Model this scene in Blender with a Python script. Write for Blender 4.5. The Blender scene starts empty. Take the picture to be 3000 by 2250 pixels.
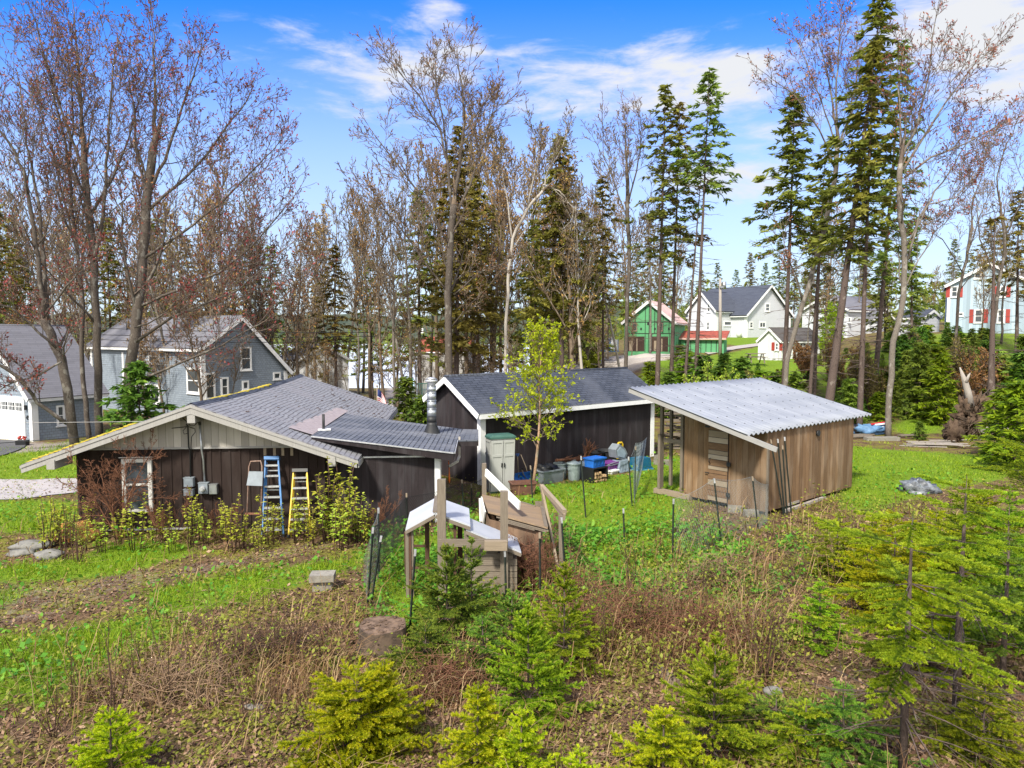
import bpy, math, random
import numpy as np
from mathutils import Vector, Matrix, noise

scene = bpy.context.scene
COL = scene.collection
R = math.radians
V = Vector
# ------------------------------------------------------------------ camera
CAM_H, PITCH, FPX = 5.4, R(4.0), 2100.0
cam_d = bpy.data.cameras.new("camera"); cam = bpy.data.objects.new("camera", cam_d); COL.objects.link(cam)
cam.location = (0, 0, CAM_H); cam.rotation_euler = (R(90) - PITCH, 0, 0)
cam_d.sensor_width = 36; cam_d.lens = 36 * FPX / 3000; cam_d.clip_start = .05; cam_d.clip_end = 6000
scene.camera = cam
# ------------------------------------------------------------------ light
SUN_EL, SUN_AZ = R(47), R(206)        # azimuth clockwise from +Y: behind the camera, to the left
SUN_STRENGTH, SKY_STRENGTH, EXPOSURE = 2.6, .15, 1.48
sd = bpy.data.lights.new("sun", 'SUN'); sun = bpy.data.objects.new("sun", sd); COL.objects.link(sun)
sd.energy = SUN_STRENGTH; sd.angle = R(6); sd.color = (1, .94, .82)
sdir = V((math.sin(SUN_AZ) * math.cos(SUN_EL), math.cos(SUN_AZ) * math.cos(SUN_EL), math.sin(SUN_EL)))
sun.rotation_euler = sdir.to_track_quat('Z', 'Y').to_euler(); sun.location = sdir * 80
vs = scene.view_settings
vs.view_transform = 'Standard'; vs.look = 'None'; vs.exposure = EXPOSURE; vs.gamma = 1; vs.use_curve_mapping = False

class NT:
    """tiny node-tree helper"""
    def __init__(s, tree): s.t = tree; tree.nodes.clear()
    def n(s, typ, ins=None, **kw):
        x = s.t.nodes.new(typ)
        for k, val in kw.items(): setattr(x, k, val)
        for k, val in (ins or {}).items(): s.put(x.inputs[k], val)
        return x
    def put(s, sock, val):
        if isinstance(val, bpy.types.NodeSocket): s.t.links.new(val, sock)
        elif isinstance(val, bpy.types.Node): s.t.links.new(val.outputs[0], sock)
        else:
            if isinstance(val, (tuple, list)) and len(val) == 3 and sock.type == 'RGBA': val = (*val, 1)
            sock.default_value = val
    def math(s, op, a, b=None, c=None, clamp=False):
        x = s.n('ShaderNodeMath', operation=op, use_clamp=clamp); s.put(x.inputs[0], a)
        if b is not None: s.put(x.inputs[1], b)
        if c is not None: s.put(x.inputs[2], c)
        return x.outputs[0]
    def mix(s, f, a, b, blend='MIX'):
        x = s.n('ShaderNodeMix', data_type='RGBA', blend_type=blend)
        s.put(x.inputs[0], f); s.put(x.inputs[6], a); s.put(x.inputs[7], b)
        return x.outputs[2]
    def sstep(s, x, lo, hi):
        m = s.n('ShaderNodeMapRange', interpolation_type='SMOOTHSTEP')
        s.put(m.inputs[0], x); s.put(m.inputs[1], lo); s.put(m.inputs[2], hi)
        return m.outputs[0]
    def noise(s, vec, scale, detail=4, rough=.55, dist=0):
        x = s.n('ShaderNodeTexNoise', {'Scale': scale, 'Detail': detail, 'Roughness': rough, 'Distortion': dist})
        if vec is not None: s.put(x.inputs['Vector'], vec)
        return x.outputs[0]
    def vmul(s, vec, k):
        x = s.n('ShaderNodeVectorMath', operation='MULTIPLY'); s.put(x.inputs[0], vec); x.inputs[1].default_value = k
        return x.outputs[0]

# ------------------------------------------------------------------ world: Nishita sky with procedural clouds
world = bpy.data.worlds.new("World"); scene.world = world; world.use_nodes = True
w = NT(world.node_tree)
sky = w.n('ShaderNodeTexSky', sky_type='NISHITA', sun_disc=False)
sky.sun_elevation = SUN_EL; sky.sun_rotation = SUN_AZ; sky.air_density = 1.0; sky.dust_density = .6; sky.ozone_density = 2.5
gen = w.n('ShaderNodeTexCoord').outputs['Generated']
sep = w.n('ShaderNodeSeparateXYZ', {0: gen})
zc = w.math('MAXIMUM', sep.outputs[2], .02)
# azimuth (x/y in front) and elevation, both in tangent units, so clouds can be put where they stand
ysafe = w.math('MAXIMUM', sep.outputs[1], .05)
tx = w.math('DIVIDE', sep.outputs[0], ysafe); tz_ = w.math('DIVIDE', sep.outputs[2], ysafe)
pl = w.n('ShaderNodeCombineXYZ', {0: w.math('DIVIDE', sep.outputs[0], w.math('ADD', zc, .12)), 1: w.math('DIVIDE', sep.outputs[1], w.math('ADD', zc, .12)), 2: 0.0}).outputs[0]
plane_n = w.noise(w.vmul(pl, (1.0, 1.7, 1)), 1.6, 8, .58, .3)
loc_n = w.noise(w.vmul(gen, (1, 1, 3.2)), 4.2, 10, .6, .6)
fine_n = w.noise(w.vmul(gen, (1, 1, 3.6)), 13.0, 8, .62, .5)
front = w.sstep(sep.outputs[1], .05, .35)
def blob(cu, cv, ru, rv, gain):
    cx = (cu - 1500) / 2100; cz = math.tan(math.atan((1125 - cv) / 2100) - PITCH) * math.sqrt(1 + 0)
    a = w.math('DIVIDE', w.math('SUBTRACT', tx, cx), ru / 2100); b = w.math('DIVIDE', w.math('SUBTRACT', tz_, cz), rv / 2100)
    d2 = w.math('ADD', w.math('MULTIPLY', a, a), w.math('MULTIPLY', b, b))
    return w.math('MULTIPLY', w.math('EXPONENT', w.math('MULTIPLY', d2, -1.0)), gain)
mask = None
for args in ((2840, 40, 380, 140, 1.6), (2960, 300, 300, 100, 1.2), (1900, 240, 330, 90, .72), (2120, 200, 90, 60, .6), (1640, 330, 330, 60, .55), (1290, 45, 70, 45, .62),
             (1130, 215, 230, 55, .6), (2250, 420, 260, 170, .5), (1700, 400, 400, 60, .3), (2080, 500, 260, 50, .5), (1550, 180, 480, 110, .5), (700, 110, 520, 70, .3), (900, 330, 400, 60, .22)):
    b = blob(*args); mask = b if mask is None else w.math('ADD', mask, b)
nn_ = w.math('ADD', w.math('MULTIPLY', loc_n, 1.5), w.math('MULTIPLY', fine_n, .7))
dens = w.math('ADD', w.math('MULTIPLY', mask, .62), w.math('MULTIPLY', w.math('SUBTRACT', nn_, 1.1), 1.5))
cl_front = w.math('MULTIPLY', w.sstep(dens, .2, .85), w.sstep(mask, .03, .3))
# unseen cloud overhead and behind, added extra bright to whiten the fill light
cl_fill = w.math('MULTIPLY', w.sstep(plane_n, .3, .5), w.math('SUBTRACT', 1.0, w.sstep(sep.outputs[1], -.15, .42)))
veil = w.math('MULTIPLY', w.sstep(tz_, .55, .02), .75)
hs = w.n('ShaderNodeHueSaturation', {'Hue': .522, 'Saturation': 1.14, 'Value': .8, 'Color': sky.outputs[0]})
blue = w.mix(w.sstep(tz_, .05, .5), hs.outputs[0], w.n('ShaderNodeHueSaturation', {'Hue': .5, 'Saturation': 1.35, 'Value': 1.0, 'Color': hs.outputs[0]}).outputs[0])
pale = w.mix(w.math('MULTIPLY', veil, front), blue, (1.22, 1.55, 2.2))
col = w.mix(cl_front, w.mix(cl_fill, pale, (3.9, 3.8, 3.65)), (2.05, 2.1, 2.2))
bg = w.n('ShaderNodeBackground', {'Color': col, 'Strength': SKY_STRENGTH})
w.n('ShaderNodeOutputWorld', {'Surface': bg.outputs[0]})

# ------------------------------------------------------------------ pixel -> ray helpers (all placing ends as plain world points)
def ray(u, v):
    x = (u - 1500) / FPX; y = (1125 - v) / FPX
    return V((x, math.cos(PITCH) + y * math.sin(PITCH), -math.sin(PITCH) + y * math.cos(PITCH)))
def P(u, v, Y):
    r = ray(u, v); return V((r.x / r.y * Y, Y, CAM_H + r.z / r.y * Y))
def X(u, Y): return P(u, 1125, Y).x
def proj(p):
    y = p[1]; z = p[2] - CAM_H
    f = y * math.cos(PITCH) - z * math.sin(PITCH); up = y * math.sin(PITCH) + z * math.cos(PITCH)
    return 1500 + FPX * p[0] / f, 1125 - FPX * up / f
def ss(a, b, x):
    t = min(1, max(0, (x - a) / (b - a))); return t * t * (3 - 2 * t)
def tz(x, y):
    a = x / max(y, 8.0)
    wr = ss(-.02, .2, a)
    hr = 2.8 * ss(44, 72, y) + 2.0 * ss(72, 125, y) + 2.7 * ss(.35, .6, a) * ss(45, 75, y)
    hl = -.5 * ss(30, 50, y) - 1.5 * ss(50, 90, y) - 6.5 * ss(85, 190, y)
    n = .10 * noise.noise((x * .35, y * .35, 3)) + .05 * noise.noise((x * 1.1, y * 1.1, 7))
    n *= ss(60, 20, y) * (1 - .85 * ss(17, 19, y) * ss(36, 30, y) * ss(14, 11, abs(x)))
    return wr * hr + (1 - wr) * hl + n
def G(u, v):
    r = ray(u, v); r = r / r.y
    lo, hi = 2.0, 2.0
    while hi < 2000:
        hi *= 1.04
        if CAM_H + r.z * hi < tz(r.x * hi, hi): break
        lo = hi
    for _ in range(30):
        m = (lo + hi) / 2
        if CAM_H + r.z * m < tz(r.x * m, m): hi = m
        else: lo = m
    return V((r.x * lo, lo, tz(r.x * lo, lo)))
def on(u, Y, dz=0.0):
    x = X(u, Y); return V((x, Y, tz(x, Y) + dz))

# ------------------------------------------------------------------ objects
MW = {}
def tag(o, label=None, cat=None, group=None, kind=None):
    if label: o['label'] = label
    if cat: o['category'] = cat
    if group: o['group'] = group
    if kind: o['kind'] = kind
    return o
def thing(name, label, cat, loc=(0, 0, 0), rz=0.0, group=None):
    o = bpy.data.objects.new(name, None); COL.objects.link(o)
    o.location = loc; o.rotation_euler = (0, 0, rz); o.empty_display_size = .2
    MW[o.name] = Matrix.Translation(V(loc)) @ Matrix.Rotation(rz, 4, 'Z')
    return tag(o, label, cat, group)
def mw(o): return MW.get(o.name) or (mw(o.parent) if o.parent else Matrix.Identity(4))
def dup(root, loc, rz=0.0, sc=(1, 1, 1), label=None, group=None):
    r = root.copy(); COL.objects.link(r); r.location = loc; r.rotation_euler = (0, 0, rz); r.scale = sc
    if label: r['label'] = label
    if group: r['group'] = group
    for ch in root.children:
        c = ch.copy(); COL.objects.link(c); c.parent = r
        for g in ch.children:
            d = g.copy(); COL.objects.link(d); d.parent = c
    return r
def setmat(me, m):
    for x in (m if isinstance(m, (list, tuple)) else [m]): me.materials.append(x)
UPZ = V((0, 0, 1))
class MB:
    """collects shapes (world coordinates) and links them as one mesh object"""
    def __init__(s): s.v = []; s.f = []; s.uv = []; s.sm = []; s.mi = []
    def face(s, pts, axis=None, mi=0):
        pts = [V(p) for p in pts]; b = len(s.v)
        n = V((0, 0, 0))
        for i in range(len(pts)): n += pts[i].cross(pts[(i + 1) % len(pts)])
        if n.length < 1e-12: return
        n.normalize()
        if axis is None:
            if abs(n.z) > .995: t = V((1, 0, 0)); bb = V((0, 1, 0))
            else: t = UPZ.cross(n).normalized(); bb = n.cross(t)
        else:
            bb = axis - n * axis.dot(n)
            if bb.length < 1e-3: bb = n.orthogonal()
            bb.normalize(); t = bb.cross(n)
        for p in pts: s.v.append(p[:]); s.uv += [p.dot(t), p.dot(bb)]
        s.f.append(tuple(range(b, b + len(pts)))); s.sm.append(False); s.mi.append(mi)
    def obox(s, o, a, b, c, mi=0, grain=True):
        """box from corner o with edge vectors a, b, c"""
        o, a, b, c = V(o), V(a), V(b), V(c)
        if a.cross(b).dot(c) < 0: a, b = b, a
        ax = max((a, b, c), key=lambda q: q.length).normalized() if grain else None
        for q in ((o, b, a), (o + c, a, b), (o, a, c), (o + b, c, a), (o, c, b), (o + a, b, c)):
            p, e, g = q; s.face([p, p + e, p + e + g, p + g], ax, mi)
    def box(s, c, size, rz=0, mi=0, grain=True):
        m = Matrix.Rotation(rz, 3, 'Z'); a, b, d = m @ V((size[0], 0, 0)), m @ V((0, size[1], 0)), V((0, 0, size[2]))
        s.obox(V(c) - a / 2 - b / 2 - d / 2, a, b, d, mi, grain)
    def beam(s, p0, p1, wd, ht, up=UPZ, mi=0):
        p0, p1 = V(p0), V(p1); d = p1 - p0; side = d.cross(up)
        if side.length < 1e-4: side = d.cross(V((0, 1, 0)))
        side.normalize(); u2 = side.cross(d).normalized()
        s.obox(p0 - side * wd / 2 - u2 * ht / 2, d, side * wd, u2 * ht, mi)
    def tube(s, pts, rads, n=6, cap=True, mi=0):
        pts = [V(p) for p in pts]; b = len(s.v); k = len(pts); prev = None; dist = 0
        for i, p in enumerate(pts):
            d = (pts[min(i + 1, k - 1)] - pts[max(i - 1, 0)])
            if d.length < 1e-9: d = V((0, 0, 1))
            d.normalize()
            if prev is None: a = d.orthogonal().normalized()
            else:
                a = prev - d * prev.dot(d)
                a = a.normalized() if a.length > 1e-6 else d.orthogonal().normalized()
            prev = a; c = d.cross(a); r = rads[i] if hasattr(rads, '__len__') else rads
            for j in range(n):
                t = 2 * math.pi * j / n; q = p + (a * math.cos(t) + c * math.sin(t)) * r; s.v.append(q[:])
        L = [0]
        for i in range(1, k): L.append(L[-1] + (pts[i] - pts[i - 1]).length)
        r0 = rads[0] if hasattr(rads, '__len__') else rads
        for i in range(k - 1):
            for j in range(n):
                j2 = (j + 1) % n
                s.f.append((b + i * n + j, b + i * n + j2, b + (i + 1) * n + j2, b + (i + 1) * n + j))
                ua, ub = j / n * 6.28 * r0, (j + 1) / n * 6.28 * r0
                s.uv += [ua, L[i], ub, L[i], ub, L[i + 1], ua, L[i + 1]]; s.sm.append(True); s.mi.append(mi)
        if cap:
            for base, rev in ((b, True), (b + (k - 1) * n, False)):
                ids = list(range(base, base + n));
                if rev: ids.reverse()
                s.f.append(tuple(ids)); s.sm.append(False); s.mi.append(mi)
                for q in ids: s.uv += [s.v[q][0], s.v[q][1]]
    def cyl(s, c, r0, r1, h, n=20, mi=0): s.tube([V(c), V(c) + V((0, 0, h))], [r0, r1], n, True, mi)
    def blob(s, c, size, seed=0, amp=.25, nu=10, nv=7, mi=0, freq=1.6):
        """lumpy closed rock-like form"""
        b = len(s.v); c = V(c)
        for i in range(nv + 1):
            th = math.pi * i / nv
            for j in range(nu):
                ph = 2 * math.pi * j / nu; d = V((math.sin(th) * math.cos(ph), math.sin(th) * math.sin(ph), math.cos(th)))
                r = 1 + amp * 2 * noise.noise(d * freq + V((seed * 3.7, seed, 0)))
                s.v.append((c + V((d.x * size[0], d.y * size[1], d.z * size[2])) * r)[:])
        for i in range(nv):
            for j in range(nu):
                q = (b + i * nu + j, b + (i + 1) * nu + j, b + (i + 1) * nu + (j + 1) % nu, b + i * nu + (j + 1) % nu)
                s.f.append(q); s.sm.append(True); s.mi.append(mi)
                for k in q: s.uv += [s.v[k][0] + s.v[k][1] * .3, s.v[k][2]]
    def prism(s, poly, ext, mi=0, axis=None):
        """closed polygon extruded along ext"""
        poly = [V(p) for p in poly]; ext = V(ext); n = V((0, 0, 0))
        for i in range(len(poly)): n += poly[i].cross(poly[(i + 1) % len(poly)])
        if n.dot(ext) > 0: poly.reverse()
        s.face(poly, axis, mi); s.face([p + ext for p in reversed(poly)], axis, mi)
        for i in range(len(poly)):
            a, b = poly[i], poly[(i + 1) % len(poly)]; s.face([b, a, a + ext, b + ext], axis, mi)
    def build(s, name, m, parent=None):
        inv = mw(parent).inverted() if parent else None
        vv = [tuple(inv @ V(p)) for p in s.v] if parent else s.v
        me = bpy.data.meshes.new(name); me.from_pydata(vv, [], s.f)
        uvl = me.uv_layers.new(name='UVMap'); uvl.data.foreach_set('uv', s.uv)
        me.polygons.foreach_set('use_smooth', s.sm); me.polygons.foreach_set('material_index', s.mi)
        setmat(me, m); me.update()
        o = bpy.data.objects.new(name, me); COL.objects.link(o)
        if parent: o.parent = parent
        return o
def np_mesh(name, verts, tris, m, parent=None, tint=None, mi=None, smooth=False):
    """numpy triangle soup -> one mesh object"""
    verts = np.asarray(verts, dtype=np.float32)
    if parent is not None:
        inv = np.array(mw(parent).inverted()); verts = verts @ inv[:3, :3].T.astype(np.float32) + inv[:3, 3].astype(np.float32)
    nt = len(tris); me = bpy.data.meshes.new(name)
    me.vertices.add(len(verts)); me.vertices.foreach_set('co', verts.ravel())
    me.loops.add(nt * 3); me.loops.foreach_set('vertex_index', np.asarray(tris, dtype=np.int32).ravel())
    me.polygons.add(nt); me.polygons.foreach_set('loop_start', np.arange(0, nt * 3, 3, dtype=np.int32))
    if mi is not None: me.polygons.foreach_set('material_index', np.asarray(mi, dtype=np.int32))
    if smooth: me.polygons.foreach_set('use_smooth', np.ones(nt, dtype=bool))
    if tint is not None:
        at = me.attributes.new('tint', 'FLOAT', 'POINT'); at.data.foreach_set('value', np.asarray(tint, dtype=np.float32))
    setmat(me, m); me.update(calc_edges=True)
    o = bpy.data.objects.new(name, me); COL.objects.link(o)
    if parent is not None: o.parent = parent
    return o
ORD = ['zeroth', 'first', 'second', 'third', 'fourth', 'fifth', 'sixth', 'seventh', 'eighth', 'ninth', 'tenth', 'eleventh', 'twelfth', 'thirteenth', 'fourteenth', 'fifteenth',
       'sixteenth', 'seventeenth', 'eighteenth', 'nineteenth']
TENS = {20: 'twent', 30: 'thirt', 40: 'fort', 50: 'fift', 60: 'sixt', 70: 'sevent', 80: 'eight', 90: 'ninet'}
def ordn(i):
    if i < 20: return ORD[i]
    t = TENS[i // 10 * 10]; return t + 'ieth' if i % 10 == 0 else t + 'y-' + ORD[i % 10]
def number(things, fmt):
    """labels a family by its order across the picture"""
    things = sorted(things, key=lambda o: proj(o.location)[0]); n = len(things)
    for i, o in enumerate(things):
        if i == 0: pos = 'the leftmost'
        elif i == n - 1: pos = 'the rightmost'
        elif i > n / 2: pos = ordn(n - i) + ' from the right'
        else: pos = ordn(i + 1) + ' from the left'
        o['label'] = fmt.format(pos)
# ------------------------------------------------------------------ materials
def newmat(name):
    m = bpy.data.materials.new(name); m.use_nodes = True; return m, NT(m.node_tree)
def finish(t, col, rough=.7, metal=0.0, bump=None, bstr=.3, bdist=.02, spec=.3, alpha=None):
    p = t.n('ShaderNodeBsdfPrincipled', {'Base Color': col, 'Roughness': rough, 'Metallic': metal, 'Specular IOR Level': spec})
    if bump is not None:
        b = t.n('ShaderNodeBump', {'Strength': bstr, 'Distance': bdist, 'Height': bump}); t.put(p.inputs['Normal'], b.outputs[0])
    t.n('ShaderNodeOutputMaterial', {'Surface': p.outputs[0]}); return p
def uvn(t): return t.n('ShaderNodeTexCoord').outputs['UV']
def obn(t): return t.n('ShaderNodeNewGeometry').outputs['Position']
def mat(name, c1, c2=None, scale=6.0, stretch=(1, 1, 1), rough=.7, metal=0.0, bump=.15, coord='UV', c3=None, spec=.3):
    """two-tone noise, with slow blotches of a third tone"""
    m, t = newmat(name); vec = uvn(t) if coord == 'UV' else t.n('ShaderNodeTexCoord').outputs['Object']
    n1 = t.noise(t.vmul(vec, stretch), scale, 6, .6)
    c2 = c2 or tuple(x * .75 for x in c1)
    col = t.mix(t.sstep(n1, .35, .65), c1, c2)
    n2 = t.noise(vec, scale * .18, 3)
    if c3: col = t.mix(t.sstep(n2, .5, .7), col, c3)
    rnd = t.n('ShaderNodeObjectInfo').outputs['Random']
    col = t.mix(.5, col, t.n('ShaderNodeHueSaturation', {'Value': t.math('ADD', t.math('MULTIPLY', rnd, .4), .8), 'Color': col}).outputs[0])
    finish(t, col, rough, metal, n1 if bump else None, bump, .01, spec); return m
def wood(name, c1, c2, dark=(.06, .045, .035), rough=.8, board=None, groove=.012, gcol=(.02, .015, .012), stain=None):
    """grain along V; optional board joints every `board` metres across U"""
    m, t = newmat(name); uv = uvn(t); s = t.n('ShaderNodeSeparateXYZ', {0: uv})
    vec = uv
    if board:
        idx = t.math('FLOOR', t.math('DIVIDE', s.outputs[0], board))
        off = t.math('MULTIPLY', idx, 7.31)
        vec = t.n('ShaderNodeCombineXYZ', {0: t.math('ADD', s.outputs[0], off), 1: t.math('ADD', s.outputs[1], off), 2: 0.0}).outputs[0]
    g = t.noise(t.vmul(vec, (26, 1.3, 1)), 2.2, 7, .65, 1.2)
    big = t.noise(t.vmul(vec, (2.2, .6, 1)), 1.3, 3)
    col = t.mix(t.sstep(g, .32, .66), c1, c2)
    col = t.mix(t.math('MULTIPLY', t.sstep(g, .62, .75), .6), col, dark)
    col = t.mix(t.math('MULTIPLY', t.sstep(big, .4, .7), .45), col, c2)
    if stain: col = t.mix(t.math('MULTIPLY', t.sstep(t.noise(t.vmul(uv, (3, .5, 1)), 1.0, 5), .45, .65), .8), col, stain)
    h = g
    if board:
        wn = t.n('ShaderNodeTexWhiteNoise', {'W': idx}, noise_dimensions='1D').outputs[0]
        col = t.n('ShaderNodeHueSaturation', {'Value': t.math('ADD', t.math('MULTIPLY', wn, .5), .75), 'Color': col}).outputs[0]
        fr = t.math('MULTIPLY', t.math('FRACT', t.math('DIVIDE', s.outputs[0], board)), board)
        ln = t.math('LESS_THAN', fr, groove)
        col = t.mix(ln, col, gcol); h = t.math('SUBTRACT', t.math('MULTIPLY', g, .3), ln)
    finish(t, col, rough, 0, h, .35, .008, .25); return m
def courses(name, c1, c2, row, width, line=.012, lcol=(.03, .03, .035), rough=.8, offs=.5, stain=None, bstr=.5, var=.25, vline=None):
    """shingles, clapboards or tiles laid in courses on metric UVs"""
    m, t = newmat(name); uv = uvn(t)
    br = t.n('ShaderNodeTexBrick', {'Vector': uv, 'Color1': c1, 'Color2': c2, 'Mortar': lcol, 'Scale': 1.0, 'Mortar Size': line, 'Mortar Smooth': .2, 'Bias': 0.0, 'Brick Width': width, 'Row Height': row}, offset=offs, offset_frequency=2, squash=1.0)
    n = t.noise(uv, 30, 4, .6); big = t.noise(t.vmul(uv, (1, .45, 1)), .9, 5)
    col = t.mix(t.math('MULTIPLY', n, var), br.outputs[0], tuple(x * .4 for x in c1))
    if stain: col = t.mix(t.math('MULTIPLY', t.sstep(big, .42, .68), .7), col, stain)
    sp = t.n('ShaderNodeSeparateXYZ', {0: uv}); fr = t.math('FRACT', t.math('DIVIDE', sp.outputs[1], row))
    h = t.math('ADD', t.math('MULTIPLY', fr, -.6), t.math('ADD', t.math('MULTIPLY', n, .15), t.math('MULTIPLY', br.outputs[1], -.5)))
    finish(t, col, rough, 0, h, bstr, .02, .25); return m
def leafmat(name, c1, c2, c3, trans=.3, rough=.6, hue_var=.05):
    m, t = newmat(name)
    a = t.n('ShaderNodeAttribute', attribute_name='tint').outputs['Fac']
    ob = t.n('ShaderNodeObjectInfo').outputs['Random']
    r = t.n('ShaderNodeValToRGB', {'Fac': a}); e = r.color_ramp.elements
    e[0].color = (*c1, 1); e[1].color = (*c3, 1); e[0].position = .05; e[1].position = .98
    x = e.new(.5); x.color = (*c2, 1)
    hv = t.n('ShaderNodeHueSaturation', {'Hue': t.math('ADD', .5 - hue_var / 2, t.math('MULTIPLY', ob, hue_var)), 'Value': t.math('ADD', .8, t.math('MULTIPLY', ob, .4)), 'Color': r.outputs[0]}).outputs[0]
    p = t.n('ShaderNodeBsdfPrincipled', {'Base Color': hv, 'Roughness': rough, 'Specular IOR Level': .25})
    tr = t.n('ShaderNodeBsdfTranslucent', {'Color': hv})
    mx = t.n('ShaderNodeMixShader', {0: trans, 1: p.outputs[0], 2: tr.outputs[0]})
    t.n('ShaderNodeOutputMaterial', {'Surface': mx.outputs[0]}); return m
def barkmat(name, c1, c2, c3, st=(3, .6, 1), patch=.55):
    m, t = newmat(name); uv = uvn(t); ob = t.n('ShaderNodeTexCoord').outputs['Object']
    n = t.noise(t.vmul(uv, st), 14, 6, .65, .4); pz = t.noise(t.vmul(ob, (1, 1, .6)), 3.5, 5, .6)
    col = t.mix(t.sstep(n, .35, .65), c1, c2)
    col = t.mix(t.math('MULTIPLY', t.sstep(pz, patch, patch + .08), .75), col, c3)
    finish(t, col, .9, 0, n, .6, .02, .15); return m
def plain(name, c, rough=.5, metal=0.0, spec=.4): return mat(name, c, tuple(x * .82 for x in c), 5, rough=rough, metal=metal, bump=.04, coord='OBJ', spec=spec)

M = {}
M['dark_wall'] = wood('dark stained siding', (.017, .0125, .014), (.027, .021, .023), (.01, .008, .009), .85, board=.2, groove=.006, gcol=(.008, .007, .008), stain=(.038, .034, .037))
M['brown_wall'] = wood('brown black siding', (.017, .010, .0085), (.027, .017, .014), (.01, .007, .006), .85, stain=(.036, .026, .023))
M['beige'] = wood('faded grey beige panelling', (.4, .375, .335), (.36, .335, .3), (.27, .25, .22), .8, board=.2, groove=.008, gcol=(.09, .08, .07), stain=(.31, .29, .255))
M['trim_grey'] = wood('weathered grey white paint', (.33, .325, .31), (.26, .25, .24), (.15, .145, .135))
M['white'] = mat('white paint', (.78, .78, .78), (.7, .71, .72), 4, rough=.55, bump=.05)
M['white_old'] = wood('worn white paint', (.7, .69, .66), (.58, .57, .54), (.35, .31, .27))
M['coop'] = wood('brown weathered board siding', (.2, .122, .065), (.14, .083, .043), (.06, .036, .022), .85, board=.2, groove=.007, gcol=(.03, .02, .013), stain=(.26, .185, .12))
M['pallet'] = wood('mixed salvaged planks', (.2, .125, .07), (.12, .07, .04), (.045, .026, .017))
M['pallet_pale'] = wood('bleached salvaged plank', (.42, .36, .29), (.35, .29, .22), (.15, .11, .08))
M['wood_grey'] = wood('weathered grey lumber', (.2, .17, .13), (.135, .11, .085), (.09, .07, .055))
M['wood_tan'] = wood('sun bleached lumber', (.29, .235, .17), (.22, .175, .125), (.1, .075, .05))
M['ply'] = wood('weathered plywood', (.27, .195, .125), (.2, .14, .088), (.1, .065, .045), stain=(.17, .13, .095))
M['shingle_old'] = courses('old grey asphalt shingles', (.245, .25, .272), (.2, .205, .225), .145, .5, .018, (.075, .072, .078), .75, stain=(.2, .195, .21))
M['shingle_dark'] = courses('slate grey asphalt shingles', (.062, .072, .098), (.038, .045, .063), .145, .34, .014, (.012, .014, .02), .75, stain=(.075, .083, .105))
M['shingle_add'] = courses('grey blue asphalt shingles', (.135, .147, .175), (.092, .102, .128), .145, .34, .017, (.022, .025, .032), .75, stain=(.17, .175, .195))
M['shingle_house'] = courses('violet grey shingles', (.17, .17, .195), (.14, .14, .16), .15, .9, .006, (.1, .1, .115), .8)
M['shingle_far'] = courses('dark blue grey shingles', (.07, .08, .105), (.055, .062, .085), .2, 1.0, .006, (.04, .045, .06), .8)
M['shingle_brown'] = courses('brown grey shingles', (.1, .092, .085), (.08, .073, .068), .2, 1.0, .006, (.05, .045, .042), .8)
M['clap_grey'] = courses('grey cedar shingle siding', (.25, .295, .35), (.205, .245, .295), .15, .22, .008, (.12, .13, .15), .85, bstr=.6)
M['clap_pale'] = courses('pale grey clapboard', (.6, .62, .66), (.57, .59, .63), .16, 3.0, .014, (.34, .36, .4), .7)
M['clap_white'] = wood('white vertical boards', (.7, .71, .73), (.64, .65, .67), (.5, .5, .52), .7, board=.3, groove=.015, gcol=(.4, .41, .43))
M['clap_blue'] = wood('powder blue vertical boards', (.34, .43, .51), (.31, .4, .48), (.3, .38, .45), .7, board=.3, groove=.018, gcol=(.25, .32, .38))
M['red'] = plain('red shutter paint', (.34, .045, .035), .6)
M['sheath_green'] = wood('green sheathing panels', (.11, .34, .16), (.09, .29, .135), (.06, .21, .1), .8)
M['tape_black'] = plain('black seam tape', (.012, .014, .014), .6)
M['sheath_pink'] = mat('pale pink roof underlay', (.6, .42, .38), (.5, .33, .29), 2, rough=.7, bump=.05)
M['rust_red'] = mat('rusty red metal', (.32, .08, .045), (.2, .05, .03), 3, rough=.7)
M['glass'] = None
m, t = newmat('window glass'); finish(t, t.mix(t.noise(t.n('ShaderNodeTexCoord').outputs['Object'], .9, 3), (.012, .015, .02), (.09, .11, .13)), .06, 0, None, spec=.8); M['glass'] = m
m, t = newmat('galvanised corrugated sheet'); uv = uvn(t)
n = t.noise(t.vmul(uv, (1.5, .5, 1)), 1.6, 5); n2 = t.noise(uv, 22, 3); wv_ = t.math('SINE', t.math('MULTIPLY', t.n('ShaderNodeSeparateXYZ', {0: uv}).outputs[0], 34.907))  # wv_: dark stripe per rib, grime plus rib shading put into the colour
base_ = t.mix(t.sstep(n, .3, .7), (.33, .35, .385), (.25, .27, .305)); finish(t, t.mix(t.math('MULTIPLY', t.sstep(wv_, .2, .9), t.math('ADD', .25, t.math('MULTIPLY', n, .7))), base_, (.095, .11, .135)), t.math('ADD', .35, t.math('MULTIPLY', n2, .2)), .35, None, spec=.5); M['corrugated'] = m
M['steel'] = mat('galvanised steel', (.45, .47, .49), (.3, .32, .34), 7, rough=.38, metal=.8, bump=.05, coord='OBJ')
M['alu'] = mat('scuffed aluminium', (.62, .63, .65), (.45, .46, .48), 9, rough=.4, metal=.6, bump=.05)
M['black'] = plain('black plastic', (.014, .015, .017), .45)
M['iron'] = plain('black iron', (.02, .021, .023), .55)
M['post_green'] = mat('dark green post paint', (.012, .022, .018), (.03, .036, .03), 8, rough=.6, coord='OBJ')
M['blue'] = plain('blue plastic', (.02, .13, .5), .4)
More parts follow.
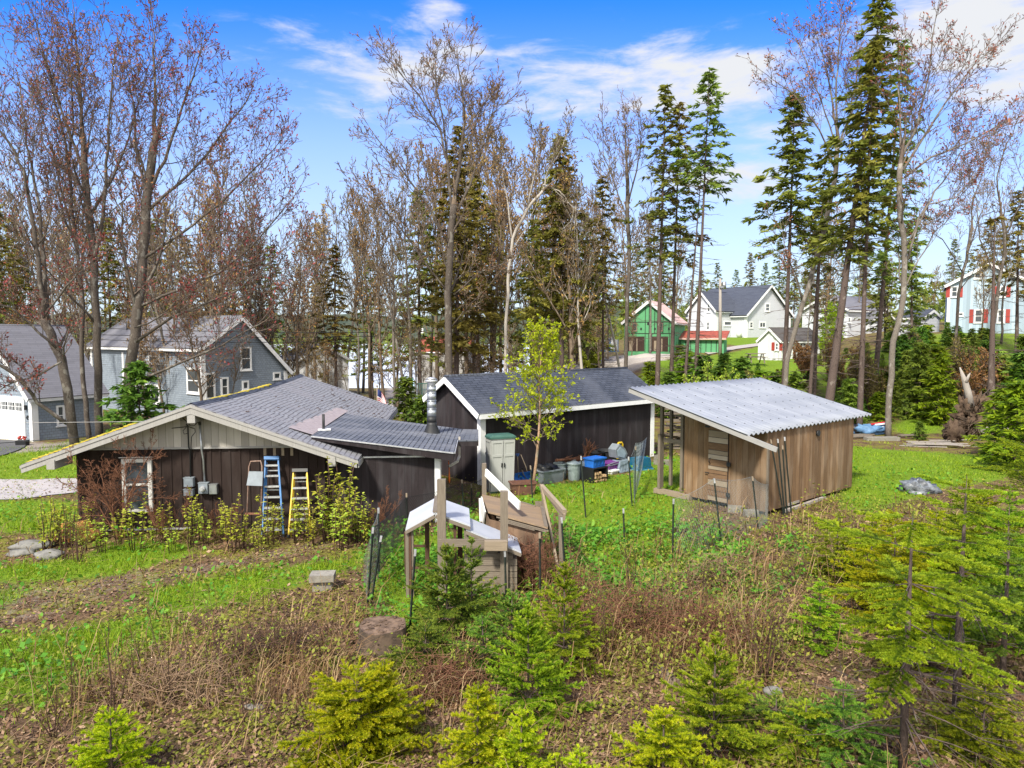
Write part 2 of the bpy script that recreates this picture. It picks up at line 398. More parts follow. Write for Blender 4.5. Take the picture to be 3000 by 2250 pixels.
M['blue_fibre'] = plain('blue fibreglass', (.05, .17, .4), .45)
M['yellow'] = plain('yellow fibreglass', (.62, .42, .012), .45)
M['purple'] = plain('purple plastic', (.16, .04, .22), .45)
M['teal'] = plain('teal blue plastic', (.01, .12, .22), .4)
M['grey_tote'] = plain('blue grey plastic', (.26, .33, .4), .45)
M['grey_pl'] = plain('mid grey plastic', (.2, .23, .26), .5)
M['cabinet'] = wood('taupe resin', (.36, .37, .35), (.31, .32, .305), (.22, .225, .22), .55)
M['cab_green'] = plain('dark green resin', (.045, .12, .1), .5)
M['planter'] = mat('brown planter plastic', (.13, .062, .042), (.09, .045, .032), 5)
M['red_pl'] = plain('red plastic', (.5, .02, .025), .4)
M['orange'] = plain('orange rope', (.75, .16, .02), .6)
M['tarp'] = mat('faded blue tarp', (.1, .2, .34), (.06, .13, .24), 4, rough=.6, coord='OBJ')
M['cover'] = mat('grey plastic sheet', (.19, .21, .235), (.06, .066, .075), 5, rough=.35, coord='OBJ')
M['concrete'] = mat('weathered concrete', (.25, .235, .2), (.175, .16, .138), 9, rough=.9, coord='OBJ', c3=(.2, .19, .16))
M['rock'] = mat('grey fieldstone', (.2, .195, .18), (.1, .098, .09), 4, rough=.9, bump=.5, coord='OBJ', c3=(.25, .22, .17))
M['rock_rust'] = mat('orange lichened stone', (.42, .2, .05), (.28, .15, .06), 5, rough=.9, bump=.5, coord='OBJ')
M['soil_root'] = mat('matted roots and soil', (.06, .038, .026), (.1, .068, .045), 9, rough=.95, bump=.7, coord='OBJ')
M['stump'] = mat('rotting stump', (.12, .085, .06), (.06, .045, .033), 7, (1, .3, 1), .95, bump=.7, coord='OBJ')
M['stump_top'] = mat('stump top with leaf litter', (.17, .115, .08), (.075, .05, .035), 9, rough=.95, bump=.5, coord='OBJ')
M['deadwood'] = wood('silvery dead wood', (.36, .33, .3), (.24, .215, .19), (.1, .09, .08))
M['split_wood'] = wood('split firewood', (.4, .28, .16), (.28, .19, .1), (.1, .07, .045))
M['rust_tree'] = mat('red brown dead brush', (.2, .09, .05), (.115, .053, .032), 8, rough=.9, bump=0)
M['moss'] = mat('yellow moss', (.42, .32, .03), (.26, .22, .035), 14, rough=1, bump=.6, coord='OBJ')
M['wire'] = plain('black cable', (.012, .012, .013), .6)
M['wire_pale'] = plain('pale weathered cable', (.3, .29, .28), .6)
M['net'] = plain('black netting', (.012, .013, .016), .7)
M['net_grey'] = plain('thin grey wire netting', (.25, .3, .31), .5)
M['white_pl'] = mat('white plastic panel', (.44, .46, .5), (.38, .405, .45), 2, rough=.4, bump=.02)
M['bark_maple'] = barkmat('grey maple bark', (.115, .095, .08), (.06, .05, .042), (.21, .195, .17))
M['bark_red'] = barkmat('red brown twigs', (.15, .115, .092), (.1, .074, .06), (.22, .185, .155))
M['bark_twig'] = barkmat('grey brown twigs', (.19, .145, .105), (.115, .085, .06), (.27, .23, .18))
M['bark_spruce'] = barkmat('brown spruce bark', (.12, .09, .078), (.072, .053, .046), (.2, .17, .15), (2, 1.2, 1), .58)
M['bark_birch'] = barkmat('white birch bark', (.4, .37, .33), (.3, .27, .235), (.11, .09, .075), (.6, 2.5, 1), .6)
M['bark_young'] = barkmat('tan birch bark', (.42, .29, .19), (.34, .21, .13), (.55, .47, .38), (.6, 2.5, 1), .55)
M['bark_pale'] = barkmat('pale lichened bark', (.19, .165, .14), (.11, .095, .08), (.28, .26, .23))
M['cane'] = mat('brown dead canes', (.085, .046, .03), (.05, .03, .022), 9, rough=.9, bump=0)
M['cane_tan'] = mat('tan dead stalks', (.3, .2, .12), (.19, .125, .078), 9, rough=.9, bump=0)
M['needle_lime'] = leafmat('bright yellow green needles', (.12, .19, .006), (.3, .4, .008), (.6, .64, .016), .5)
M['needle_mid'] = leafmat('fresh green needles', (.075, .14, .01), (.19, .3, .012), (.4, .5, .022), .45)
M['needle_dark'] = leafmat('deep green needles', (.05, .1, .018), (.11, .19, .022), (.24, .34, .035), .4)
M['needle_far'] = leafmat('dark spruce foliage', (.085, .12, .024), (.2, .25, .038), (.36, .39, .06), .45)
M['needle_olive'] = leafmat('olive brown spruce foliage', (.12, .108, .026), (.23, .2, .04), (.36, .3, .055), .42)
M['needle_pine'] = leafmat('soft pale green pine foliage', (.12, .18, .028), (.23, .31, .04), (.38, .45, .05), .45)
M['bud_tan'] = leafmat('tan buds', (.4, .24, .06), (.48, .3, .08), (.52, .34, .1), .1)
M['bud_red'] = leafmat('dark red buds', (.17, .045, .034), (.26, .075, .048), (.34, .15, .06), .2)
M['bud_brown'] = leafmat('rust brown buds', (.2, .105, .04), (.3, .17, .055), (.4, .25, .075), .25)
M['bud_olive'] = leafmat('olive buds', (.13, .11, .035), (.2, .17, .045), (.28, .235, .055), .25)
M['leaf_lime'] = leafmat('lime birch leaves', (.32, .44, .012), (.42, .54, .016), (.55, .62, .03), .5)
M['leaf_knot'] = leafmat('yellow green shoots', (.26, .33, .03), (.36, .42, .04), (.48, .5, .07), .35)
M['leaf_weed'] = leafmat('green weeds', (.06, .19, .018), (.12, .29, .024), (.24, .4, .04), .4)
M['leaf_yell'] = leafmat('yellow green low leaves', (.13, .18, .02), (.22, .26, .03), (.36, .36, .05), .3)
M['grass'] = leafmat('spring grass', (.11, .19, .007), (.2, .3, .009), (.36, .42, .028), .35)
M['litter'] = leafmat('fallen leaves', (.07, .04, .022), (.17, .098, .052), (.36, .25, .15), .1)
M['straw'] = leafmat('dead grass', (.13, .068, .03), (.23, .135, .058), (.42, .31, .16), .2)

# ground: grass, leaf litter and gravel on one sheet, by painted-on coverage of what really grows there
m, t = newmat('ground cover'); pos = obn(t)
ga = t.n('ShaderNodeAttribute', attribute_name='grass').outputs['Fac']; gr = t.n('ShaderNodeAttribute', attribute_name='gravel').outputs['Fac']
n1 = t.noise(pos, 1.3, 7, .65); n2 = t.noise(pos, 9, 6, .65); n3 = t.noise(pos, 38, 4, .7); n4 = t.noise(pos, .33, 4)
lit = t.mix(t.sstep(n3, .3, .7), (.06, .037, .022), (.2, .128, .076)); lit = t.mix(t.math('MULTIPLY', t.sstep(n2, .5, .7), .7), lit, (.06, .04, .03)); lit = t.mix(t.math('MULTIPLY', t.sstep(n4, .5, .62), .55), lit, (.045, .028, .018))
moss = t.mix(t.sstep(n3, .35, .65), (.13, .13, .02), (.22, .22, .035))
lit = t.mix(t.math('MULTIPLY', t.sstep(n1, .44, .62), .85), lit, moss)
gcol = t.mix(t.sstep(n2, .35, .65), (.11, .18, .012), (.2, .28, .022)); gcol = t.mix(t.math('MULTIPLY', t.sstep(n3, .3, .7), .5), gcol, (.06, .14, .012))
gcol = t.mix(t.math('MULTIPLY', t.sstep(n1, .55, .75), .4), gcol, (.26, .24, .07))
edge = t.math('ADD', ga, t.math('MULTIPLY', t.math('SUBTRACT', t.math('ADD', t.math('MULTIPLY', n1, .6), t.math('MULTIPLY', n2, .5)), .55), .9))
col = t.mix(t.sstep(edge, .32, .62), lit, gcol)
grav = t.mix(t.sstep(n3, .3, .7), (.2, .17, .145), (.36, .32, .28))
col = t.mix(t.sstep(t.math('ADD', gr, t.math('MULTIPLY', t.math('SUBTRACT', n2, .5), .6)), .35, .65), col, grav)
finish(t, col, .95, 0, t.math('ADD', n3, n2), .7, .05, .1); M['ground'] = m
def flatmat(name, c1, c2, rough=.9):
    m, t = newmat(name); p = obn(t); a = t.noise(p, 14, 5, .7); b = t.noise(p, .6, 4)
    col = t.mix(t.sstep(a, .3, .7), c1, c2); col = t.mix(t.math('MULTIPLY', b, .5), col, tuple(x * .7 for x in c1)); finish(t, col, rough, 0, a, .3, .01, .2); return m
M['road'] = flatmat('pale worn pavement', (.4, .37, .37), (.32, .3, .3))
M['asphalt'] = flatmat('dark asphalt', (.11, .11, .115), (.085, .085, .09))
M['gravel'] = flatmat('pale gravel', (.42, .38, .35), (.3, .27, .245))
m, t = newmat('harbour water'); p = obn(t); finish(t, (.6, .64, .68), .35, 0, t.noise(t.vmul(p, (1, .3, 1)), .8, 4), .15, .2, .6); M['water'] = m
m, t = newmat('far wooded hill'); p = obn(t); a = t.noise(p, .06, 6, .7); finish(t, t.mix(t.sstep(a, .35, .65), (.035, .05, .04), (.075, .085, .06)), 1, 0, a, 1, 3, .1); M['hill'] = m
# ------------------------------------------------------------------ ground sheet
def poly_w(px): return [G(u, v).to_2d() for u, v in px]
def poly_dist(px, xs, ys):
    """signed distance (inside > 0) to a polygon for arrays of points"""
    p = np.array([[q.x, q.y] for q in px]); n = len(p); best = np.full(xs.shape, 1e9); ins = np.zeros(xs.shape, bool)
    for i in range(n):
        a, b = p[i], p[(i + 1) % n]; e = b - a; L = max(e @ e, 1e-9)
        t = np.clip(((xs - a[0]) * e[0] + (ys - a[1]) * e[1]) / L, 0, 1)
        best = np.minimum(best, np.hypot(xs - a[0] - t * e[0], ys - a[1] - t * e[1]))
        if a[1] != b[1]:
            c = ((a[1] > ys) != (b[1] > ys)) & (xs < (b[0] - a[0]) * (ys - a[1]) / (b[1] - a[1]) + a[0]); ins ^= c
    return np.where(ins, best, -best)
GRASS = [([(2440, 1300), (2600, 1318), (2800, 1330), (2930, 1350), (2950, 1400), (2700, 1440), (2560, 1500), (2470, 1490)], 1),
         ([(1480, 1430), (1650, 1415), (1850, 1385), (1960, 1330), (2030, 1350), (2020, 1500), (1950, 1560), (1820, 1640), (1700, 1620), (1640, 1500), (1500, 1520)], .9),
         ([(-300, 1310), (100, 1312), (240, 1290), (300, 1410), (150, 1402), (-300, 1408)], 1),
         ([(-300, 1468), (150, 1460), (260, 1475), (250, 1550), (110, 1570), (-300, 1545)], .8),
         ([(-200, 1668), (100, 1650), (250, 1640), (300, 1600), (540, 1592), (560, 1622), (350, 1685), (100, 1705), (-200, 1712)], 1),
         ([(380, 1745), (600, 1690), (900, 1645), (1000, 1640), (1080, 1600), (1090, 1660), (950, 1690), (760, 1760), (560, 1800), (440, 1800)], .75),
         ([(-200, 1875), (120, 1860), (300, 1820), (500, 1800), (540, 1850), (400, 1920), (260, 2000), (120, 2080), (-200, 2060)], .85),
         ([(1090, 1600), (1180, 1560), (1300, 1560), (1380, 1480), (1420, 1520), (1380, 1700), (1240, 1850), (1120, 1850)], .7),
         ([(1650, 1560), (1800, 1540), (1980, 1560), (2120, 1600), (2060, 1680), (1850, 1720), (1720, 1720)], .6),
         ([(-30, 1740), (40, 1722), (60, 1745), (30, 1770), (-30, 1772)], 1),
         ([(1860, 1150), (1900, 1062), (2060, 1045), (2300, 1000), (2420, 1010), (2380, 1100), (2200, 1130)], 1),
         ([(2060, 1000), (2100, 986), (2420, 986), (2420, 1004), (2200, 1018)], 1),
         ([(2300, 1075), (2600, 1010), (3060, 960), (3060, 1200), (2640, 1215), (2450, 1230)], .55),
         ([(2600, 1250), (2650, 1215), (2800, 1225), (2760, 1270), (2640, 1275)], .8)]
GRASS = [(poly_w(p), k) for p, k in GRASS]
GRAVEL = [poly_w(p) for p in ([(1115, 1185), (1150, 1120), (1215, 1098), (1290, 1100), (1300, 1140), (1260, 1200)],
                              [(1700, 1100), (1760, 1050), (1840, 1040), (1960, 1020), (2000, 1036), (1900, 1070), (1840, 1095)],
                              [(-300, 1270), (160, 1300), (220, 1290), (200, 1310), (80, 1325), (-300, 1330)])]
GRAVEL_SOFT = poly_w([(-100, 1690), (200, 1690), (520, 1640), (1000, 1560), (1060, 1600), (640, 1690), (420, 1740), (180, 1830), (-100, 1870)])
def cover(xs, ys):
    g = np.zeros(xs.shape)
    for p, k in GRASS:
        d = poly_dist(p, xs, ys); dist = np.hypot(xs, ys); w = .02 * dist + .15
        g = np.maximum(g, k * np.clip(.5 + d / (2 * w), 0, 1))
    return g
def ground():
    ys = np.concatenate([np.linspace(-45, 3, 18), 3 + np.geomspace(.6, 1500, 430) - .5])
    aa = np.linspace(-1.5, 1.5, 330); aa = np.sign(aa) * np.abs(aa / 1.5) ** 1.25 * 1.5
    YY, AA = np.meshgrid(ys, aa, indexing='ij'); XX = AA * (np.maximum(YY, 0) + 16)
    ZZ = np.array([tz(x, y) for x, y in zip(XX.ravel(), YY.ravel())]).reshape(XX.shape)
    me = bpy.data.meshes.new('ground'); nr, nc = XX.shape
    ids = np.arange(nr * nc).reshape(nr, nc)
    q = np.stack([ids[:-1, :-1], ids[:-1, 1:], ids[1:, 1:], ids[1:, :-1]], -1).reshape(-1, 4)
    me.vertices.add(nr * nc); me.vertices.foreach_set('co', np.stack([XX, YY, ZZ], -1).astype(np.float32).ravel())
    me.loops.add(len(q) * 4); me.loops.foreach_set('vertex_index', q.astype(np.int32).ravel())
    me.polygons.add(len(q)); me.polygons.foreach_set('loop_start', np.arange(0, len(q) * 4, 4, dtype=np.int32))
    me.polygons.foreach_set('use_smooth', np.ones(len(q), bool)); me.update(calc_edges=True)
    g = cover(XX.ravel(), YY.ravel()); a = me.attributes.new('grass', 'FLOAT', 'POINT'); a.data.foreach_set('value', g.astype(np.float32))
    gv = np.zeros(XX.size)
    for p in GRAVEL: gv = np.maximum(gv, np.clip(.5 + poly_dist(p, XX.ravel(), YY.ravel()) / 3, 0, 1))
    gv = np.maximum(gv, .42 * np.clip(.5 + poly_dist(GRAVEL_SOFT, XX.ravel(), YY.ravel()) / 1.2, 0, 1))
    a = me.attributes.new('gravel', 'FLOAT', 'POINT'); a.data.foreach_set('value', gv.astype(np.float32))
    me.materials.append(M['ground']); o = bpy.data.objects.new('ground', me); COL.objects.link(o); return tag(o, kind='structure')
ground()
def strip(name, left, right, m, n=30, dz=.03):
    """road draped on the ground between two edge lines given as world points"""
    def at(pts, t):
        k = t * (len(pts) - 1); i = min(int(k), len(pts) - 2); return pts[i].lerp(pts[i + 1], k - i)
    mb = MB(); rows = []
    for i in range(n + 1):
        a, b = at(left, i / n), at(right, i / n); row = []
        for j in range(7):
            p = a.lerp(b, j / 6); row.append(V((p.x, p.y, tz(p.x, p.y) + dz)))
        rows.append(row)
    for i in range(n):
        for j in range(6): mb.face([rows[i][j], rows[i][j + 1], rows[i + 1][j + 1], rows[i + 1][j]])
    return tag(mb.build(name, m), kind='structure')
strip('driveway', [G(-500, 1408), G(0, 1406), G(175, 1404), G(330, 1404)], [G(-500, 1468), G(0, 1466), G(150, 1452), G(330, 1440)], M['road'])
strip('asphalt_apron', [G(-500, 1280), G(0, 1290), G(88, 1296)], [G(-500, 1355), G(0, 1338), G(60, 1318)], M['asphalt'], dz=.05)
strip('road', [G(1080, 1190), G(1150, 1182), G(1230, 1183), G(1400, 1190)], [G(1080, 1236), G(1150, 1222), G(1230, 1216), G(1400, 1214)], M['road'], dz=.05)
strip('gravel_lane', [G(1140, 1180), G(1165, 1140), G(1185, 1108), G(1240, 1100)], [G(1225, 1180), G(1222, 1145), G(1228, 1120), G(1262, 1112)], M['gravel'], dz=.06)
strip('hill_path', [G(2060, 1032), G(2150, 1016), G(2230, 1006)], [G(2075, 1040), G(2160, 1024), G(2240, 1013)], M['gravel'], dz=.1)
mb = MB(); mb.face([(-700, 128, -6.6), (220, 128, -6.6), (500, 1400, -6.6), (-1800, 1400, -6.6)]); tag(mb.build('harbour_water', M['water']), kind='structure')
def hills():
    mb = MB(); N = 90
    for r0, hh, sd in ((900, 46, 1), (1250, 70, 5)):
        tops = []
        for i in range(N + 1):
            a = -1.15 + 2.3 * i / N; x = a * r0; h = hh * (.55 + .5 * noise.noise((i * .09, sd, 0)) + .12 * noise.noise((i * .5, sd, 2)))
            tops.append((x, r0, h + 8 * noise.noise((i * 1.7, sd, 9)) * .3))
        for i in range(N):
            a, b = V(tops[i]), V(tops[i + 1]); la, lb = V((a.x * .94, r0 - 60, -9)), V((b.x * .94, r0 - 60, -9)); ba, bb = V((a.x * 1.08, r0 + 120, -9)), V((b.x * 1.08, r0 + 120, -9))
            mb.face([la, lb, b, a]); mb.face([a, b, bb, ba])
    tag(mb.build('hills', M['hill']), kind='structure')
hills()

# ------------------------------------------------------------------ building helpers
def window(parent, o, ex, nrm, w_, h_, cols=1, rows=2, frame=.1, mframe=None, shutters=None, name='window'):
    """o = bottom left corner on the wall; returns the frame part with its pane as a sub-part"""
    o, ex, nrm = V(o), V(ex).normalized(), V(nrm).normalized(); mf = mframe or M['white']; mb = MB(); z = UPZ
    dp = nrm * .06
    mb.obox(o + nrm * .003, ex * w_, z * frame, dp); mb.obox(o + z * (h_ - frame) + nrm * .003, ex * w_, z * frame, dp)
    mb.obox(o + z * frame + nrm * .003, ex * frame, z * (h_ - 2 * frame), dp); mb.obox(o + ex * (w_ - frame) + z * frame + nrm * .003, ex * frame, z * (h_ - 2 * frame), dp)
    iw, ih = w_ - 2 * frame, h_ - 2 * frame; q = o + ex * frame + z * frame; b = frame * .45
    for i in range(1, cols): mb.obox(q + ex * (iw * i / cols - b / 2) + nrm * .003, ex * b, z * ih, dp * .8)
    for j in range(1, rows): mb.obox(q + z * (ih * j / rows - b / 2) + nrm * .003, ex * iw, z * b, dp * .7)
    mb.obox(o - ex * .05 - z * .06 + nrm * .003, ex * (w_ + .1), z * .057, nrm * .1)
    f = mb.build(name, mf, parent); g = MB(); g.obox(q + nrm * .004, ex * iw, z * ih, nrm * .02); g.build('pane', M['glass'], f)
    if shutters:
        for s in (-.42, w_ + .07):
            k = MB(); k.obox(o + ex * s + nrm * .003, ex * .35, z * h_, nrm * .05); k.build('shutter', shutters, parent)
    return f
def gable_block(parent, O, ex, W, ey, D, eave, rise, wall_m, roof_m, trim_m=None, over=.35, th=.16, base=-.6, ridge_at=.5, corner=.2, name_wall='wall', tie=None, eave2=None):
    """ex runs across the gable (W), ey along the ridge (D), O the corner on the ground; rise above the eave"""
    O, ex, ey = V(O), V(ex).normalized(), V(ey).normalized(); z = UPZ; e2 = eave if eave2 is None else eave2
    sec = [O + z * base, O + ex * W + z * base, O + ex * W + z * e2, O + ex * W * ridge_at + z * (eave + rise), O + z * eave]
    mb = MB(); mb.prism(sec, ey * D); mb.build(name_wall, wall_m, parent)
    rf = MB()
    rid = O + ex * W * ridge_at + z * (eave + rise)
    for side in (0, 1):
        foot = (O + z * eave) if side == 0 else (O + ex * W + z * e2)
        sl = (foot - rid); out = sl.normalized(); foot2 = foot + out * over
        nn = out.cross(ey); nn = nn if nn.z > 0 else -nn
        a = rid - ey * over + nn * .004; b = foot2 - ey * over + nn * .004
        rf.prism([a, b, b + nn * th, a + nn * th + (V((0, 0, .0)))], ey * (D + 2 * over), axis=None)
    # ridge cap
    rf.tube([rid - ey * (over - .01) + z * (th * .92), rid + ey * (D + over - .01) + z * (th * .92)], .07, 6)
    roof = rf.build('roof', roof_m, parent)
    if trim_m:
        tb = MB()
        for end in (-1, 1):
            off = -ey * (over + .02) if end < 0 else ey * (D + over - .03)
            for foot in (O + z * eave, O + ex * W + z * e2):
                out = (foot - rid).normalized(); nn = out.cross(ey); nn = nn if nn.z > 0 else -nn
                a = rid + off - nn * .12; b = foot + out * over + off - nn * .12
                tb.prism([a, b, b + nn * (th + .1), a + nn * (th + .1)], ey * .05)
        for foot, sgn in ((O + z * eave, -1), (O + ex * W + z * e2, 1)):
            out = (foot - rid).normalized(); p = foot + out * (over + .003) - z * .1
            tb.obox(p - ey * (over - .04), ex * sgn * .04, ey * (D + 2 * over - .08), z * .2)
        if corner:
            for cx, hh in ((0, eave), (W, e2)):
                for cy in (0, D):
                    sx = -1 if cx == 0 else 1; sy = -1 if cy == 0 else 1
                    p = O + ex * cx + ey * cy
                    tb.obox(p + ex * sx * .03 + ey * sy * .003 + z * (base + .02), -ex * sx * corner, ey * sy * .03, z * (hh - base - .05))
                    tb.obox(p + ex * sx * .003 + z * (base + .02), ex * sx * .027, -ey * sy * corner, z * (hh - base - .05))
        tb.build('trim', trim_m, parent)
    return roof

# ------------------------------------------------------------------ the brown house
TH = R(4.7); E1, E2 = V((math.cos(TH), math.sin(TH), 0)), V((-math.sin(TH), math.cos(TH), 0))
RZ_H = TH
house = thing('cabin_house', 'long low dark brown cabin with grey shingled gable roof and beige gable panel', 'house', (-8.4, 19.4, 0), RZ_H)
APX = V((-8.44, 18.75, 3.56)); SL = .358; HSP = 4.3; LEN = 13.7
def roofpt(s, L, lift=0.0): return APX + E1 * s + E2 * L + UPZ * (-abs(s) * SL + lift)
def build_house():
    W2 = 3.3; G0 = APX + E2 * .72; G0.z = 0
    wl = MB(); hz = 2.31
    wl.prism([G0 - E1 * W2 - UPZ * .4, G0 + E1 * W2 - UPZ * .4, G0 + E1 * W2 + UPZ * hz, G0 - E1 * W2 + UPZ * hz], E2 * (LEN - 1.4))
    wl.build('wall', M['brown_wall'], house)
    # battens of unequal spacing over the gable wall, and along the left side
    bt = MB(); x = -W2 + .02; rng = random.Random(5)
    while x < W2 - .05:
        bt.obox(G0 + E1 * x - E2 * .022 - UPZ * .3, E1 * .05, E2 * .019, UPZ * (hz + .27)); x += .26 + rng.uniform(-.015, .02)
    for k in range(0, 40): bt.obox(G0 - E1 * (W2 + .022) + E2 * (.05 + k * .3) - UPZ * .3, E1 * .019, E2 * .05, UPZ * (hz + .27))
    bt.build('batten', M['brown_wall'], house)
    # gable panel standing a little proud
    gp = MB(); h0 = hz; apz = APX.z - .08; s0 = (apz - h0) / SL - .02
    gp.prism([G0 - E1 * s0 - E2 * .05 + UPZ * h0, G0 + E1 * s0 - E2 * .05 + UPZ * h0, G0 - E2 * .05 + UPZ * apz], E2 * .047, axis=None)
    gp.build('gable_panel', M['beige'], house); gp = MB()
    gp.prism([G0 - E1 * s0 + E2 * (LEN - 1.45) + UPZ * h0, G0 + E1 * s0 + E2 * (LEN - 1.45) + UPZ * h0, G0 + E2 * (LEN - 1.45) + UPZ * apz], E2 * .047)
    gp.build('gable_panel', M['beige'], house)
    tb = MB(); tb.obox(G0 - E1 * (s0 - .1) - E2 * .085 + UPZ * (h0 - .04), E1 * (2 * s0 - .2), E2 * .034, UPZ * .05); tb.build('drip_board', M['trim_grey'], house)
    # roof: two slopes, thin old shingles, upper end of the ridge flaring
    rf = MB(); th = .09
    for sg in (-1, 1):
        prev = None
        n = 14
        for i in range(n):
            L0, L1 = LEN * i / n, LEN * (i + 1) / n
            sag = lambda L: -.10 * math.sin(math.pi * L / LEN)
            a, b = roofpt(0, L0, sag(L0)), roofpt(0, L1, sag(L1)); c, d = roofpt(sg * HSP, L1), roofpt(sg * HSP, L0)
            q = [a, d, c, b] if sg > 0 else [a, b, c, d]
            rf.face(q)
            dn = -UPZ * th; rf.face([p + dn for p in reversed(q)])
            rf.face([d, d + dn, c + dn, c] if sg > 0 else [d, c, c + dn, d + dn])
        for L in (0, LEN):
            a, b = roofpt(0, L), roofpt(sg * HSP, L); dn = -UPZ * th
            rf.face([a, a + dn, b + dn, b] if (sg > 0) == (L == 0) else [a, b, b + dn, a + dn])
    roof = rf.build('roof', M['shingle_old'], house)
    cp = MB(); rng = random.Random(2)
    for i in range(28):
        L0, L1 = LEN * i / 28, LEN * (i + 1) / 28 - .01; sag = lambda L: -.10 * math.sin(math.pi * L / LEN)
        for sg in (-1, 1):
            a, b = roofpt(0, L0, sag(L0) + .035), roofpt(0, L1, sag(L1) + .035); c, d = roofpt(sg * .17, L1, sag(L1) + .012), roofpt(sg * .17, L0, sag(L0) + .012)
            cp.face([a, d, c, b] if sg > 0 else [a, b, c, d])
    cp.build('ridge_cap', M['shingle_dark'], roof)
    ms = MB(); rng = random.Random(4)                       # moss cushions along the ridge and the left rake
    for i in range(150):
        L = rng.uniform(2.0, 8.5) ; s = -rng.uniform(.02, .28) ; p = roofpt(s, L, .03 - .1 * math.sin(math.pi * L / LEN)); k = rng.uniform(.03, .085)
        ms.blob(p, (k * 1.5, k * 2, k * .55), i, .2, 7, 5)
    for i in range(170):
        s = -rng.uniform(1.5, 4.2); L = .06 + rng.expovariate(5); p = roofpt(s, min(L, 2), .012); k = rng.uniform(.02, .06)
        ms.blob(p, (k * 1.6, k * 1.4, k * .5), i, .2, 7, 5)
    tag(ms.build('moss', M['moss'], roof), kind='stuff')
    lf = MB()
    for i in range(60):
        s = rng.uniform(.4, 4.1); L = rng.uniform(.6, 13.2)
        if rng.random() < .55: L = rng.uniform(8, 13.3); s = rng.uniform(1.5, 4.1)
        if 3.0 < s and L < 8: continue
        p = roofpt(s, L, .012); k = rng.uniform(.02, .055); lf.box(p, (k * 2, k, .02), rng.uniform(0, 3))
    tag(lf.build('fallen_debris', M['litter'], roof), kind='stuff')
    fb = MB()                                               # rake boards and soffit
    for sg in (-1, 1):
        a, b = roofpt(0, -.03, -th - .0), roofpt(sg * (HSP - .02), -.03, -th); dn = -UPZ * .17
        fb.prism([a, b, b + dn * .8, a + dn], E2 * .045)
        a, b = roofpt(0, -.05, -.02), roofpt(sg * (HSP + .02), -.05, -.02); fb.prism([a, b, b - UPZ * .075, a - UPZ * .075], E2 * .025)
        a, b = roofpt(sg * .05, .03, -th - .012), roofpt(sg * (HSP - .03), .03, -th - .012)
        fb.prism([a, b, b - UPZ * .02, a - UPZ * .02], E2 * .62)
        a = roofpt(sg * HSP, .02, -th - .13); fb.obox(a, E1 * sg * .03, E2 * (LEN - .05), UPZ * .15)
    fb.build('fascia', M['trim_grey'], house)
    for s in (-3.55, 0, 3.62):                              # projecting beam ends
        bm = MB(); p = roofpt(s, -.06 if s else -.02, -th - .05 - (.26 if s else .36)); bm.obox(p - E1 * .1, E1 * .2, E2 * (.9 if s else .85), UPZ * (.25 if s else .3)); bm.build('beam_end', M['trim_grey'], house)
    # tall old window
    fr = MB(); c = G0 + E1 * (X(402, 19.4) - G0.x) ; o = V((X(360, 19.45), 0, 0)); o = G0 + E1 * ((o.x - G0.x) / E1.x)
    z0, z1, w_ = P(360, 1498, 19.3).z, P(360, 1343, 19.3).z, .78
    o = o - E2 * .1
    fr.obox(o + UPZ * z0, E1 * .1, E2 * .076, UPZ * (z1 - z0)); fr.obox(o + E1 * (w_ - .1) + UPZ * z0, E1 * .1, E2 * .076, UPZ * (z1 - z0))
    fr.obox(o + E1 * .1 + UPZ * (z1 - .1), E1 * (w_ - .2), E2 * .076, UPZ * .1); fr.obox(o + E1 * .1 + UPZ * z0, E1 * (w_ - .2), E2 * .076, UPZ * .07)
    fr.obox(o + E1 * .1 + UPZ * (z0 + .72), E1 * (w_ - .2), E2 * .06, UPZ * .055); fr.obox(o - E1 * .05 + UPZ * (z1 + .03) - E2 * .02, E1 * (w_ + .1), E2 * .05, UPZ * .02)
    f = fr.build('window', M['white_old'], house); g = MB(); g.obox(o + E1 * .1 + E2 * .04 + UPZ * (z0 + .07), E1 * (w_ - .2), E2 * .02, UPZ * (z1 - z0 - .17)); g.build('pane', M['glass'], f)
    # meters and conduit
    def onwall(u, v, off=.03):
        x = X(u, 19.4); q = G0 + E1 * ((x - G0.x) / E1.x) - E2 * off; q.z = P(u, v, q.y).z; return q
    for u0, v0, u1, v1, nm in ((534, 1400, 561, 1427, 'meter_box'), (533, 1434, 560, 1453, 'junction_box'), (575, 1415, 602, 1447, 'meter_box'), (606, 1419, 628, 1448, 'breaker_box')):
        a, b = onwall(u0, v1, .17), onwall(u1, v0, .17); k = MB(); w_ = (b - a).dot(E1); h_ = b.z - a.z
        k.obox(a, E1 * w_, E2 * .145, UPZ * h_); k.obox(a - E2 * .012 + E1 * .01 + UPZ * .01, E1 * (w_ - .02), E2 * .01, UPZ * (h_ - .02)); k.obox(a - E1 * .012 + UPZ * (h_ - .01) - E2 * .02, E1 * (w_ + .024), E2 * .16, UPZ * .018)
        q = k.build(nm, M['grey_pl'] if nm != 'breaker_box' else M['steel'], house)
        if u0 == 575:
            d = MB(); cc = a + E1 * w_ / 2 + UPZ * h_ * .5; d.tube([cc + E2 * .03, cc - E2 * .1], [.075, .07], 16); d.tube([cc - E2 * .09, cc - E2 * .13], [.045, .045], 12); d.build('meter_dial', M['alu'], q)
    cd = MB(); cd.tube([onwall(590, 1415, .06), onwall(588, 1350, .06), onwall(586, 1318, .12), onwall(583, 1240, .12)], .027, 8); cd.build('conduit', M['steel'], house)
    cd = MB(); cd.tube([onwall(550, 1400, .06), onwall(551, 1318, .06), onwall(550, 1312, .12), onwall(549, 1247, .12), onwall(546, 1244, .16)], .02, 8)
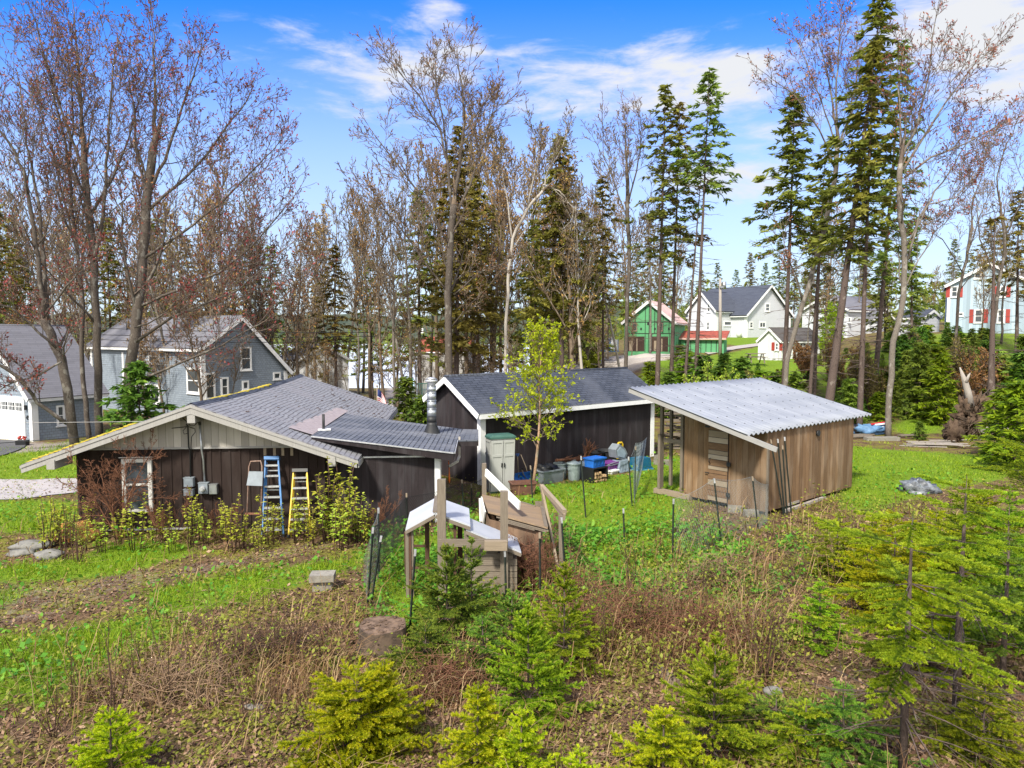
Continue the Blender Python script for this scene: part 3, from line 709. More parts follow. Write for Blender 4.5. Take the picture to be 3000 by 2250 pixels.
    cd.tube([onwall(583, 1245, .12), onwall(582, 1236, .13), onwall(578, 1234, .22)], .04, 8); cd.build('service_mast', M['iron'], house)
    cb = MB()
    cb.tube([onwall(549, 1249, .16), onwall(538, 1262, .2), onwall(541, 1272, .2), onwall(549, 1270, .16)], .008, 5)
    cb.tube([onwall(549, 1249, .16), onwall(570, 1256, .16), onwall(571, 1266, .16), onwall(560, 1280, .16), onwall(557, 1308, .14), onwall(557, 1340, .05)], .01, 5)
    cb.tube([onwall(540, 1222, .3), onwall(560, 1246, .25), onwall(572, 1247, .25), onwall(580, 1237, .2)], .01, 5); cb.build('loose_cable', M['wire'], house)
    pt = MB()                                               # bare wood patch under the panel
    for u in (760, 788, 812, 838): a = onwall(u, 1335, .026); pt.obox(a, E1 * .075, E2 * .02, UPZ * .22)
    pt.build('bare_blocking', M['wood_tan'], house)
    sk = MB(); a = onwall(268, 1557, .09); sk.obox(a, E1 * 2.6, E2 * .05, UPZ * .045); sk.build('sill_pipe', M['alu'], house)
    # --- lower extension toward the dark shed
    A = P(912, 1277, 19.65); B = P(1329, 1326, 19.95); C = P(1338, 1288, 22.2); C.z = B.z + .02
    up0 = roofpt(2.75, 1.2, .13); up1 = roofpt(2.9, 7.2, .06)
    up0 = P(912, 1272, 19.9)
    D_ = P(1402, 1255, 24.55); D_.z = C.z + .02; C2 = P(1402, 1287, 22.3); C2.z = C.z - .01
    t2 = V((0, 0, -.05))
    rf = MB()
    J0 = roofpt((A - APX).dot(E1), (A - APX).dot(E2), .0); J0.z = max(J0.z, A.z)
    def slab(q):
        rf.face(q); rf.face([p + t2 for p in reversed(q)])
        for i in range(len(q)): a, b = q[i], q[(i + 1) % len(q)]; rf.face([b, a, a + t2, b + t2])
    J1 = P(1012, 1213, 25.2)
    J1.z = max(J1.z, roofpt((J1 - APX).dot(E1), 6, .02).z)
    MID = C + (D_ - C2) * .98 + V((-.02, 0, .02)); MID = V((C.x + .02, D_.y + .1, C.z + .02))
    slab([A, B, C, MID, J1]); slab([C + V((.004, .0, -.003)), C2, D_, MID + V((.004, 0, -.003))])
    er = rf.build('extension_roof', M['shingle_add'], house)
    fs = MB(); dn = -UPZ * .2
    fs.prism([A + t2 * 1.05, B + t2 * 1.05, B + t2 + dn, A + t2 + dn * .3], E2 * .05)
    fs.prism([C + t2 * 1.1 + E1 * .06, C2 + t2 * 1.1, C2 + t2 + dn * .7, C + t2 + dn * .7 + E1 * .06], E2 * .05)
    fs.prism([B + t2 * 1.05 - E1 * .05 + E2 * .06, C + t2 * 1.05 - E1 * .05, C + t2 + dn - E1 * .05, B + t2 + dn - E1 * .05 + E2 * .06], E1 * .045)
    fs.build('extension_fascia', M['dark_wall'], house)
    ds = MB(); ds.obox(A - E2 * .03 + t2 * .6, (B - A), E2 * .025, UPZ * .035); ds.obox(B + E1 * .02 + t2 * .6, (C - B), E1 * .025, UPZ * .035); ds.build('drip_edge', M['alu'], house)
    # extension walls
    ew = MB(); base = G0 + E1 * W2; cr = P(1287, 1400, 20.25); L = (cr - base).dot(E1); yb = (cr - base).dot(E2)
    s0 = base + E2 * max(yb, .02) - E1 * .2
    ew.prism([s0 - UPZ * .4, s0 + E1 * (L + .2) - UPZ * .4, s0 + E1 * (L + .2) + UPZ * (B.z - .14), s0 + UPZ * (A.z - .1)], E2 * 1.95)
    ew.build('extension_wall', M['dark_wall'], house)
    tr = MB(); a = P(1060, 1343, s0.y - .0); off = (a - s0).dot(E1); zz = a.z
    tr.obox(s0 + E1 * off - E2 * .045 + UPZ * zz, E1 * (L + .2 - off - .12), E2 * .04, UPZ * .045); tr.build('gutter_strip', M['alu'], house)
    cb = MB(); q = s0 + E1 * (L + .2)
    cb.obox(q - E1 * .13 - E2 * .03 - UPZ * .3, E1 * .13, E2 * .027, UPZ * (B.z + .1)); cb.obox(q + E1 * .003 - E2 * .03 - UPZ * .3, E1 * .027, E2 * .16, UPZ * (B.z + .1))
    cb.obox(q + E1 * .003 + E2 * .3 - UPZ * .3, E1 * .05, E2 * .1, UPZ * (B.z + .1)); cb.build('corner_board', M['white'], house)
    # propped-open side window
    o = P(1340, 1352, 21.4); wn = MB(); wn.beam(o, o + V((.0, .9, .02)), .06, .07); wn.beam(o + V((.0, .9, 0)), o + V((0, .9, .62)), .06, .07); wn.beam(o + V((0, 0, 0)), o + V((-.25, -.15, -.12)), .06, .07); wn.build('open_sash', M['beige'], house)
    # patch of lifted felt between the roofs
    fl = MB(); rng = random.Random(8)
    for i in range(16):
        t = i / 15; p = A.lerp(J1, t) + V((-.1, .1, 0)); s = (p - APX).dot(E1); Lq = (p - APX).dot(E2); wd = .6 - .25 * t
        a = roofpt(s - wd + rng.uniform(-.05, .05), Lq + .35, .016 + .004 * i); b = roofpt(s + .05, Lq + .3, .05 + .004 * i)
        e = (J1 - A).normalized() * .52
        fl.face([a, b, b + e + UPZ * .012, a + e + UPZ * .012])
    fl.build('roofing_felt', mat('pinkish torn roofing felt', (.34, .3, .305), (.24, .2, .21), 5, (4, 1, 1), .8, bump=.3), house)
    pv = MB(); p = P(948, 1252, 21.0); p.z = A.z - .1; pv.tube([p, p + UPZ * .55], .04, 10); pv.build('vent_pipe', M['iron'], house)
    pv = MB(); pv.box(p + UPZ * .10 + V((.03, -.03, 0)), (.36, .24, .03), .3); pv.build('vent_flashing', M['white'], house)
    # stove pipe
    q = P(1265, 1250, 23.2); q.z = B.z + .04; mb = MB(); mb.tube([q - UPZ * .05, q + UPZ * .08, q + UPZ * .34, q + UPZ * .42], [.3, .27, .16, .16], 20); mb.build('chimney_boot', M['iron'], house)
    top = P(1262, 1125, q.y).z; mb = MB(); mb.tube([q + UPZ * .4, q + UPZ * .6], [.155, .155], 20); mb.build('chimney_collar', M['iron'], house)
    mb = MB(); z = q.z + .6; k = 0
    while z < top - .1:
        z2 = min(z + .27, top - .05); mb.tube([V((q.x, q.y, z)), V((q.x, q.y, z2 - .02))], [.145, .145], 20); mb.tube([V((q.x, q.y, z2 - .03)), V((q.x, q.y, z2))], [.155, .155], 20); z = z2
    ch = mb.build('chimney', M['steel'], house)
    mb = MB(); c = V((q.x, q.y, top - .03)); mb.tube([c, c + UPZ * .08], [.13, .13], 16); mb.tube([c + UPZ * .08, c + UPZ * .1, c + UPZ * .16, c + UPZ * .2], [.16, .2, .2, .16], 20); mb.tube([c + UPZ * .2, c + UPZ * .25], [.2, .06], 20); mb.build('chimney_cap', M['alu'], ch)
build_house()

# ------------------------------------------------------------------ the long dark shed
SA, SB = V((.77, .638, 0)).normalized(), V((-.638, .77, 0)).normalized(); SO = G(1409, 1421)
shed = thing('dark_shed', 'long dark stained shed with slate grey shingled roof and white trim', 'shed', SO, math.atan2(SA.y, SA.x))
sl = (G(1917, 1337) - SO).length
gable_block(shed, SO, SB, 3.05, SA, sl, 2.66, 1.06, M['dark_wall'], M['shingle_dark'], M['white'], over=.3, th=.1, corner=.2, base=-.3, ridge_at=.6, eave2=3.013)
# ------------------------------------------------------------------ chicken coop with corrugated roof
CC = G(2243, 1512); CA, CB = V((.765, .645, 0)).normalized(), V((-.645, .765, 0)).normalized()
coop = thing('chicken_coop', 'brown board coop with a corrugated metal lean-to roof and plank door', 'coop', CC, math.atan2(CA.y, CA.x))
def build_coop():
    RW = (G(2476, 1432) - CC).length; LW = 2.95
    z0, z1 = 2.5, 2.5 + 2.95 * .245
    wl = MB(); t = .06
    wl.prism([CC + UPZ * .12, CC + CA * RW + UPZ * .12, CC + CA * RW + UPZ * z0, CC + UPZ * z0], CB * t)                                    # right face
    wl.prism([CC + CB * t + UPZ * .12, CC + CB * LW + UPZ * .12, CC + CB * LW + UPZ * z1, CC + CB * t + UPZ * z0], CA * t)                      # left face
    wl.prism([CC + CA * RW + CB * t + UPZ * .12, CC + CA * RW + CB * LW + UPZ * .12, CC + CA * RW + CB * LW + UPZ * z1, CC + CA * RW + CB * t + UPZ * z0], -CA * t)
    wl.prism([CC + CB * LW + CA * t + UPZ * .12, CC + CA * (RW - t) + CB * LW + UPZ * .12, CC + CA * (RW - t) + CB * LW + UPZ * z1, CC + CA * t + CB * LW + UPZ * z1], -CB * t)
    wl.build('wall', M['coop'], coop)
    # plank door on the left face
    d0, d1 = 1.05, 1.72
    rng = random.Random(3); zt = .2
    def lw(u): # distance along CB of pixel column u on the left face
        r = ray(u, 1300); # solve CC + t CB on the ray plane
        k = r.x / r.y; return (k * CC.y - CC.x) / (CB.x - k * CB.y)
    d0, d1 = lw(2136), lw(2078); top = 2.5 + d0 * .245 - .06; bz = .16; dr = None
    dbase = MB(); dbase.obox(CC + CB * d0 - CA * .03 + UPZ * bz, CB * (d1 - d0), CA * .027, UPZ * (top - bz)); dr = dbase.build('door', M['iron'], coop)
    n = 15; hts = [rng.uniform(.09, .18) for _ in range(n)]; s = sum(hts); z = bz
    for i, h in enumerate(hts):
        h = h / s * (top - bz); k1 = MB(); k1.obox(CC + CB * (d0 + .01) - CA * (.052 + rng.uniform(0, .006)) + UPZ * z, CB * (d1 - d0 - .02), CA * .02, UPZ * (h - .016)); z += h; k1.build('plank', M['pallet_pale' if i in (8, 11) else 'pallet' if i % 3 else 'wood_tan'], dr)
    for zz in (top - .12, 1.32, .36):
        hb = MB(); hb.obox(CC + CB * (d0 - .1) - CA * .075 + UPZ * zz, CB * .13, CA * .018, UPZ * .13); hb.build('hinge', M['iron'], dr)
    hb = MB(); hb.obox(CC + CB * (d1 - .05) - CA * .075 + UPZ * (top - .3), CB * .17, CA * .018, UPZ * .06); hb.obox(CC + CB * (d1 - .05) - CA * .075 + UPZ * 1.0, CB * .15, CA * .018, UPZ * .03)
    q = CC + CB * (d1 - .1) - CA * .08 + UPZ * 1.5; hb.tube([q, q - CA * .06 - UPZ * .03, q - CA * .07 - UPZ * .12, q - UPZ * .17], .012, 6); hb.build('latch', M['iron'], dr)
    # open run frame beyond the boards
    e = LW; f = 3.85
    for dd, ht in ((e + .06, z1 - .1), (f, z1 + .05)):
        p = CC + CB * dd; fr = MB(); fr.obox(p - CA * .01 + UPZ * .22, CA * .1, CB * .1, UPZ * (ht - .22)); fr.build('run_post', M['wood_grey'], coop)
    p = CC + CB * f; fr = MB(); fr.obox(p - CA * .11 + UPZ * .15, CA * .095, CB * .1, UPZ * (1.9)); fr.build('run_post', M['wood_grey'], coop); fr = MB(); fr.obox(p + CA * .5 + UPZ * .22, CA * .09, CB * .09, UPZ * (z1 - .4)); fr.build('run_post', M['wood_grey'], coop)
    fr = MB(); fr.obox(CC + CB * (e + .16) + CA * .01 + UPZ * 1.78, CB * (f - e - .2), CA * .05, UPZ * .14); fr.build('run_rail', M['wood_grey'], coop); fr = MB(); fr.obox(CC + CB * (e - .1) - CA * .02 + UPZ * (z1 - .12), CB * (f - e + .3), CA * .05, UPZ * .1)
    fr.build('run_rail', M['wood_grey'], coop)
    for k in (6,): fr = MB(); fr.obox(CC + CB * (f - .02) + CA * (.7 + k * .55) + UPZ * .2, CA * .05, CB * .05, UPZ * (z1 - .2)); fr.build('run_post', M['wood_grey'], coop)
    sb = MB(); sb.obox(CC + CB * (e - .3) - CA * .12 + UPZ * .02, CB * (f - e + .55), CA * .2, UPZ * .16); sb.build('sill', M['wood_tan'], coop)
    co = MB(); co.obox(CC - CA * .03 - CB * .045 + UPZ * .02, CA * .09, CB * .04, UPZ * 2.05); co.build('corner_board', M['wood_grey'], coop)
    # corrugated roof: ribs run down the slope
    s0, s1, t0, t1 = -1.28, RW + 1.15, -.1, 4.3; zf = lambda tt: 2.56 + (tt + .05) * .25
    me_v = []; N = 33 * 6; rows = 9
    for i in range(N + 1):
        s_ = s0 + (s1 - s0) * i / N; hh = .034 * math.cos(2 * math.pi * i / 6)
        for j in range(rows):
            tt = t0 + (t1 - t0) * j / (rows - 1); me_v.append(CC + CA * s_ + CB * tt + UPZ * (zf(tt) + hh))
    rb = MB(); rb.v = [p[:] for p in me_v]
    for i in range(N):
        for j in range(rows - 1):
            q = (i * rows + j, (i + 1) * rows + j, (i + 1) * rows + j + 1, i * rows + j + 1); rb.f.append(q); rb.sm.append(True); rb.mi.append(0)
            for k in q: ii, jj = divmod(k, rows); rb.uv += [ii * .03, jj * .55]
    roof = rb.build('roof', M['corrugated'], coop)
    sm = roof.modifiers.new('thickness', 'SOLIDIFY'); sm.thickness = .012; sm.offset = -1
    sc = MB()
    for i in range(2, 33, 2):
        for j in range(8):
            s_ = s0 + (s1 - s0) * i / 33; tt = t0 + .06 + (t1 - t0 - .12) * j / 7; c = CC + CA * s_ + CB * tt + UPZ * (zf(tt) + .022); sc.tube([c, c + UPZ * .02], [.022, .018], 6)
    tag(sc.build('roof_screws', M['iron'], roof), kind='stuff')
    rk = MB(); a = CC + CA * (s0 + .06) + CB * 4.28; b = CC + CA * (s0 + .06) - CB * 1.0; a.z = zf(4.28) - .09; b.z = zf(-1.0) - .09; rk.beam(a, b, .045, .14); rk.build('rake_board', M['trim_grey'], coop)
    pr = MB()
    for tt in (.1, 1.4, 2.8, 4.2): a = CC + CA * (s0 + .1) + CB * tt; b = CC + CA * (s1 - .05) + CB * tt; a.z = b.z = zf(tt) - .075; pr.beam(a, b, .045, .085)
    pr.build('purlin', M['wood_grey'], coop)
    vt = MB(); p = CC + CA * 2.98 - CB * .02 + UPZ * 2.22; vt.tube([p + CB * .01, p - CB * .05], [.09, .1], 12); vt.build('vent_cap', M['iron'], coop)
build_coop()
# ------------------------------------------------------------------ houses farther off
def n2(x, y): return V((x, y, 0)).normalized()
def wall_win(parent, O, ex, nrm, u0, u1, v0, v1, cols=1, rows=2, frame=.1, shutters=None, name='window'):
    """window that fills the pixel box on the wall plane through O along ex"""
    def hit(u, v):
        r = ray(u, v); nn = V(nrm); k = (V(O) - V((0, 0, CAM_H))).dot(nn) / r.dot(nn); return V((0, 0, CAM_H)) + r * k
    a, b = hit(u0, v1), hit(u1, v1); c = hit((u0 + u1) / 2, v0); d = hit((u0 + u1) / 2, v1)
    e = V(ex).normalized()
    o = a if (b - a).dot(e) > 0 else b
    o.z = d.z
    return window(parent, o, e, nrm, abs((b - a).dot(e)), c.z - d.z, cols, rows, frame, None, shutters, name)
# grey garage at the left edge
go = G(98, 1294); gx, gy = n2(-.873, .487), n2(.487, .873)
garage = thing('shingled_garage', 'grey shingled garage with a white carriage door and small square windows', 'garage', go)
gable_block(garage, go, gx, 7.4, gy, 3.6, 2.35, 3.5, M['clap_grey'], M['shingle_house'], M['white'], over=.3, th=.12, corner=.28, base=-.6)
nf = -gy
def front_pt(s, z): return go + gx * s + UPZ * (z - go.z + tz(go.x, go.y)) + nf * .0
def garage_door():
    mb = MB(); s0, s1 = .75, 3.6
    mb.obox(go + gx * s0 + nf * .003 - UPZ * .1, gx * (s1 - s0), nf * .05, UPZ * 2.2)
    for k in range(7): mb.obox(go + gx * (s0 + .02 + (s1 - s0 - .07) * k / 6) + nf * .055 - UPZ * .1, gx * .05, nf * .012, UPZ * 1.5)
    for zz in (1.4, 2.02): mb.obox(go + gx * s0 + nf * .055 + UPZ * zz, gx * (s1 - s0), nf * .014, UPZ * .07)
    fr = MB(); fr.obox(go + gx * (s0 - .14) + nf * .003 - UPZ * .1, gx * .135, nf * .07, UPZ * 2.35); fr.obox(go + gx * (s0 - .14) + nf * .003 + UPZ * 2.12, gx * 3.2, nf * .075, UPZ * .14)
    d = mb.build('door', M['white'], garage); fr.build('door_frame', M['white'], d)
    for k in range(4):
        o = go + gx * (s0 + .1 + k * .69) + nf * .056 + UPZ * 1.55
        p = MB(); p.obox(o, gx * .58, nf * .01, UPZ * .4); p.build('pane', M['glass'], d)
        b = MB()
        for j in (1, 2, 3): b.obox(o + gx * (.58 * j / 4 - .012) + nf * .01, gx * .024, nf * .012, UPZ * .4)
        b.obox(o + nf * .01 + UPZ * .19, gx * .58, nf * .009, UPZ * .024); b.build('muntin', M['white'], d)
garage_door()
wall_win(garage, go, gy, n2(.873, -.487), 166, 190, 1187, 1247, 1, 2, .1)
cu = bpy.data.curves.new('house_number', 'FONT'); cu.body = '45'; cu.size = .34; cu.extrude = .012
tmp = bpy.data.objects.new('lettering', cu); COL.objects.link(tmp); bpy.context.view_layer.update(); nm_ = bpy.data.meshes.new_from_object(tmp.evaluated_get(bpy.context.evaluated_depsgraph_get())); bpy.data.objects.remove(tmp)
nb = bpy.data.objects.new('house_number', nm_); COL.objects.link(nb); nb.parent = garage; nm_.materials.clear(); nm_.materials.append(M['black'])
nx = -gx; rot = Matrix((nx, UPZ, nf)).transposed().to_4x4(); pz = go + gx * .56 + nf * .02 + UPZ * 1.1
nb.matrix_local = mw(garage).inverted() @ Matrix.Translation(pz) @ rot
lm = MB(); lm.obox(go + gx * .4 + nf * .003 + UPZ * 1.62, gx * .14, nf * .12, UPZ * .24); lm.build('wall_lamp', M['iron'], garage)
fp = thing('flower_crate', 'black crate of red flowers beside the white garage door', 'planter', G(66, 1305))
q = G(66, 1305); mb = MB(); mb.box(q + UPZ * .12, (.5, .3, .24)); mb.box(q + UPZ * .25, (.54, .34, .03)); mb.build('crate', M['black'], fp)
mb = MB(); rng = random.Random(1)
for i in range(14): mb.blob(q + V((rng.uniform(-.25, .25), rng.uniform(-.12, .12), .33 + rng.uniform(0, .12))), (.06, .06, .05), i, .2, 6, 4)
mb.build('flower', M['red'], fp)

# two storey grey house
ho = on(592, 48.0); ho.z = tz(ho.x, ho.y); hx, hy = n2(.6, .8), n2(-.8, .6)
gh = thing('two_storey_house', 'two storey grey shingled house with white framed windows and long shingle roof', 'house', ho)
hz = ho.z
gable_block(gh, ho, hx, 6.7, hy, 16.5, 4.5 - hz, 2.0, M['clap_grey'], M['shingle_house'], M['white'], over=.35, th=.16, corner=.3, ridge_at=.44, eave2=2.7 - hz, base=-1.2)
nL, nR = -hx, -hy
for a in ((437, 470, 1020, 1066, 1, 2), (400, 470, 1125, 1180, 3, 1), (550, 587, 1077, 1153, 1, 2)): wall_win(gh, ho, hy, nL, *a, frame=.14)
for a in ((601, 631, 1092, 1170, 1, 2), (647, 670, 1105, 1160, 1, 2), (704, 737, 1016, 1085, 1, 2), (709, 729, 1115, 1142, 1, 1), (800, 822, 1090, 1112, 1, 1)): wall_win(gh, ho, hx, nR, *a, frame=.12)
mb = MB()
q = ho + hy * 13.5 + hx * 1.6 + UPZ * (4.5 - hz + 1.15); mb.tube([q, q + UPZ * .75], .13, 8); mb.build('vent_pipe', M['iron'], gh)
mb = MB(); mb.obox(ho + hy * 10.9 - hx * .05 - UPZ * .5, hy * .25, hx * .047, UPZ * 5.0); mb.build('downspout', M['white'], gh)

# white house seen through the trunks
wo = on(872, 82.0); wx, wy = n2(.86, .5), n2(-.5, .86)
wh = thing('white_house', 'white house half hidden by bare trunks behind the cabin roof', 'house', wo)
gable_block(wh, wo, wx, 6.0, wy, 9, 4.2, 1.7, M['clap_white'], M['shingle_far'], M['white'], base=-1, corner=0)
for a in ((893, 906, 1033, 1055, 1, 2), (930, 942, 1000, 1020, 1, 2), (930, 942, 1035, 1055, 1, 2)): wall_win(wh, wo, wx, -wy, *a, frame=.12)
# red roofed house by the water
ro = on(1222, 120.0)
rh = thing('waterside_house', 'small pale house with a red roof by the water, behind the trees', 'house', ro)
gable_block(rh, ro, n2(.3, .95), 7, n2(.95, -.3), 9, 6.2, 2.2, M['trim_grey'], M['rust_red'], M['white'], base=-3, corner=0)
wall_win(rh, ro, n2(.95, -.3), n2(-.3, -.95), 1230, 1240, 962, 975)

# pale grey house on the hill
MO = G(2185, 989); ax, ay = n2(.85, .53), n2(-.53, .85)
lh = thing('pale_grey_house', 'pale grey clapboard house with dark roof and tall front gable on the hill', 'house', MO)
gable_block(lh, MO, ax, 11.6, ay, 13, 3.9, 4.9, M['clap_pale'], M['shingle_far'], M['white'], over=.5, th=.25, base=-1.5, corner=.4)
WO = MO + ay * 3.2 - ax * 3.8
gable_block(lh, WO, ay, 6.4, ax, 5.6, 4.6, 3.1, M['clap_pale'], M['shingle_far'], M['white'], over=.45, th=.25, base=-1.5, corner=.4, name_wall='wing_wall')
nf2 = -ay
for a in ((2241, 2255, 888, 913, 1, 2), (2195, 2206, 942, 962, 1, 2), (2224, 2243, 942, 961, 2, 1)): wall_win(lh, MO, ax, nf2, *a, frame=.2)
for a in ((2071, 2082, 887, 916, 1, 2), (2069, 2080, 941, 969, 1, 2)): wall_win(lh, WO, ay, -ax, *a, frame=.22)
wall_win(lh, WO, ax, nf2, 2120, 2143, 940, 955, 1, 1, .2)
for u, lab in ((2152, 'white propane tank beside the pale house wall, the left and farther of two'), (2165, 'white propane tank beside the pale house wall, the right and nearer of two')):
    q = G(u, 989 if u == 2165 else 987.5); t_ = thing('propane_tank', lab, 'tank', q, group='propane tanks'); mb = MB()
    mb.tube([q - UPZ * .05, q + UPZ * .12, q + UPZ * .12, q + UPZ * 1.15, q + UPZ * 1.3, q + UPZ * 1.36], [.3, .3, .42, .42, .3, .1], 14); mb.build('tank', M['white'], t_)
    mb = MB(); mb.tube([q + UPZ * 1.32, q + UPZ * 1.52], [.16, .16], 10); mb.build('valve_collar', M['white'], t_)

# white garden shed with red shutters
so = G(2286, 1058); so = on(2286, 70.0)
ws = thing('white_shed', 'white garden shed with red shutters and brown roof on the lawn slope', 'shed', so)
bs = P(2286, 1060, 70).z - so.z
gable_block(ws, so, ay, 2.7, ax, 6.0, 2.05 + bs, 1.15, M['clap_white'], M['shingle_brown'], M['white'], over=.2, th=.12, base=-1.5, corner=.18)
wall_win(ws, so, ax, -ay, 2341, 2361, 1002, 1026, 2, 2, .12, M['red'])
wall_win(ws, so, ay, -ax, 2271, 2282, 1003, 1027, 1, 2, .12, M['red'])

# green sheathed house under construction
GO = on(1827, 86.0); gz = P(1827, 1031, 86).z; qx, qy = n2(.92, -.39), n2(.39, .92)
gr = thing('unfinished_house', 'unfinished house in green sheathing with black seams and pale roof underlay', 'house', GO)
b0 = gz - GO.z
gable_block(gr, GO, qx, 5.9, qy, 7.5, 3.55 + b0, 2.35, M['sheath_green'], M['sheath_pink'], M['white'], over=.35, th=.18, base=-1.5, corner=0)
def green_bits():
    nf_ = -qy; B0 = GO + UPZ * b0; mb = MB()
    for zz in (2.15, 3.5): mb.obox(B0 + UPZ * zz + nf_ * .004 + qx * .05, qx * (5.8), nf_ * .012, UPZ * .09)
    for s in (.65, 1.3, 2.5, 2.95, 3.6, 4.6, 5.3):
        h = 3.55 + (2.35 * (s / 2.95) if s < 2.95 else 2.35 * ((5.9 - s) / 2.95)) - .25
        mb.obox(B0 + qx * s + nf_ * .018 + UPZ * (2.2), qx * .07, nf_ * .01, UPZ * (h - 2.2))
    rng = random.Random(3)
    for s in (.2, .45, 2.5, 2.9, 3.3, 5.4, 5.7): mb.obox(B0 + qx * s + nf_ * .018, qx * .07, nf_ * .01, UPZ * 2.14)
    for i in range(7):
        s = .3 + i * .82; mb.obox(B0 + qx * s + nf_ * .018 + UPZ * (2.6 + .6 * (i % 2)), qx * .2, nf_ * .008, UPZ * .28)
    for k in range(5): mb.obox(B0 + qx * 5.903 + qy * (.4 + k * 1.4), qx * .012, qy * .07, UPZ * 3.4)
    mb.build('seam_tape', M['tape_black'], gr)
    for s, w_ in ((.4, 2.05), (3.35, 1.9)):
        d = MB(); d.obox(B0 + qx * s + nf_ * .004 + UPZ * .1, qx * w_, nf_ * .03, UPZ * 1.75); o = d.build('garage_opening', mat('dark brown opening board', (.05, .028, .02), (.035, .02, .015)), gr)
        e = MB(); e.obox(B0 + qx * (s + .25) + nf_ * .036 + UPZ * .15, qx * .35, nf_ * .03, UPZ * 1.2); e.obox(B0 + qx * (s + 1.1) + nf_ * .036 + UPZ * .1, qx * .15, nf_ * .03, UPZ * 1.5); e.build('leaning_board', M['wood_tan'], o)
    for s in (1.0, 4.05):
        window(gr, B0 + qx * s + UPZ * 2.5 + nf_ * .02, qx, nf_, .55, .95, 1, 1, .08, M['wood_tan'])
    lo = B0 + qx * 5.95 + qy * 3.5; mb = MB(); L = 5.2
    mb.obox(lo - UPZ * 1.2, qx * L, qy * 3, UPZ * 2.6); mb.build('lean_to_wall', M['sheath_green'], gr)
    mb = MB(); a = lo - qy * .4 + UPZ * 1.5; mb.prism([a, a + qy * 3.6 + UPZ * .9, a + qy * 3.6 + UPZ * 1.05, a + UPZ * .15], qx * (L + .3)); mb.build('lean_to_roof', M['rust_red'], gr)
    mb = MB(); mb.obox(a - qy * .05 - UPZ * .02, qx * (L + .3), qy * .04, UPZ * .2); mb.build('lean_to_fascia', M['sheath_pink'], gr)
    mb = MB()
    for k in range(9): mb.obox(lo - qy * .02 + qx * (.1 + k * .6) - UPZ * .6, qx * .08, qy * .012, UPZ * 1.95)
    mb.build('lean_to_seam', M['tape_black'], gr)
green_bits()
# white site container beside it
co_ = on(1760, 84.0); cz = P(1760, 1031, 84).z
tr = thing('site_container', 'white site container with dark blue corner frame near the green house', 'container', co_)
q = V((co_.x, co_.y, cz)); mb = MB(); mb.obox(q + UPZ * .12, V((2.0, -.15, 0)), V((.3, 2.5, 0)), UPZ * 1.3); mb.build('body', M['white'], tr)
mb = MB()
for s in (0, .9, 1.02, 1.92): mb.obox(q + V((s, -.05 - s * .075, .0)), V((.08, -.006, 0)), V((.006, .08, 0)), UPZ * 1.5)
mb.obox(q + V((-.05, -.06, 0)), V((2.1, -.157, 0)), V((0, .08, 0)), UPZ * .16); mb.build('frame', M['blue_fibre'], tr)
mb = MB(); mb.obox(q + V((.3, .3, 1.42)), V((1.2, 0, 0)), V((0, .6, 0)), UPZ * .35); mb.box(q + V((.6, .5, 1.95)), (.3, .3, .4)); mb.build('roof_unit', M['steel'], tr)
# gravel and rock mound in front of it
mb = MB()
for i, (u, v, s) in enumerate(((1760, 1075, 3.5), (1850, 1062, 3.2), (1930, 1050, 3.0), (1700, 1090, 2.6))): q = G(u, v); mb.blob(q - UPZ * .3, (s * 1.5, s, .75), i, .22, 20, 10, 0, 2.2)
tag(mb.build('gravel_mound', M['gravel']), 'grey gravel and ledge mound in front of the green house', 'mound')
# grey house and small garage between the trunks on the right
o = on(2478, 96.0); k = thing('grey_roofed_house', 'grey roofed pale house low behind trunks right of the white shed', 'house', o); zb = P(2478, 958, 96).z - o.z
gable_block(k, o, ay, 7, ax, 9.0, 2.3 + zb, 1.9, M['clap_pale'], M['shingle_house'], M['white'], base=-2.5, corner=0)
gable_block(k, o + ax * 4.2 - ay * 1.5 , ax, 3.4, ay, 4.0, 1.2 + zb, 1.2, M['clap_pale'], M['shingle_house'], M['white'], base=-2.5, corner=0, name_wall='porch_wall')
wall_win(k, o, ay, -ax, 2484, 2494, 930, 945)
o = on(2700, 78.0); k = thing('small_white_garage', 'small white gabled garage behind dark spruces left of the blue house', 'garage', o); zb = P(2700, 965, 78).z - o.z
gable_block(k, o, n2(.9, .43), 2.6, n2(-.43, .9), 3, 1.3 + zb, .7, M['clap_pale'], M['shingle_far'], M['white'], base=-2.5, corner=0, over=.2)
# blue house with red shutters
bo = on(2766, 75.0); bx, by = n2(.87, -.5), n2(.5, .87); bz_ = 5.4 - bo.z
bh = thing('blue_house', 'powder blue house with red shutters and white trimmed gable at the right edge', 'house', bo)
gable_block(bh, bo, bx, 7.0, by, 8, 10.45 - bo.z, 2.0, M['clap_blue'], M['shingle_house'], M['white'], over=.35, th=.16, base=-2, corner=.25)
gable_block(bh, bo + bx * 6.7 + by * 1.2, by, 6.0, bx, 8.0, 10.3 - bo.z, 1.5, M['clap_blue'], M['shingle_brown'], M['white'], over=.3, th=.16, base=-2, corner=0, name_wall='wing_wall')
for a in ((2785, 2806, 838, 871), (2927, 2945, 838, 871), (2853, 2879, 906, 946), (2920, 2943, 906, 946)): wall_win(bh, bo, bx, -by, *a, 1, 2, .12, M['red'])
wall_win(bh, bo, bx, -by, 2853, 2875, 797, 817, 1, 1, .12); wall_win(bh, bo, bx, -by, 2808, 2822, 916, 926, 1, 1, .06)
wall_win(bh, bo + by * 1.2, bx, -by, 2982, 2996, 836, 862, 1, 2, .12, M['red'])

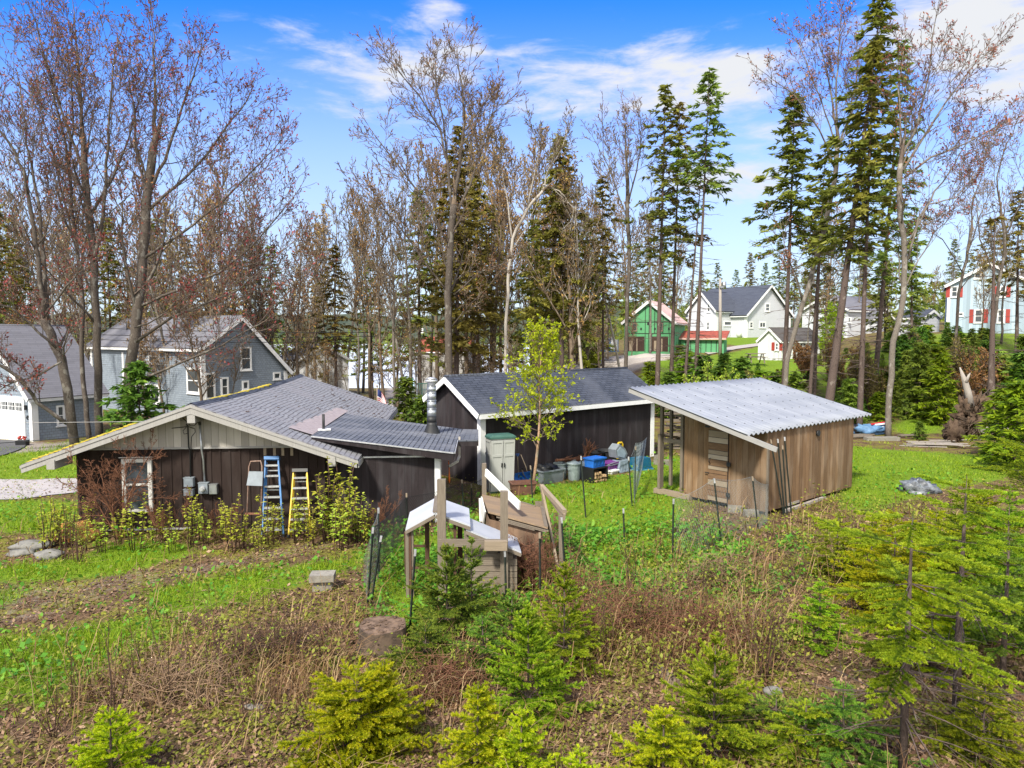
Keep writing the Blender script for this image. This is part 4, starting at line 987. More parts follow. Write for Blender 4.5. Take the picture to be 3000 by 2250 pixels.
# ------------------------------------------------------------------ pole, wires, small far things
q = G(2110, 1046); pt = thing('utility_pole', 'pale weathered utility pole in front of the pale grey house', 'pole', q)
top = P(2110, 816, q.y + .4); mb = MB(); mb.tube([q - UPZ * .3, q.lerp(top, .5), top], [.2, .17, .13], 10); mb.build('pole', M['deadwood'], pt)
mb = MB(); t_ = q.lerp(top, .9); mb.tube([t_ + V((.4, -.1, -.3)), t_ + V((.4, -.1, .5))], .22, 10); mb.obox(t_ + V((-.1, -.3, -.2)), V((.5, 0, 0)), V((0, .2, 0)), UPZ * .2); mb.build('transformer', M['steel'], pt)
def wire(px, m, lab, r=.02, sag=.25):
    pts = []; a = [P(*p) for p in px]; 
    for i in range(len(a) - 1):
        for k in range(10): t = k / 10; p = a[i].lerp(a[i + 1], t); p.z -= sag * 4 * t * (1 - t); pts.append(p)
    pts.append(a[-1]); mb = MB(); mb.tube(pts, r, 5); tag(mb.build('overhead_wire', m), lab, 'wire', 'overhead wires')
wire([(-500, 1236, 27), (578, 1232, 19.1)], M['wire_pale'], 'pale service wire from the left edge to the gable peak', .008, .05)
wire([(-500, 1320, 24), (548, 1250, 19.2)], M['wire'], 'black service wire running low to the gable conduit', .012, .12)
wire([(-400, 925, 44), (1080, 974, 50)], M['wire'], 'uppermost dark wire across the grey house roof', .022, .3)
wire([(-400, 948, 44), (1100, 985, 50)], M['wire'], 'middle dark wire across the grey house roof', .022, .35)
wire([(-400, 960, 43), (1050, 1000, 49)], M['wire'], 'lowest dark wire across the grey house roof', .02, .35)
wire([(2110, 830, 85), (2500, 850, 90)], M['wire'], 'thin wire from the utility pole toward the right', .018, .4)
q = G(2212, 1059); q = on(2212, 66); q.z = P(2212, 1060, 66).z
pn = thing('picnic_table', 'dark picnic table on the lawn beside the white shed', 'table', q); mb = MB(); mb.box(q + UPZ * .75, (1.7, .75, .06)); mb.build('table_top', M['wood_grey'], pn)
for s in (-.65, .65): mb = MB(); mb.box(q + V((0, s, .45)), (1.7, .26, .06)); mb.build('bench', M['wood_grey'], pn)
for s in (-.6, .6):
    mb = MB(); mb.beam(q + V((s, -.7, -.1)), q + V((s, -.2, .72)), .1, .06); mb.beam(q + V((s, .7, -.1)), q + V((s, .2, .72)), .1, .06); mb.beam(q + V((s, -.75, .4)), q + V((s, .75, .4)), .08, .06); mb.build('leg', M['wood_grey'], pn)
q = on(1102, 33.0); t_ = P(1105, 1140, 33); fl = thing('flag_on_staff', 'small striped flag on a staff behind the cabin roof', 'flag', q)
mb = MB(); mb.tube([q, t_ + UPZ * .1], .025, 6); mb.blob(t_ + UPZ * .14, (.05, .05, .05), 1, .02, 8, 6); mb.build('staff', M['wood_tan'], fl)
def flag():
    names = ['white', 'red_pl', 'blue']; mb = MB(); n, hgt, L = 7, .62, .85; r = 12
    for i in range(13):
        for j in range(r):
            def pt(jj, ii): s = jj / r; return t_ + V((.02 + s * .42, -.06 * math.sin(s * 7 + ii * .2), -(ii / 13) * hgt - s * s * .75))
            canton = ii_canton = (i < 7 and j < 5)
            mb.face([pt(j, i + 1), pt(j + 1, i + 1), pt(j + 1, i), pt(j, i)], None, 2 if canton else (1 if i % 2 == 0 else 0))
    st = MB()
    o = mb.build('flag_cloth', [M['white'], M['red_pl'], plain('navy cloth', (.02, .03, .12))], fl); o.modifiers.new('thickness', 'SOLIDIFY').thickness = .006
flag()
q = on(1204, 62.0); sg = thing('green_sign_post', 'turquoise sign on a post by the gravel lane', 'sign', q); zt = P(1204, 1106, 62).z
mb = MB(); mb.box(V((q.x, q.y, (q.z + zt) / 2)), (.09, .09, zt - q.z)); mb.build('post', M['cab_green'], sg); mb = MB(); mb.box(V((q.x + .05, q.y - .07, zt - .5)), (.3, .05, .9)); mb.build('sign_panel', plain('turquoise paint', (.03, .3, .26)), sg)
def railing():
    a, b = on(1210, 63), on(1262, 63); o = thing('green_railing', 'low green picket railing beside the gravel lane', 'fence', a); mb = MB(); h = P(1230, 1122, 63).z
    mb.beam(V((a.x, a.y, h - .05)), V((b.x, b.y, h - .05)), .06, .08); mb.beam(V((a.x, a.y, a.z + .25)), V((b.x, b.y, a.z + .25)), .06, .08); mb.build('rail', M['cab_green'], o)
    for i in range(12): p = a.lerp(b, i / 11); mb = MB(); mb.box(V((p.x, p.y - .05, (p.z + h) / 2)), (.06, .03, h - p.z)); mb.build('picket', M['cab_green'], o)
railing()
# ------------------------------------------------------------------ ladders and yard things
def stepladder(name, lab, ub, vb, ut_, vt, Y, m, capm, w0, w1, steps):
    """closed stepladder leaning on the cabin wall"""
    a = P(ub, vb, Y); a.z = tz(a.x, a.y); t = P(ut_, vt, Y + .75)
    o = thing(name, lab, 'ladder', a); d = t - a; ex = E1; up = d.normalized(); nrm = ex.cross(up).normalized()
    if nrm.y > 0: nrm = -nrm
    L = d.length
    def at(s, k, off=0): wd = w0 + (w1 - w0) * k; return a + d * k + ex * (s * wd / 2) + nrm * off
    for s in (-1, 1):
        mb = MB(); mb.beam(at(s, 0), at(s, .985), .035, .085, ex if False else nrm); mb.build('side_rail', m, o)
    for s in (-1, 1):
        mb = MB(); mb.beam(at(s * .86, .02, -.10), at(s * .86, .95, -.05), .03, .05, nrm); mb.build('rear_leg', m, o)
    for i in range(steps):
        k = (i + .7) / (steps + .35); mb = MB(); p, q = at(-.93, k), at(.93, k); mb.beam(p + nrm * .012, q + nrm * .012, .085, .026); mb.beam(p + nrm * .05 - up * .02, q + nrm * .05 - up * .02, .012, .045); mb.build('step', M['alu'], o)
    mb = MB()
    for k in (.12, .35, .6, .85): mb.beam(at(-.8, k, -.09), at(.8, k, -.09), .02, .03)
    mb.build('rear_brace', M['alu'], o)
    mb = MB(); c = at(0, .99); mb.obox(c - ex * (w1 / 2 + .03) - nrm * .09 - up * .02, ex * (w1 + .06), nrm * .17, up * .09); mb.build('top_cap', capm, o)
    for s in (-1, 1): mb = MB(); p = at(s, 0); mb.obox(p - ex * .03 - nrm * .05 - up * .01, ex * .06, nrm * .1, up * .08); mb.build('rubber_foot', M['black'], o)
    return o
lb = stepladder('stepladder', 'tall blue stepladder with aluminium steps leaning on the dark wall', 800, 1572, 797, 1343, 18.75, M['blue_fibre'], M['blue_fibre'], .56, .34, 7)
ly = stepladder('stepladder', 'yellow stepladder with black top cap leaning on the dark wall', 878, 1572, 880, 1380, 18.75, M['yellow'], M['black'], .58, .36, 6)
q = ly.location; lb_ = MB(); t = P(880, 1380, 19.4)
hs = P(738, 1545, 18.7); hs.z = tz(hs.x, hs.y)
ht = thing('folding_step_stool', 'rusty folding step stool with grey seat standing against the dark wall', 'stool', hs)
def stool():
    a, b = P(720, 1530, 18.8), P(762, 1530, 18.8); c, d = P(730, 1352, 19.2), P(768, 1350, 19.2); a.z = tz(a.x, a.y); b.z = tz(b.x, b.y)
    mb = MB(); m1, m2 = c.lerp(d, .12), c.lerp(d, .88); mb.tube([a, a.lerp(c, .93), m1 + V((0, 0, .0)), m2, b.lerp(d, .93), b], .019, 8); mb.build('tube_frame', mat('rusty tube', (.25, .18, .15), (.18, .1, .07), 9, coord='OBJ'), ht)
    p, q_, r, s = P(722, 1422, 18.95), P(768, 1424, 18.95), P(770, 1382, 19.05), P(729, 1381, 19.05); mb = MB(); mb.prism([p, q_, r, s], (0, .03, 0)); mb.build('seat_panel', M['grey_pl'], ht)
    p, q_ = P(718, 1505, 18.9), P(764, 1505, 18.9); mb = MB(); mb.beam(p, q_, .03, .05); mb.build('cross_bar', mat('rusty bar', (.25, .12, .07), (.18, .08, .05), 9, coord='OBJ'), ht)
stool()
# resin cabinet
cq = G(1462, 1442); cq = SO + SA * 1.25 - SB * .85 + V((-.05, 0, 0)); cq.z = tz(cq.x, cq.y)
cab = thing('resin_cabinet', 'tall taupe resin cabinet with dark green lid leaning by the shed corner', 'cabinet', cq)
def cabinet():
    f, g = n2(.86, -.5), n2(.5, .86); o = G(1434, 1446); zt = 1.84; lean = V((.03, .06, 1)).normalized()
    rr = lambda p: p
    o = V((o.x, o.y, tz(o.x, o.y))); ex = n2(.93, .36); nn = n2(.36, -.93); W, D = .86, .5
    mb = MB(); mb.obox(o, ex * W, -nn * D, lean * zt); mb.build('body', M['cabinet'], cab)
    for k in (0, 1):
        d = MB(); p = o + ex * (.02 + k * (W / 2)) + nn * .003 + lean * .06; d.obox(p, ex * (W / 2 - .025), nn * .03, lean * (zt - .12)); dd = d.build('door', M['cabinet'], cab)
        fr = MB(); q = p + nn * .03; w_ = W / 2 - .025; h = zt - .12
        for zz in (0, h * .68, h - .08): fr.obox(q + lean * zz, ex * w_, nn * .02, lean * .08)
        fr.obox(q + lean * .08, ex * .05, nn * .018, lean * (h - .16)); fr.obox(q + ex * (w_ - .05) + lean * .08, ex * .05, nn * .018, lean * (h - .16)); fr.build('door_panel_frame', M['cabinet'], dd)
        hb = MB(); hp = p + ex * ((w_ - .05) if k == 0 else .02) + nn * .052 + lean * .82; hb.obox(hp, ex * .035, nn * .03, lean * .14); hb.build('handle', M['black'], dd)
    side = MB(); q = o - ex * .003
    for zz in (.05, zt * .68, zt - .12): side.obox(q + lean * zz, -ex * .02, -nn * D, lean * .08)
    side.obox(q, -ex * .018, -nn * .06, lean * zt); side.build('side_rib', M['cabinet'], cab)
    ld = MB(); t = o + lean * zt; c = t + ex * W / 2 - nn * D / 2 + lean * .11
    pts = [t - ex * .04 + nn * .04, t + ex * (W + .04) + nn * .04, t + ex * (W + .04) - nn * (D + .04), t - ex * .04 - nn * (D + .04)]
    ld.prism(pts, lean * .06); tp = [c + (p - c) * .8 for p in pts]; tp = [V((p.x, p.y, c.z + .02)) for p in tp]; lo = [p + lean * .06 for p in pts]
    for i in range(4): ld.face([lo[i], lo[(i + 1) % 4], tp[(i + 1) % 4], tp[i]])
    ld.face(tp); ld.build('lid', M['cab_green'], cab)
    bs = MB(); bs.obox(o - ex * .02 + nn * .02 - UPZ * .02, ex * (W + .04), -nn * (D + .04), UPZ * .09); bs.build('base', M['cab_green'], cab)
cabinet()
def on_shed(u, off): # world point beside the shed wall
    r = ray(u, 1300); k = r.x / r.y; o = SO - SB * off; s = (k * o.y - o.x) / (SA.x - k * SA.y); p = o + SA * s; p.z = tz(p.x, p.y); return p
def shovel(u, off, lab, tip, blade=True):
    p = on_shed(u, off); o = thing('snow_shovel', lab, 'shovel', p, group='blue snow shovels'); top = P(*tip)
    d = (top - p).normalized(); mb = MB(); s = SA
    a = p + UPZ * .02; mb_pts = []
    n = -SB
    for j in range(5):
        x = -.23 + .46 * j / 4; mb_pts.append(x)
    for j in range(4):
        for (z0, z1, c0, c1) in ((0, .2, .05, 0), (.2, .36, 0, .05)):
            A = a + s * mb_pts[j] + UPZ * z0 + n * (c0 + .3 * mb_pts[j] ** 2); B = a + s * mb_pts[j + 1] + UPZ * z0 + n * (c0 + .3 * mb_pts[j + 1] ** 2)
            Cc = a + s * mb_pts[j + 1] + UPZ * z1 + n * (c1 + .3 * mb_pts[j + 1] ** 2); D = a + s * mb_pts[j] + UPZ * z1 + n * (c1 + .3 * mb_pts[j] ** 2); mb.face([A, B, Cc, D])
    b = mb.build('blade', M['blue'], o); b.modifiers.new('thickness', 'SOLIDIFY').thickness = .012
    mb = MB(); mb.tube([a + UPZ * .1, a.lerp(top, .55), top - d * .08], .017, 8); mb.build('handle_shaft', M['wood_tan'], o)
    mb = MB(); mb.tube([top - d * .1, top - s * .07, top + s * .07, top - d * .1], .016, 8); mb.build('grip', M['blue'] if tip[1] < 1335 else M['black'], o)
shovel(1520, .55, 'blue snow shovel with a blue grip, left of the two by the cabinet', (1516, 1330, 25.6)); shovel(1541, .6, 'blue snow shovel with a tan shaft, right of the two by the cabinet', (1527, 1371, 25.5))
p = on_shed(1551, .35); rk = thing('garden_rake', 'long wooden handled rake leaning on the shed beside blue shovels', 'rake', p); mb = MB(); mb.tube([p, P(1541, 1368, 26.3), P(1526, 1332, 26.2)], .017, 8); mb.build('handle_shaft', M['wood_tan'], rk)
mb = MB(); mb.beam(p - SA * .2 + UPZ * .05, p + SA * .2 + UPZ * .05, .03, .03)
for i in range(9): q = p - SA * (.19 - .0475 * i) + UPZ * .05; mb.tube([q, q - UPZ * .07 - SB * .03], .006, 4)
mb.build('rake_head', M['iron'], rk)
p = G(1513, 1440); mp = thing('long_handle', 'grey wooden tool handle leaning beside the brown planter', 'tool', p); mb = MB(); mb.tube([p, P(1497, 1376, 24.6)], .016, 8); mb.build('handle_shaft', M['wood_grey'], mp); mb = MB(); mb.blob(p + V((-.05, -.05, .08)), (.07, .07, .07), 2, .03, 10, 7); mb.build('red_knob', M['red_pl'], mp)
def tapered(parent, name, c, w0, d0, w1, d1, h, ex, m, lip=.02, wall=.02, inner=True):
    """open tub: outside, rim and inside as one mesh"""
    ey = V((-ex.y, ex.x, 0)); mb = MB()
    ring = lambda w_, d_, z: [c + ex * (sx * w_ / 2) + ey * (sy * d_ / 2) + UPZ * z for sx, sy in ((-1, -1), (1, -1), (1, 1), (-1, 1))]
    r0, r1, r2, r3, r4, r5 = ring(w0, d0, 0), ring(w1, d1, h - .05), ring(w1 + lip * 2, d1 + lip * 2, h - .05), ring(w1 + lip * 2, d1 + lip * 2, h), ring(w1 - wall * 2, d1 - wall * 2, h), ring(w0 - wall * 2, d0 - wall * 2, .06 if inner else h - .03)
    for A, B in ((r0, r1), (r1, r2), (r2, r3), (r3, r4), (r4, r5)):
        for i in range(4): mb.face([A[i], A[(i + 1) % 4], B[(i + 1) % 4], B[i]])
    mb.face(list(reversed(r0))); mb.face(r5); return mb.build(name, m, parent)
p = G(1531, 1447); pl = thing('planter_box', 'rectangular brown plastic planter between cabinet and birch trunk', 'planter', p); tapered(pl, 'planter_shell', p, .72, .42, .82, .5, .42, n2(.97, .22), M['planter'], .03)
mb = MB(); mb.blob(p + UPZ * .27, (.35, .2, .06), 3, .1, 12, 6); mb.build('soil', M['soil_root'], pl)
p = G(1607, 1411); tb = thing('grey_trough', 'grey plastic trough holding a crumpled black bag beside the birch', 'tub', p); tapered(tb, 'trough_shell', p, .92, .55, 1.05, .62, .48, SA, M['grey_pl'], .03)
t_ = thing('black_bag', 'crumpled black plastic bag heaped in the grey trough', 'bag', p + UPZ * .4); mb = MB()
for i, (x, y, z, s) in enumerate(((-.2, 0, .46, .3), (.1, .05, .48, .27), (-.42, .1, .42, .22), (.3, -.02, .42, .18))): mb.blob(p + SA * x + SB * y + UPZ * z, (s, s * .8, s * .62), i * 3 + 1, .33, 18, 12, 0, 3)
mb.build('bag_film', M['black'], t_)
def round_can(name, lab, cat, p, r0, r1, h, m, group=None, lid=True, ribs=True, handle=True):
    o = thing(name, lab, cat, p, group=group); n = 28; mb = MB(); prof = [(r0 * .97, 0), (r0, .03)]
    k = 10
    for i in range(1, k): prof.append((r0 + (r1 - r0) * i / k, h * i / k))
    prof += [(r1, h - .03), (r1 + .02, h - .03), (r1 + .02, h), (r1 - .005, h)]
    if not lid: prof += [(r1 - .02, h), (r0 - .02, .08)]
    b = len(mb.v)
    for (r, z) in prof:
        for j in range(n):
            a = 2 * math.pi * j / n; rr = r * (1 + (.018 if ribs and j % 2 and .02 < z < h - .02 else 0)); mb.v.append((p.x + rr * math.cos(a), p.y + rr * math.sin(a), p.z + z))
    for i in range(len(prof) - 1):
        for j in range(n):
            f = (b + i * n + j, b + i * n + (j + 1) % n, b + (i + 1) * n + (j + 1) % n, b + (i + 1) * n + j); mb.f.append(f); mb.sm.append(not ribs); mb.mi.append(0); mb.uv += [0, 0, .1, 0, .1, .1, 0, .1]
    f = tuple(b + (len(prof) - 1) * n + j for j in range(n)); mb.f.append(f); mb.sm.append(False); mb.mi.append(0); mb.uv += [0, 0] * n
    mb.build('can_body', m, o)
    if lid:
        l = MB(); c = p + UPZ * h; l.tube([c + UPZ * .004, c + UPZ * .03, c + UPZ * .035, c + UPZ * .09, c + UPZ * .1], [r1 + .04, r1 + .04, r1 * .9, r1 * .35, .02], n); ll = l.build('lid', m, o)
        g = MB(); g.tube([c + UPZ * .08 + SA * .08, c + UPZ * .13 + SA * .06, c + UPZ * .13 - SA * .06, c + UPZ * .08 - SA * .08], .01, 6); g.build('lid_handle', m, ll)
    if handle:
        for s in (-1, 1): g = MB(); c = p + UPZ * h * .72 + SA * s * (r1 + .01); g.tube([c - SB * .08, c - SB * .08 + SA * s * .04, c + SB * .08 + SA * s * .04, c + SB * .08], .008, 5); g.build('handle', m, o)
    return o
M['galv'] = mat('dull galvanised can', (.28, .335, .34), (.2, .245, .25), 5, rough=.5, metal=.25, bump=.05, coord='OBJ')
round_can('trash_can', 'lidless galvanised trash can on the left, beside the grey trough', 'trash can', G(1642, 1401), .21, .25, .58, M['galv'], 'galvanised trash cans', lid=False)
round_can('trash_can', 'galvanised trash can with a torn white sticker, standing right of its twin', 'trash can', G(1682, 1406), .21, .25, .61, M['galv'], 'galvanised trash cans')
p = on_shed(1683, 1.05); 
round_can('black_tub', 'round black tub on the left of two, high against the shed wall', 'tub', on_shed(1744, .45), .3, .36, .7, M['black'], 'round black tubs', lid=False, ribs=False)
round_can('black_tub', 'round dark grey tub on the right of two, high against the shed wall', 'tub', on_shed(1777, .45), .3, .37, .7, M['grey_pl'] if False else M['iron'], 'round black tubs', lid=False, ribs=False)
# heap of red brown boughs lying over the bins
hp = G(1665, 1396); bo_ = thing('dead_bough', 'red brown dead bough lying across the trash cans', 'branch', hp + UPZ * .65); mb = MB(); rng = random.Random(6)
def bough(p0, p1, r, n, spread, mb, sub=7):
    d = p1 - p0; mb.tube([p0, p0.lerp(p1, .5) + V((0, 0, .03)), p1], [r, r * .7, r * .35], 6)
    for i in range(n):
        t = rng.uniform(.1, 1); q = p0.lerp(p1, t); e = (d.normalized() + V((rng.uniform(-1, 1), rng.uniform(-1, 1), rng.uniform(-.5, .8))) * spread).normalized(); L = rng.uniform(.15, .5)
        e1 = q + e * L; mb.tube([q, q + e * L * .5 + V((0, 0, .02)), e1], [r * .4, r * .3, r * .15], 4, False)
        for k in range(sub): s = q.lerp(e1, rng.uniform(.2, 1)); ee = (e + V((rng.uniform(-1, 1), rng.uniform(-1, 1), rng.uniform(-1, 1))) * .9).normalized(); mb.tube([s, s + ee * rng.uniform(.06, .16)], [.008, .003], 3, False)
a, b = P(1628, 1347, hp.y - .3), P(1725, 1345, hp.y + .5); a += V((0, -.15, 0)); bough(a, b, .06, 60, .5, mb, 9); bough(b - V((.2, 0, 0)), P(1722, 1317, hp.y + .4), .05, 14, .5, mb, 5); bough(b - V((.1, 0, 0)), P(1731, 1322, hp.y + .5), .035, 10, .5, mb, 5); mb.build('twigs', M['rust_tree'], bo_)
def bin_box(name, lab, p, w0, d0, w1, d1, h, m, flip=False, rz=0, cat='bin', group=None, z=0):
    """storage tote, upright or upside down, with ribs and rim"""
    o = thing(name, lab, cat, p + UPZ * z, group=group); ex = Matrix.Rotation(rz, 3, 'Z') @ SA; ey = V((-ex.y, ex.x, 0)); c = p + UPZ * z; mb = MB()
    if flip: w0, d0, w1, d1 = w1, d1, w0, d0
    ring = lambda w_, d_, zz: [c + ex * (sx * w_ / 2) + ey * (sy * d_ / 2) + UPZ * zz for sx, sy in ((-1, -1), (1, -1), (1, 1), (-1, 1))]
    A, B = ring(w0, d0, 0), ring(w1, d1, h)
    for i in range(4): mb.face([A[i], A[(i + 1) % 4], B[(i + 1) % 4], B[i]])
    mb.face(list(reversed(A))); mb.face(B); mb.build('bin_body', m, o)
    rb = MB(); zr, wr, dr = (0, w0, d0) if flip else (h - .05, w1, d1)
    rb.box(c + UPZ * (zr + .03), (wr + .07, dr + .07, .05), math.atan2(ex.y, ex.x))
    rb.build('rim', m, o); rr = MB()
    for k in (-.3, 0, .3):
        wm = w0 + (w1 - w0) * .5; dm = d0 + (d1 - d0) * .5
        for s in (-1, 1):
            a0 = c + ex * (k * w0) + ey * s * (d0 / 2 + .003) + UPZ * .07; a1 = c + ex * (k * w1) + ey * s * (d1 / 2 + .003) + UPZ * (h - .08); rr.beam(a0, a1, .05, .02, ey * s)
    rr.build('rib', m, o); return o
bin_box('grey_tote', 'blue grey plastic tote turned upside down right of the trash cans', G(1712, 1398), .42, .4, .5, .45, .58, M['grey_tote'], True, .1)
bx_ = G(1742, 1409)
fwd = thing('firewood_rack', 'black open crate holding split firewood under the blue bin', 'crate', bx_); mb = MB()
for sx in (-.36, .36): mb.obox(bx_ + SA * (sx - .03) - SB * .3, SA * .06, SB * .6, UPZ * .5)
mb.obox(bx_ - SA * .36 - SB * .3 + UPZ * .5, SA * .75, SB * .6, UPZ * .04); mb.obox(bx_ - SA * .33 + SB * .26, SA * .66, SB * .04, UPZ * .49); mb.build('crate_shell', M['black'], fwd)
rng = random.Random(11)
for i in range(13):
    c = bx_ + SA * (-.24 + .12 * (i % 5) + rng.uniform(-.02, .02)) - SB * .34 + UPZ * (.07 + .13 * (i // 5)); k = thing('firewood_log', 'split log', 'log', c, group='split firewood in the black crate'); mb = MB(); a = rng.uniform(0, 6); r = .065
    mb.prism([c + SA * (r * math.cos(a + t)) + UPZ * (r * math.sin(a + t)) for t in (0, 1.9, 3.9)], SB * .42); mb.build('log', M['split_wood'], k); k['label'] = 'split firewood log lying in the black crate, %s' % (('bottom', 'middle', 'top')[i // 5] + ' row')
bin_box('blue_bin', 'bright blue plastic bin on top of the black firewood crate', bx_, .62, .42, .66, .46, .33, M['blue'], False, .05, z=.545)
bin_box('purple_tote', 'purple plastic tote with grey cord draped over it', G(1786, 1383), .5, .4, .58, .45, .42, M['purple'])
bin_box('white_box', 'small white plastic box lying in the grass before the purple tote', G(1795, 1387), .38, .22, .4, .24, .14, M['white'], rz=.1, cat='box')
bin_box('grey_tote', 'pale grey upside down tote right of the purple tote', G(1818, 1380), .5, .42, .6, .48, .45, M['grey_tote'], True)
p = G(1810, 1378); o = thing('litter_hood', 'grey angled plastic hood perched on the pale tote', 'hood', p + UPZ * .46); mb = MB(); c = p + UPZ * .46 + SB * .2
pr = [(-.3, .1), (.22, -.03), (.34, .2), (.2, .42), (-.12, .62), (-.36, .42)]
mb.prism([c + SA * x + UPZ * z for x, z in pr], -SB * .4); mb.build('hood_shell', M['grey_pl'], o); mb = MB(); mb.prism([c - SB * .403 + SA * (x * .7 - .02) + UPZ * (z * .7 + .08) for x, z in pr], -SB * .02); mb.build('hood_panel', M['grey_tote'], o)
p = on_shed(1817, .3); o = thing('yellow_chair_back', 'yellow rounded plastic handle showing behind the grey hood', 'toy', p); mb = MB(); mb.tube([p + SA * -.16 + UPZ * .4, p + SA * -.17 + UPZ * .8, p - SA * .1 + UPZ * .88, p + SA * .08 + UPZ * .88, p + SA * .14 + UPZ * .8, p + SA * .14 + UPZ * .4], .045, 8); mb.obox(p - SA * .16 + UPZ * .01, SA * .3, SB * .05, UPZ * .4); mb.build('handle_shell', M['yellow'], o)
p = G(1788, 1384); o = thing('garden_hose', 'thin grey cord looped over the purple tote', 'hose', p + UPZ * .5); mb = MB(); pts = []
for i in range(40): a = i / 40 * 12.6; pts.append(p + SA * (.12 + .62 * math.cos(a)) - SB * (.28 + .1 * math.sin(a)) + UPZ * (.42 + .1 * math.sin(a + .6)))
mb.tube(pts, .015, 6, False); mb.build('hose', M['grey_pl'], o)
o = bin_box('teal_tote', 'teal blue tote upside down on its pale blue lid near the shed end', G(1876, 1374), .62, .5, .7, .56, .44, M['teal'], True, -.1, z=.03)
p = G(1876, 1374); mb = MB(); mb.box(p + UPZ * .02, (.86, .68, .035), .5); mb.build('lid_tray', plain('light blue plastic', (.1, .35, .5)), o)
def cinder(p, rz, lab, z=0, group=None, half=False):
    o = thing('concrete_block', lab, 'block', p + UPZ * z, rz, group); mb = MB(); m = Matrix.Rotation(rz, 3, 'Z'); a, b = m @ V((.4, 0, 0)), m @ V((0, .2, 0)); c = p + UPZ * z - a / 2 - b / 2; ea, eb = a.normalized(), b.normalized(); t = .035
    for s in (0, .165): mb.obox(c + eb * s, a, eb * t, UPZ * .19)
    for s in (0, .1825, .365): mb.obox(c + ea * s + eb * (t + .001), ea * t, eb * .128, UPZ * .188)
    mb.build('block', M['concrete'], o); return o
p = G(1928, 1360); rzs = math.atan2(SA.y, SA.x)
cinder(p, rzs + .1, 'hollow concrete block at the bottom of the pile by the shed corner', 0, 'concrete blocks by the shed corner'); cinder(p + V((.03, .02, 0)), rzs, 'hollow concrete block on top of the pile by the shed corner', .195, 'concrete blocks by the shed corner'); cinder(p + V((.38, -.12, 0)), rzs + 1.2, 'hollow concrete block lying right of the pile by the shed corner', 0, 'concrete blocks by the shed corner')
cinder(G(2080, 1460), 1.9, 'hollow concrete block under the coop wall left of its door', 0); cinder(G(2098, 1470), 2.3, 'grey block standing on edge before the coop door', 0); cinder(G(2152, 1500), -.3, 'pale concrete block on the bare soil under the coop corner', 0); cinder(G(2200, 1512), .2, 'whitish concrete block right under the coop corner', 0)
# concrete blocks on the lawn
p = G(946, 1728); o = thing('concrete_slab', 'thick concrete slab laid on a block in the weedy lawn', 'slab', p + UPZ * .2); mb = MB(); mb.box(p + UPZ * .29, (.5, .36, .14), .1); mb.build('slab', M['concrete'], o); cinder(p, .1, 'hollow concrete block under a slab in the weedy lawn', 0)
# wood pile behind the shed end
rng = random.Random(21); wp = thing('wood_pile', 'untidy stack of old boards and firewood behind the shed end', 'wood pile', on(1962, 33.5))
mb = MB()
for i in range(70): c = on(1935 + rng.uniform(0, 85), 33.2 + rng.uniform(0, 1.2)); c.z += rng.uniform(0, 2.3) * (1 - .2 * rng.random()); d = n2(1, rng.uniform(-.3, .5)); mb.beam(c, c + d * rng.uniform(.5, 1.5) + UPZ * rng.uniform(-.05, .05), rng.uniform(.06, .16), rng.uniform(.04, .1))
mb.build('boards', M['wood_grey'], wp)
# orange rope
a, b = P(1314, 1345, 21.6), P(1316, 1415, 21.6); o = thing('orange_rope', 'orange rope hanging below the cabin extension eave', 'rope', a); mb = MB(); mb.tube([a, a.lerp(b, .5) + V((.01, 0, 0)), b.lerp(a, .12), b], [.012, .014, .035, .02], 7); mb.build('rope', M['orange'], o)

# ------------------------------------------------------------------ fence posts
FP = {}
def tpost(key, top, bot, lab, tipwood=False, Y=None, shared=None):
    b = G(*bot); Yt = b.y + (Y or 0); t = P(top[0], top[1], Yt); o = thing('metal_post', lab, 'post', b, group='fence posts'); mb = MB(); d = (t - b); up = d.normalized(); ex = V((1, 0, 0)); ey = up.cross(ex).normalized(); w_ = .042
    if key[0] == 's':
        def wall(u, v, off): r = ray(u, v); k = (CC - CB * off - cam.location).dot(CB) / r.dot(CB); return cam.location + r * k
        t = wall(*top, .06); b = wall(bot[0], bot[1], .3); b.z = tz(b.x, b.y); o.location = b; MW[o.name] = Matrix.Translation(b); d = (t - b); up = d.normalized(); ey = up.cross(ex).normalized()
    b0 = b - up * .15; L = (t - b0).length; wl_ = .12
    mb.obox(b0 - ex * w_ / 2, ex * w_, -ey * .008, up * (L - wl_)); mb.obox(b0 - ex * .005 - ey * .009, ex * .01, -ey * .035, up * (L - wl_))
    k = .2
    while k < L - .15: mb.obox(b0 - ex * .01 + ey * .0015 + up * k, ex * .02, ey * .012, up * .02); k += .07
    mb.build('shaft', M['post_green'], o); c = MB(); p = b0 + up * (L - wl_ + .002); c.obox(p - ex * w_ * .5 - ey * .02, ex * w_, ey * .03, up * wl_)
    c.build('tip', M['wood_tan'] if tipwood else M['alu'], o); FP[key] = (b, t); return o
tpost('a', (1109, 1488), (1110, 1692), 'white tipped green post standing upright at the left end of the black netting')
tpost('b', (1093, 1545), (1077, 1775), 'leftmost leaning green post of the near wire fence')
tpost('c', (1117, 1570), (1086, 1779), 'leaning white tipped green post crossing its left neighbour by the hutch')
tpost('d', (1217, 1610), (1200, 1845), 'white tipped green post standing before the white roofed hutch')
tpost('e', (1191, 1445), (1193, 1560), 'wood tipped post holding the black netting by the dark wall', True)
tpost('f', (1353, 1405), (1359, 1510), 'wood tipped post holding the black netting left of the ramp', True)
tpost('g', (1381, 1418), (1383, 1480), 'short wood tipped post at the far end of the black netting', True)
tpost('h', (1554, 1364), (1561, 1478), 'thin dark post beside the birch trunk', True)
tpost('i', (1702, 1336), (1716, 1516), 'white tipped green post in the grass before the trash cans')
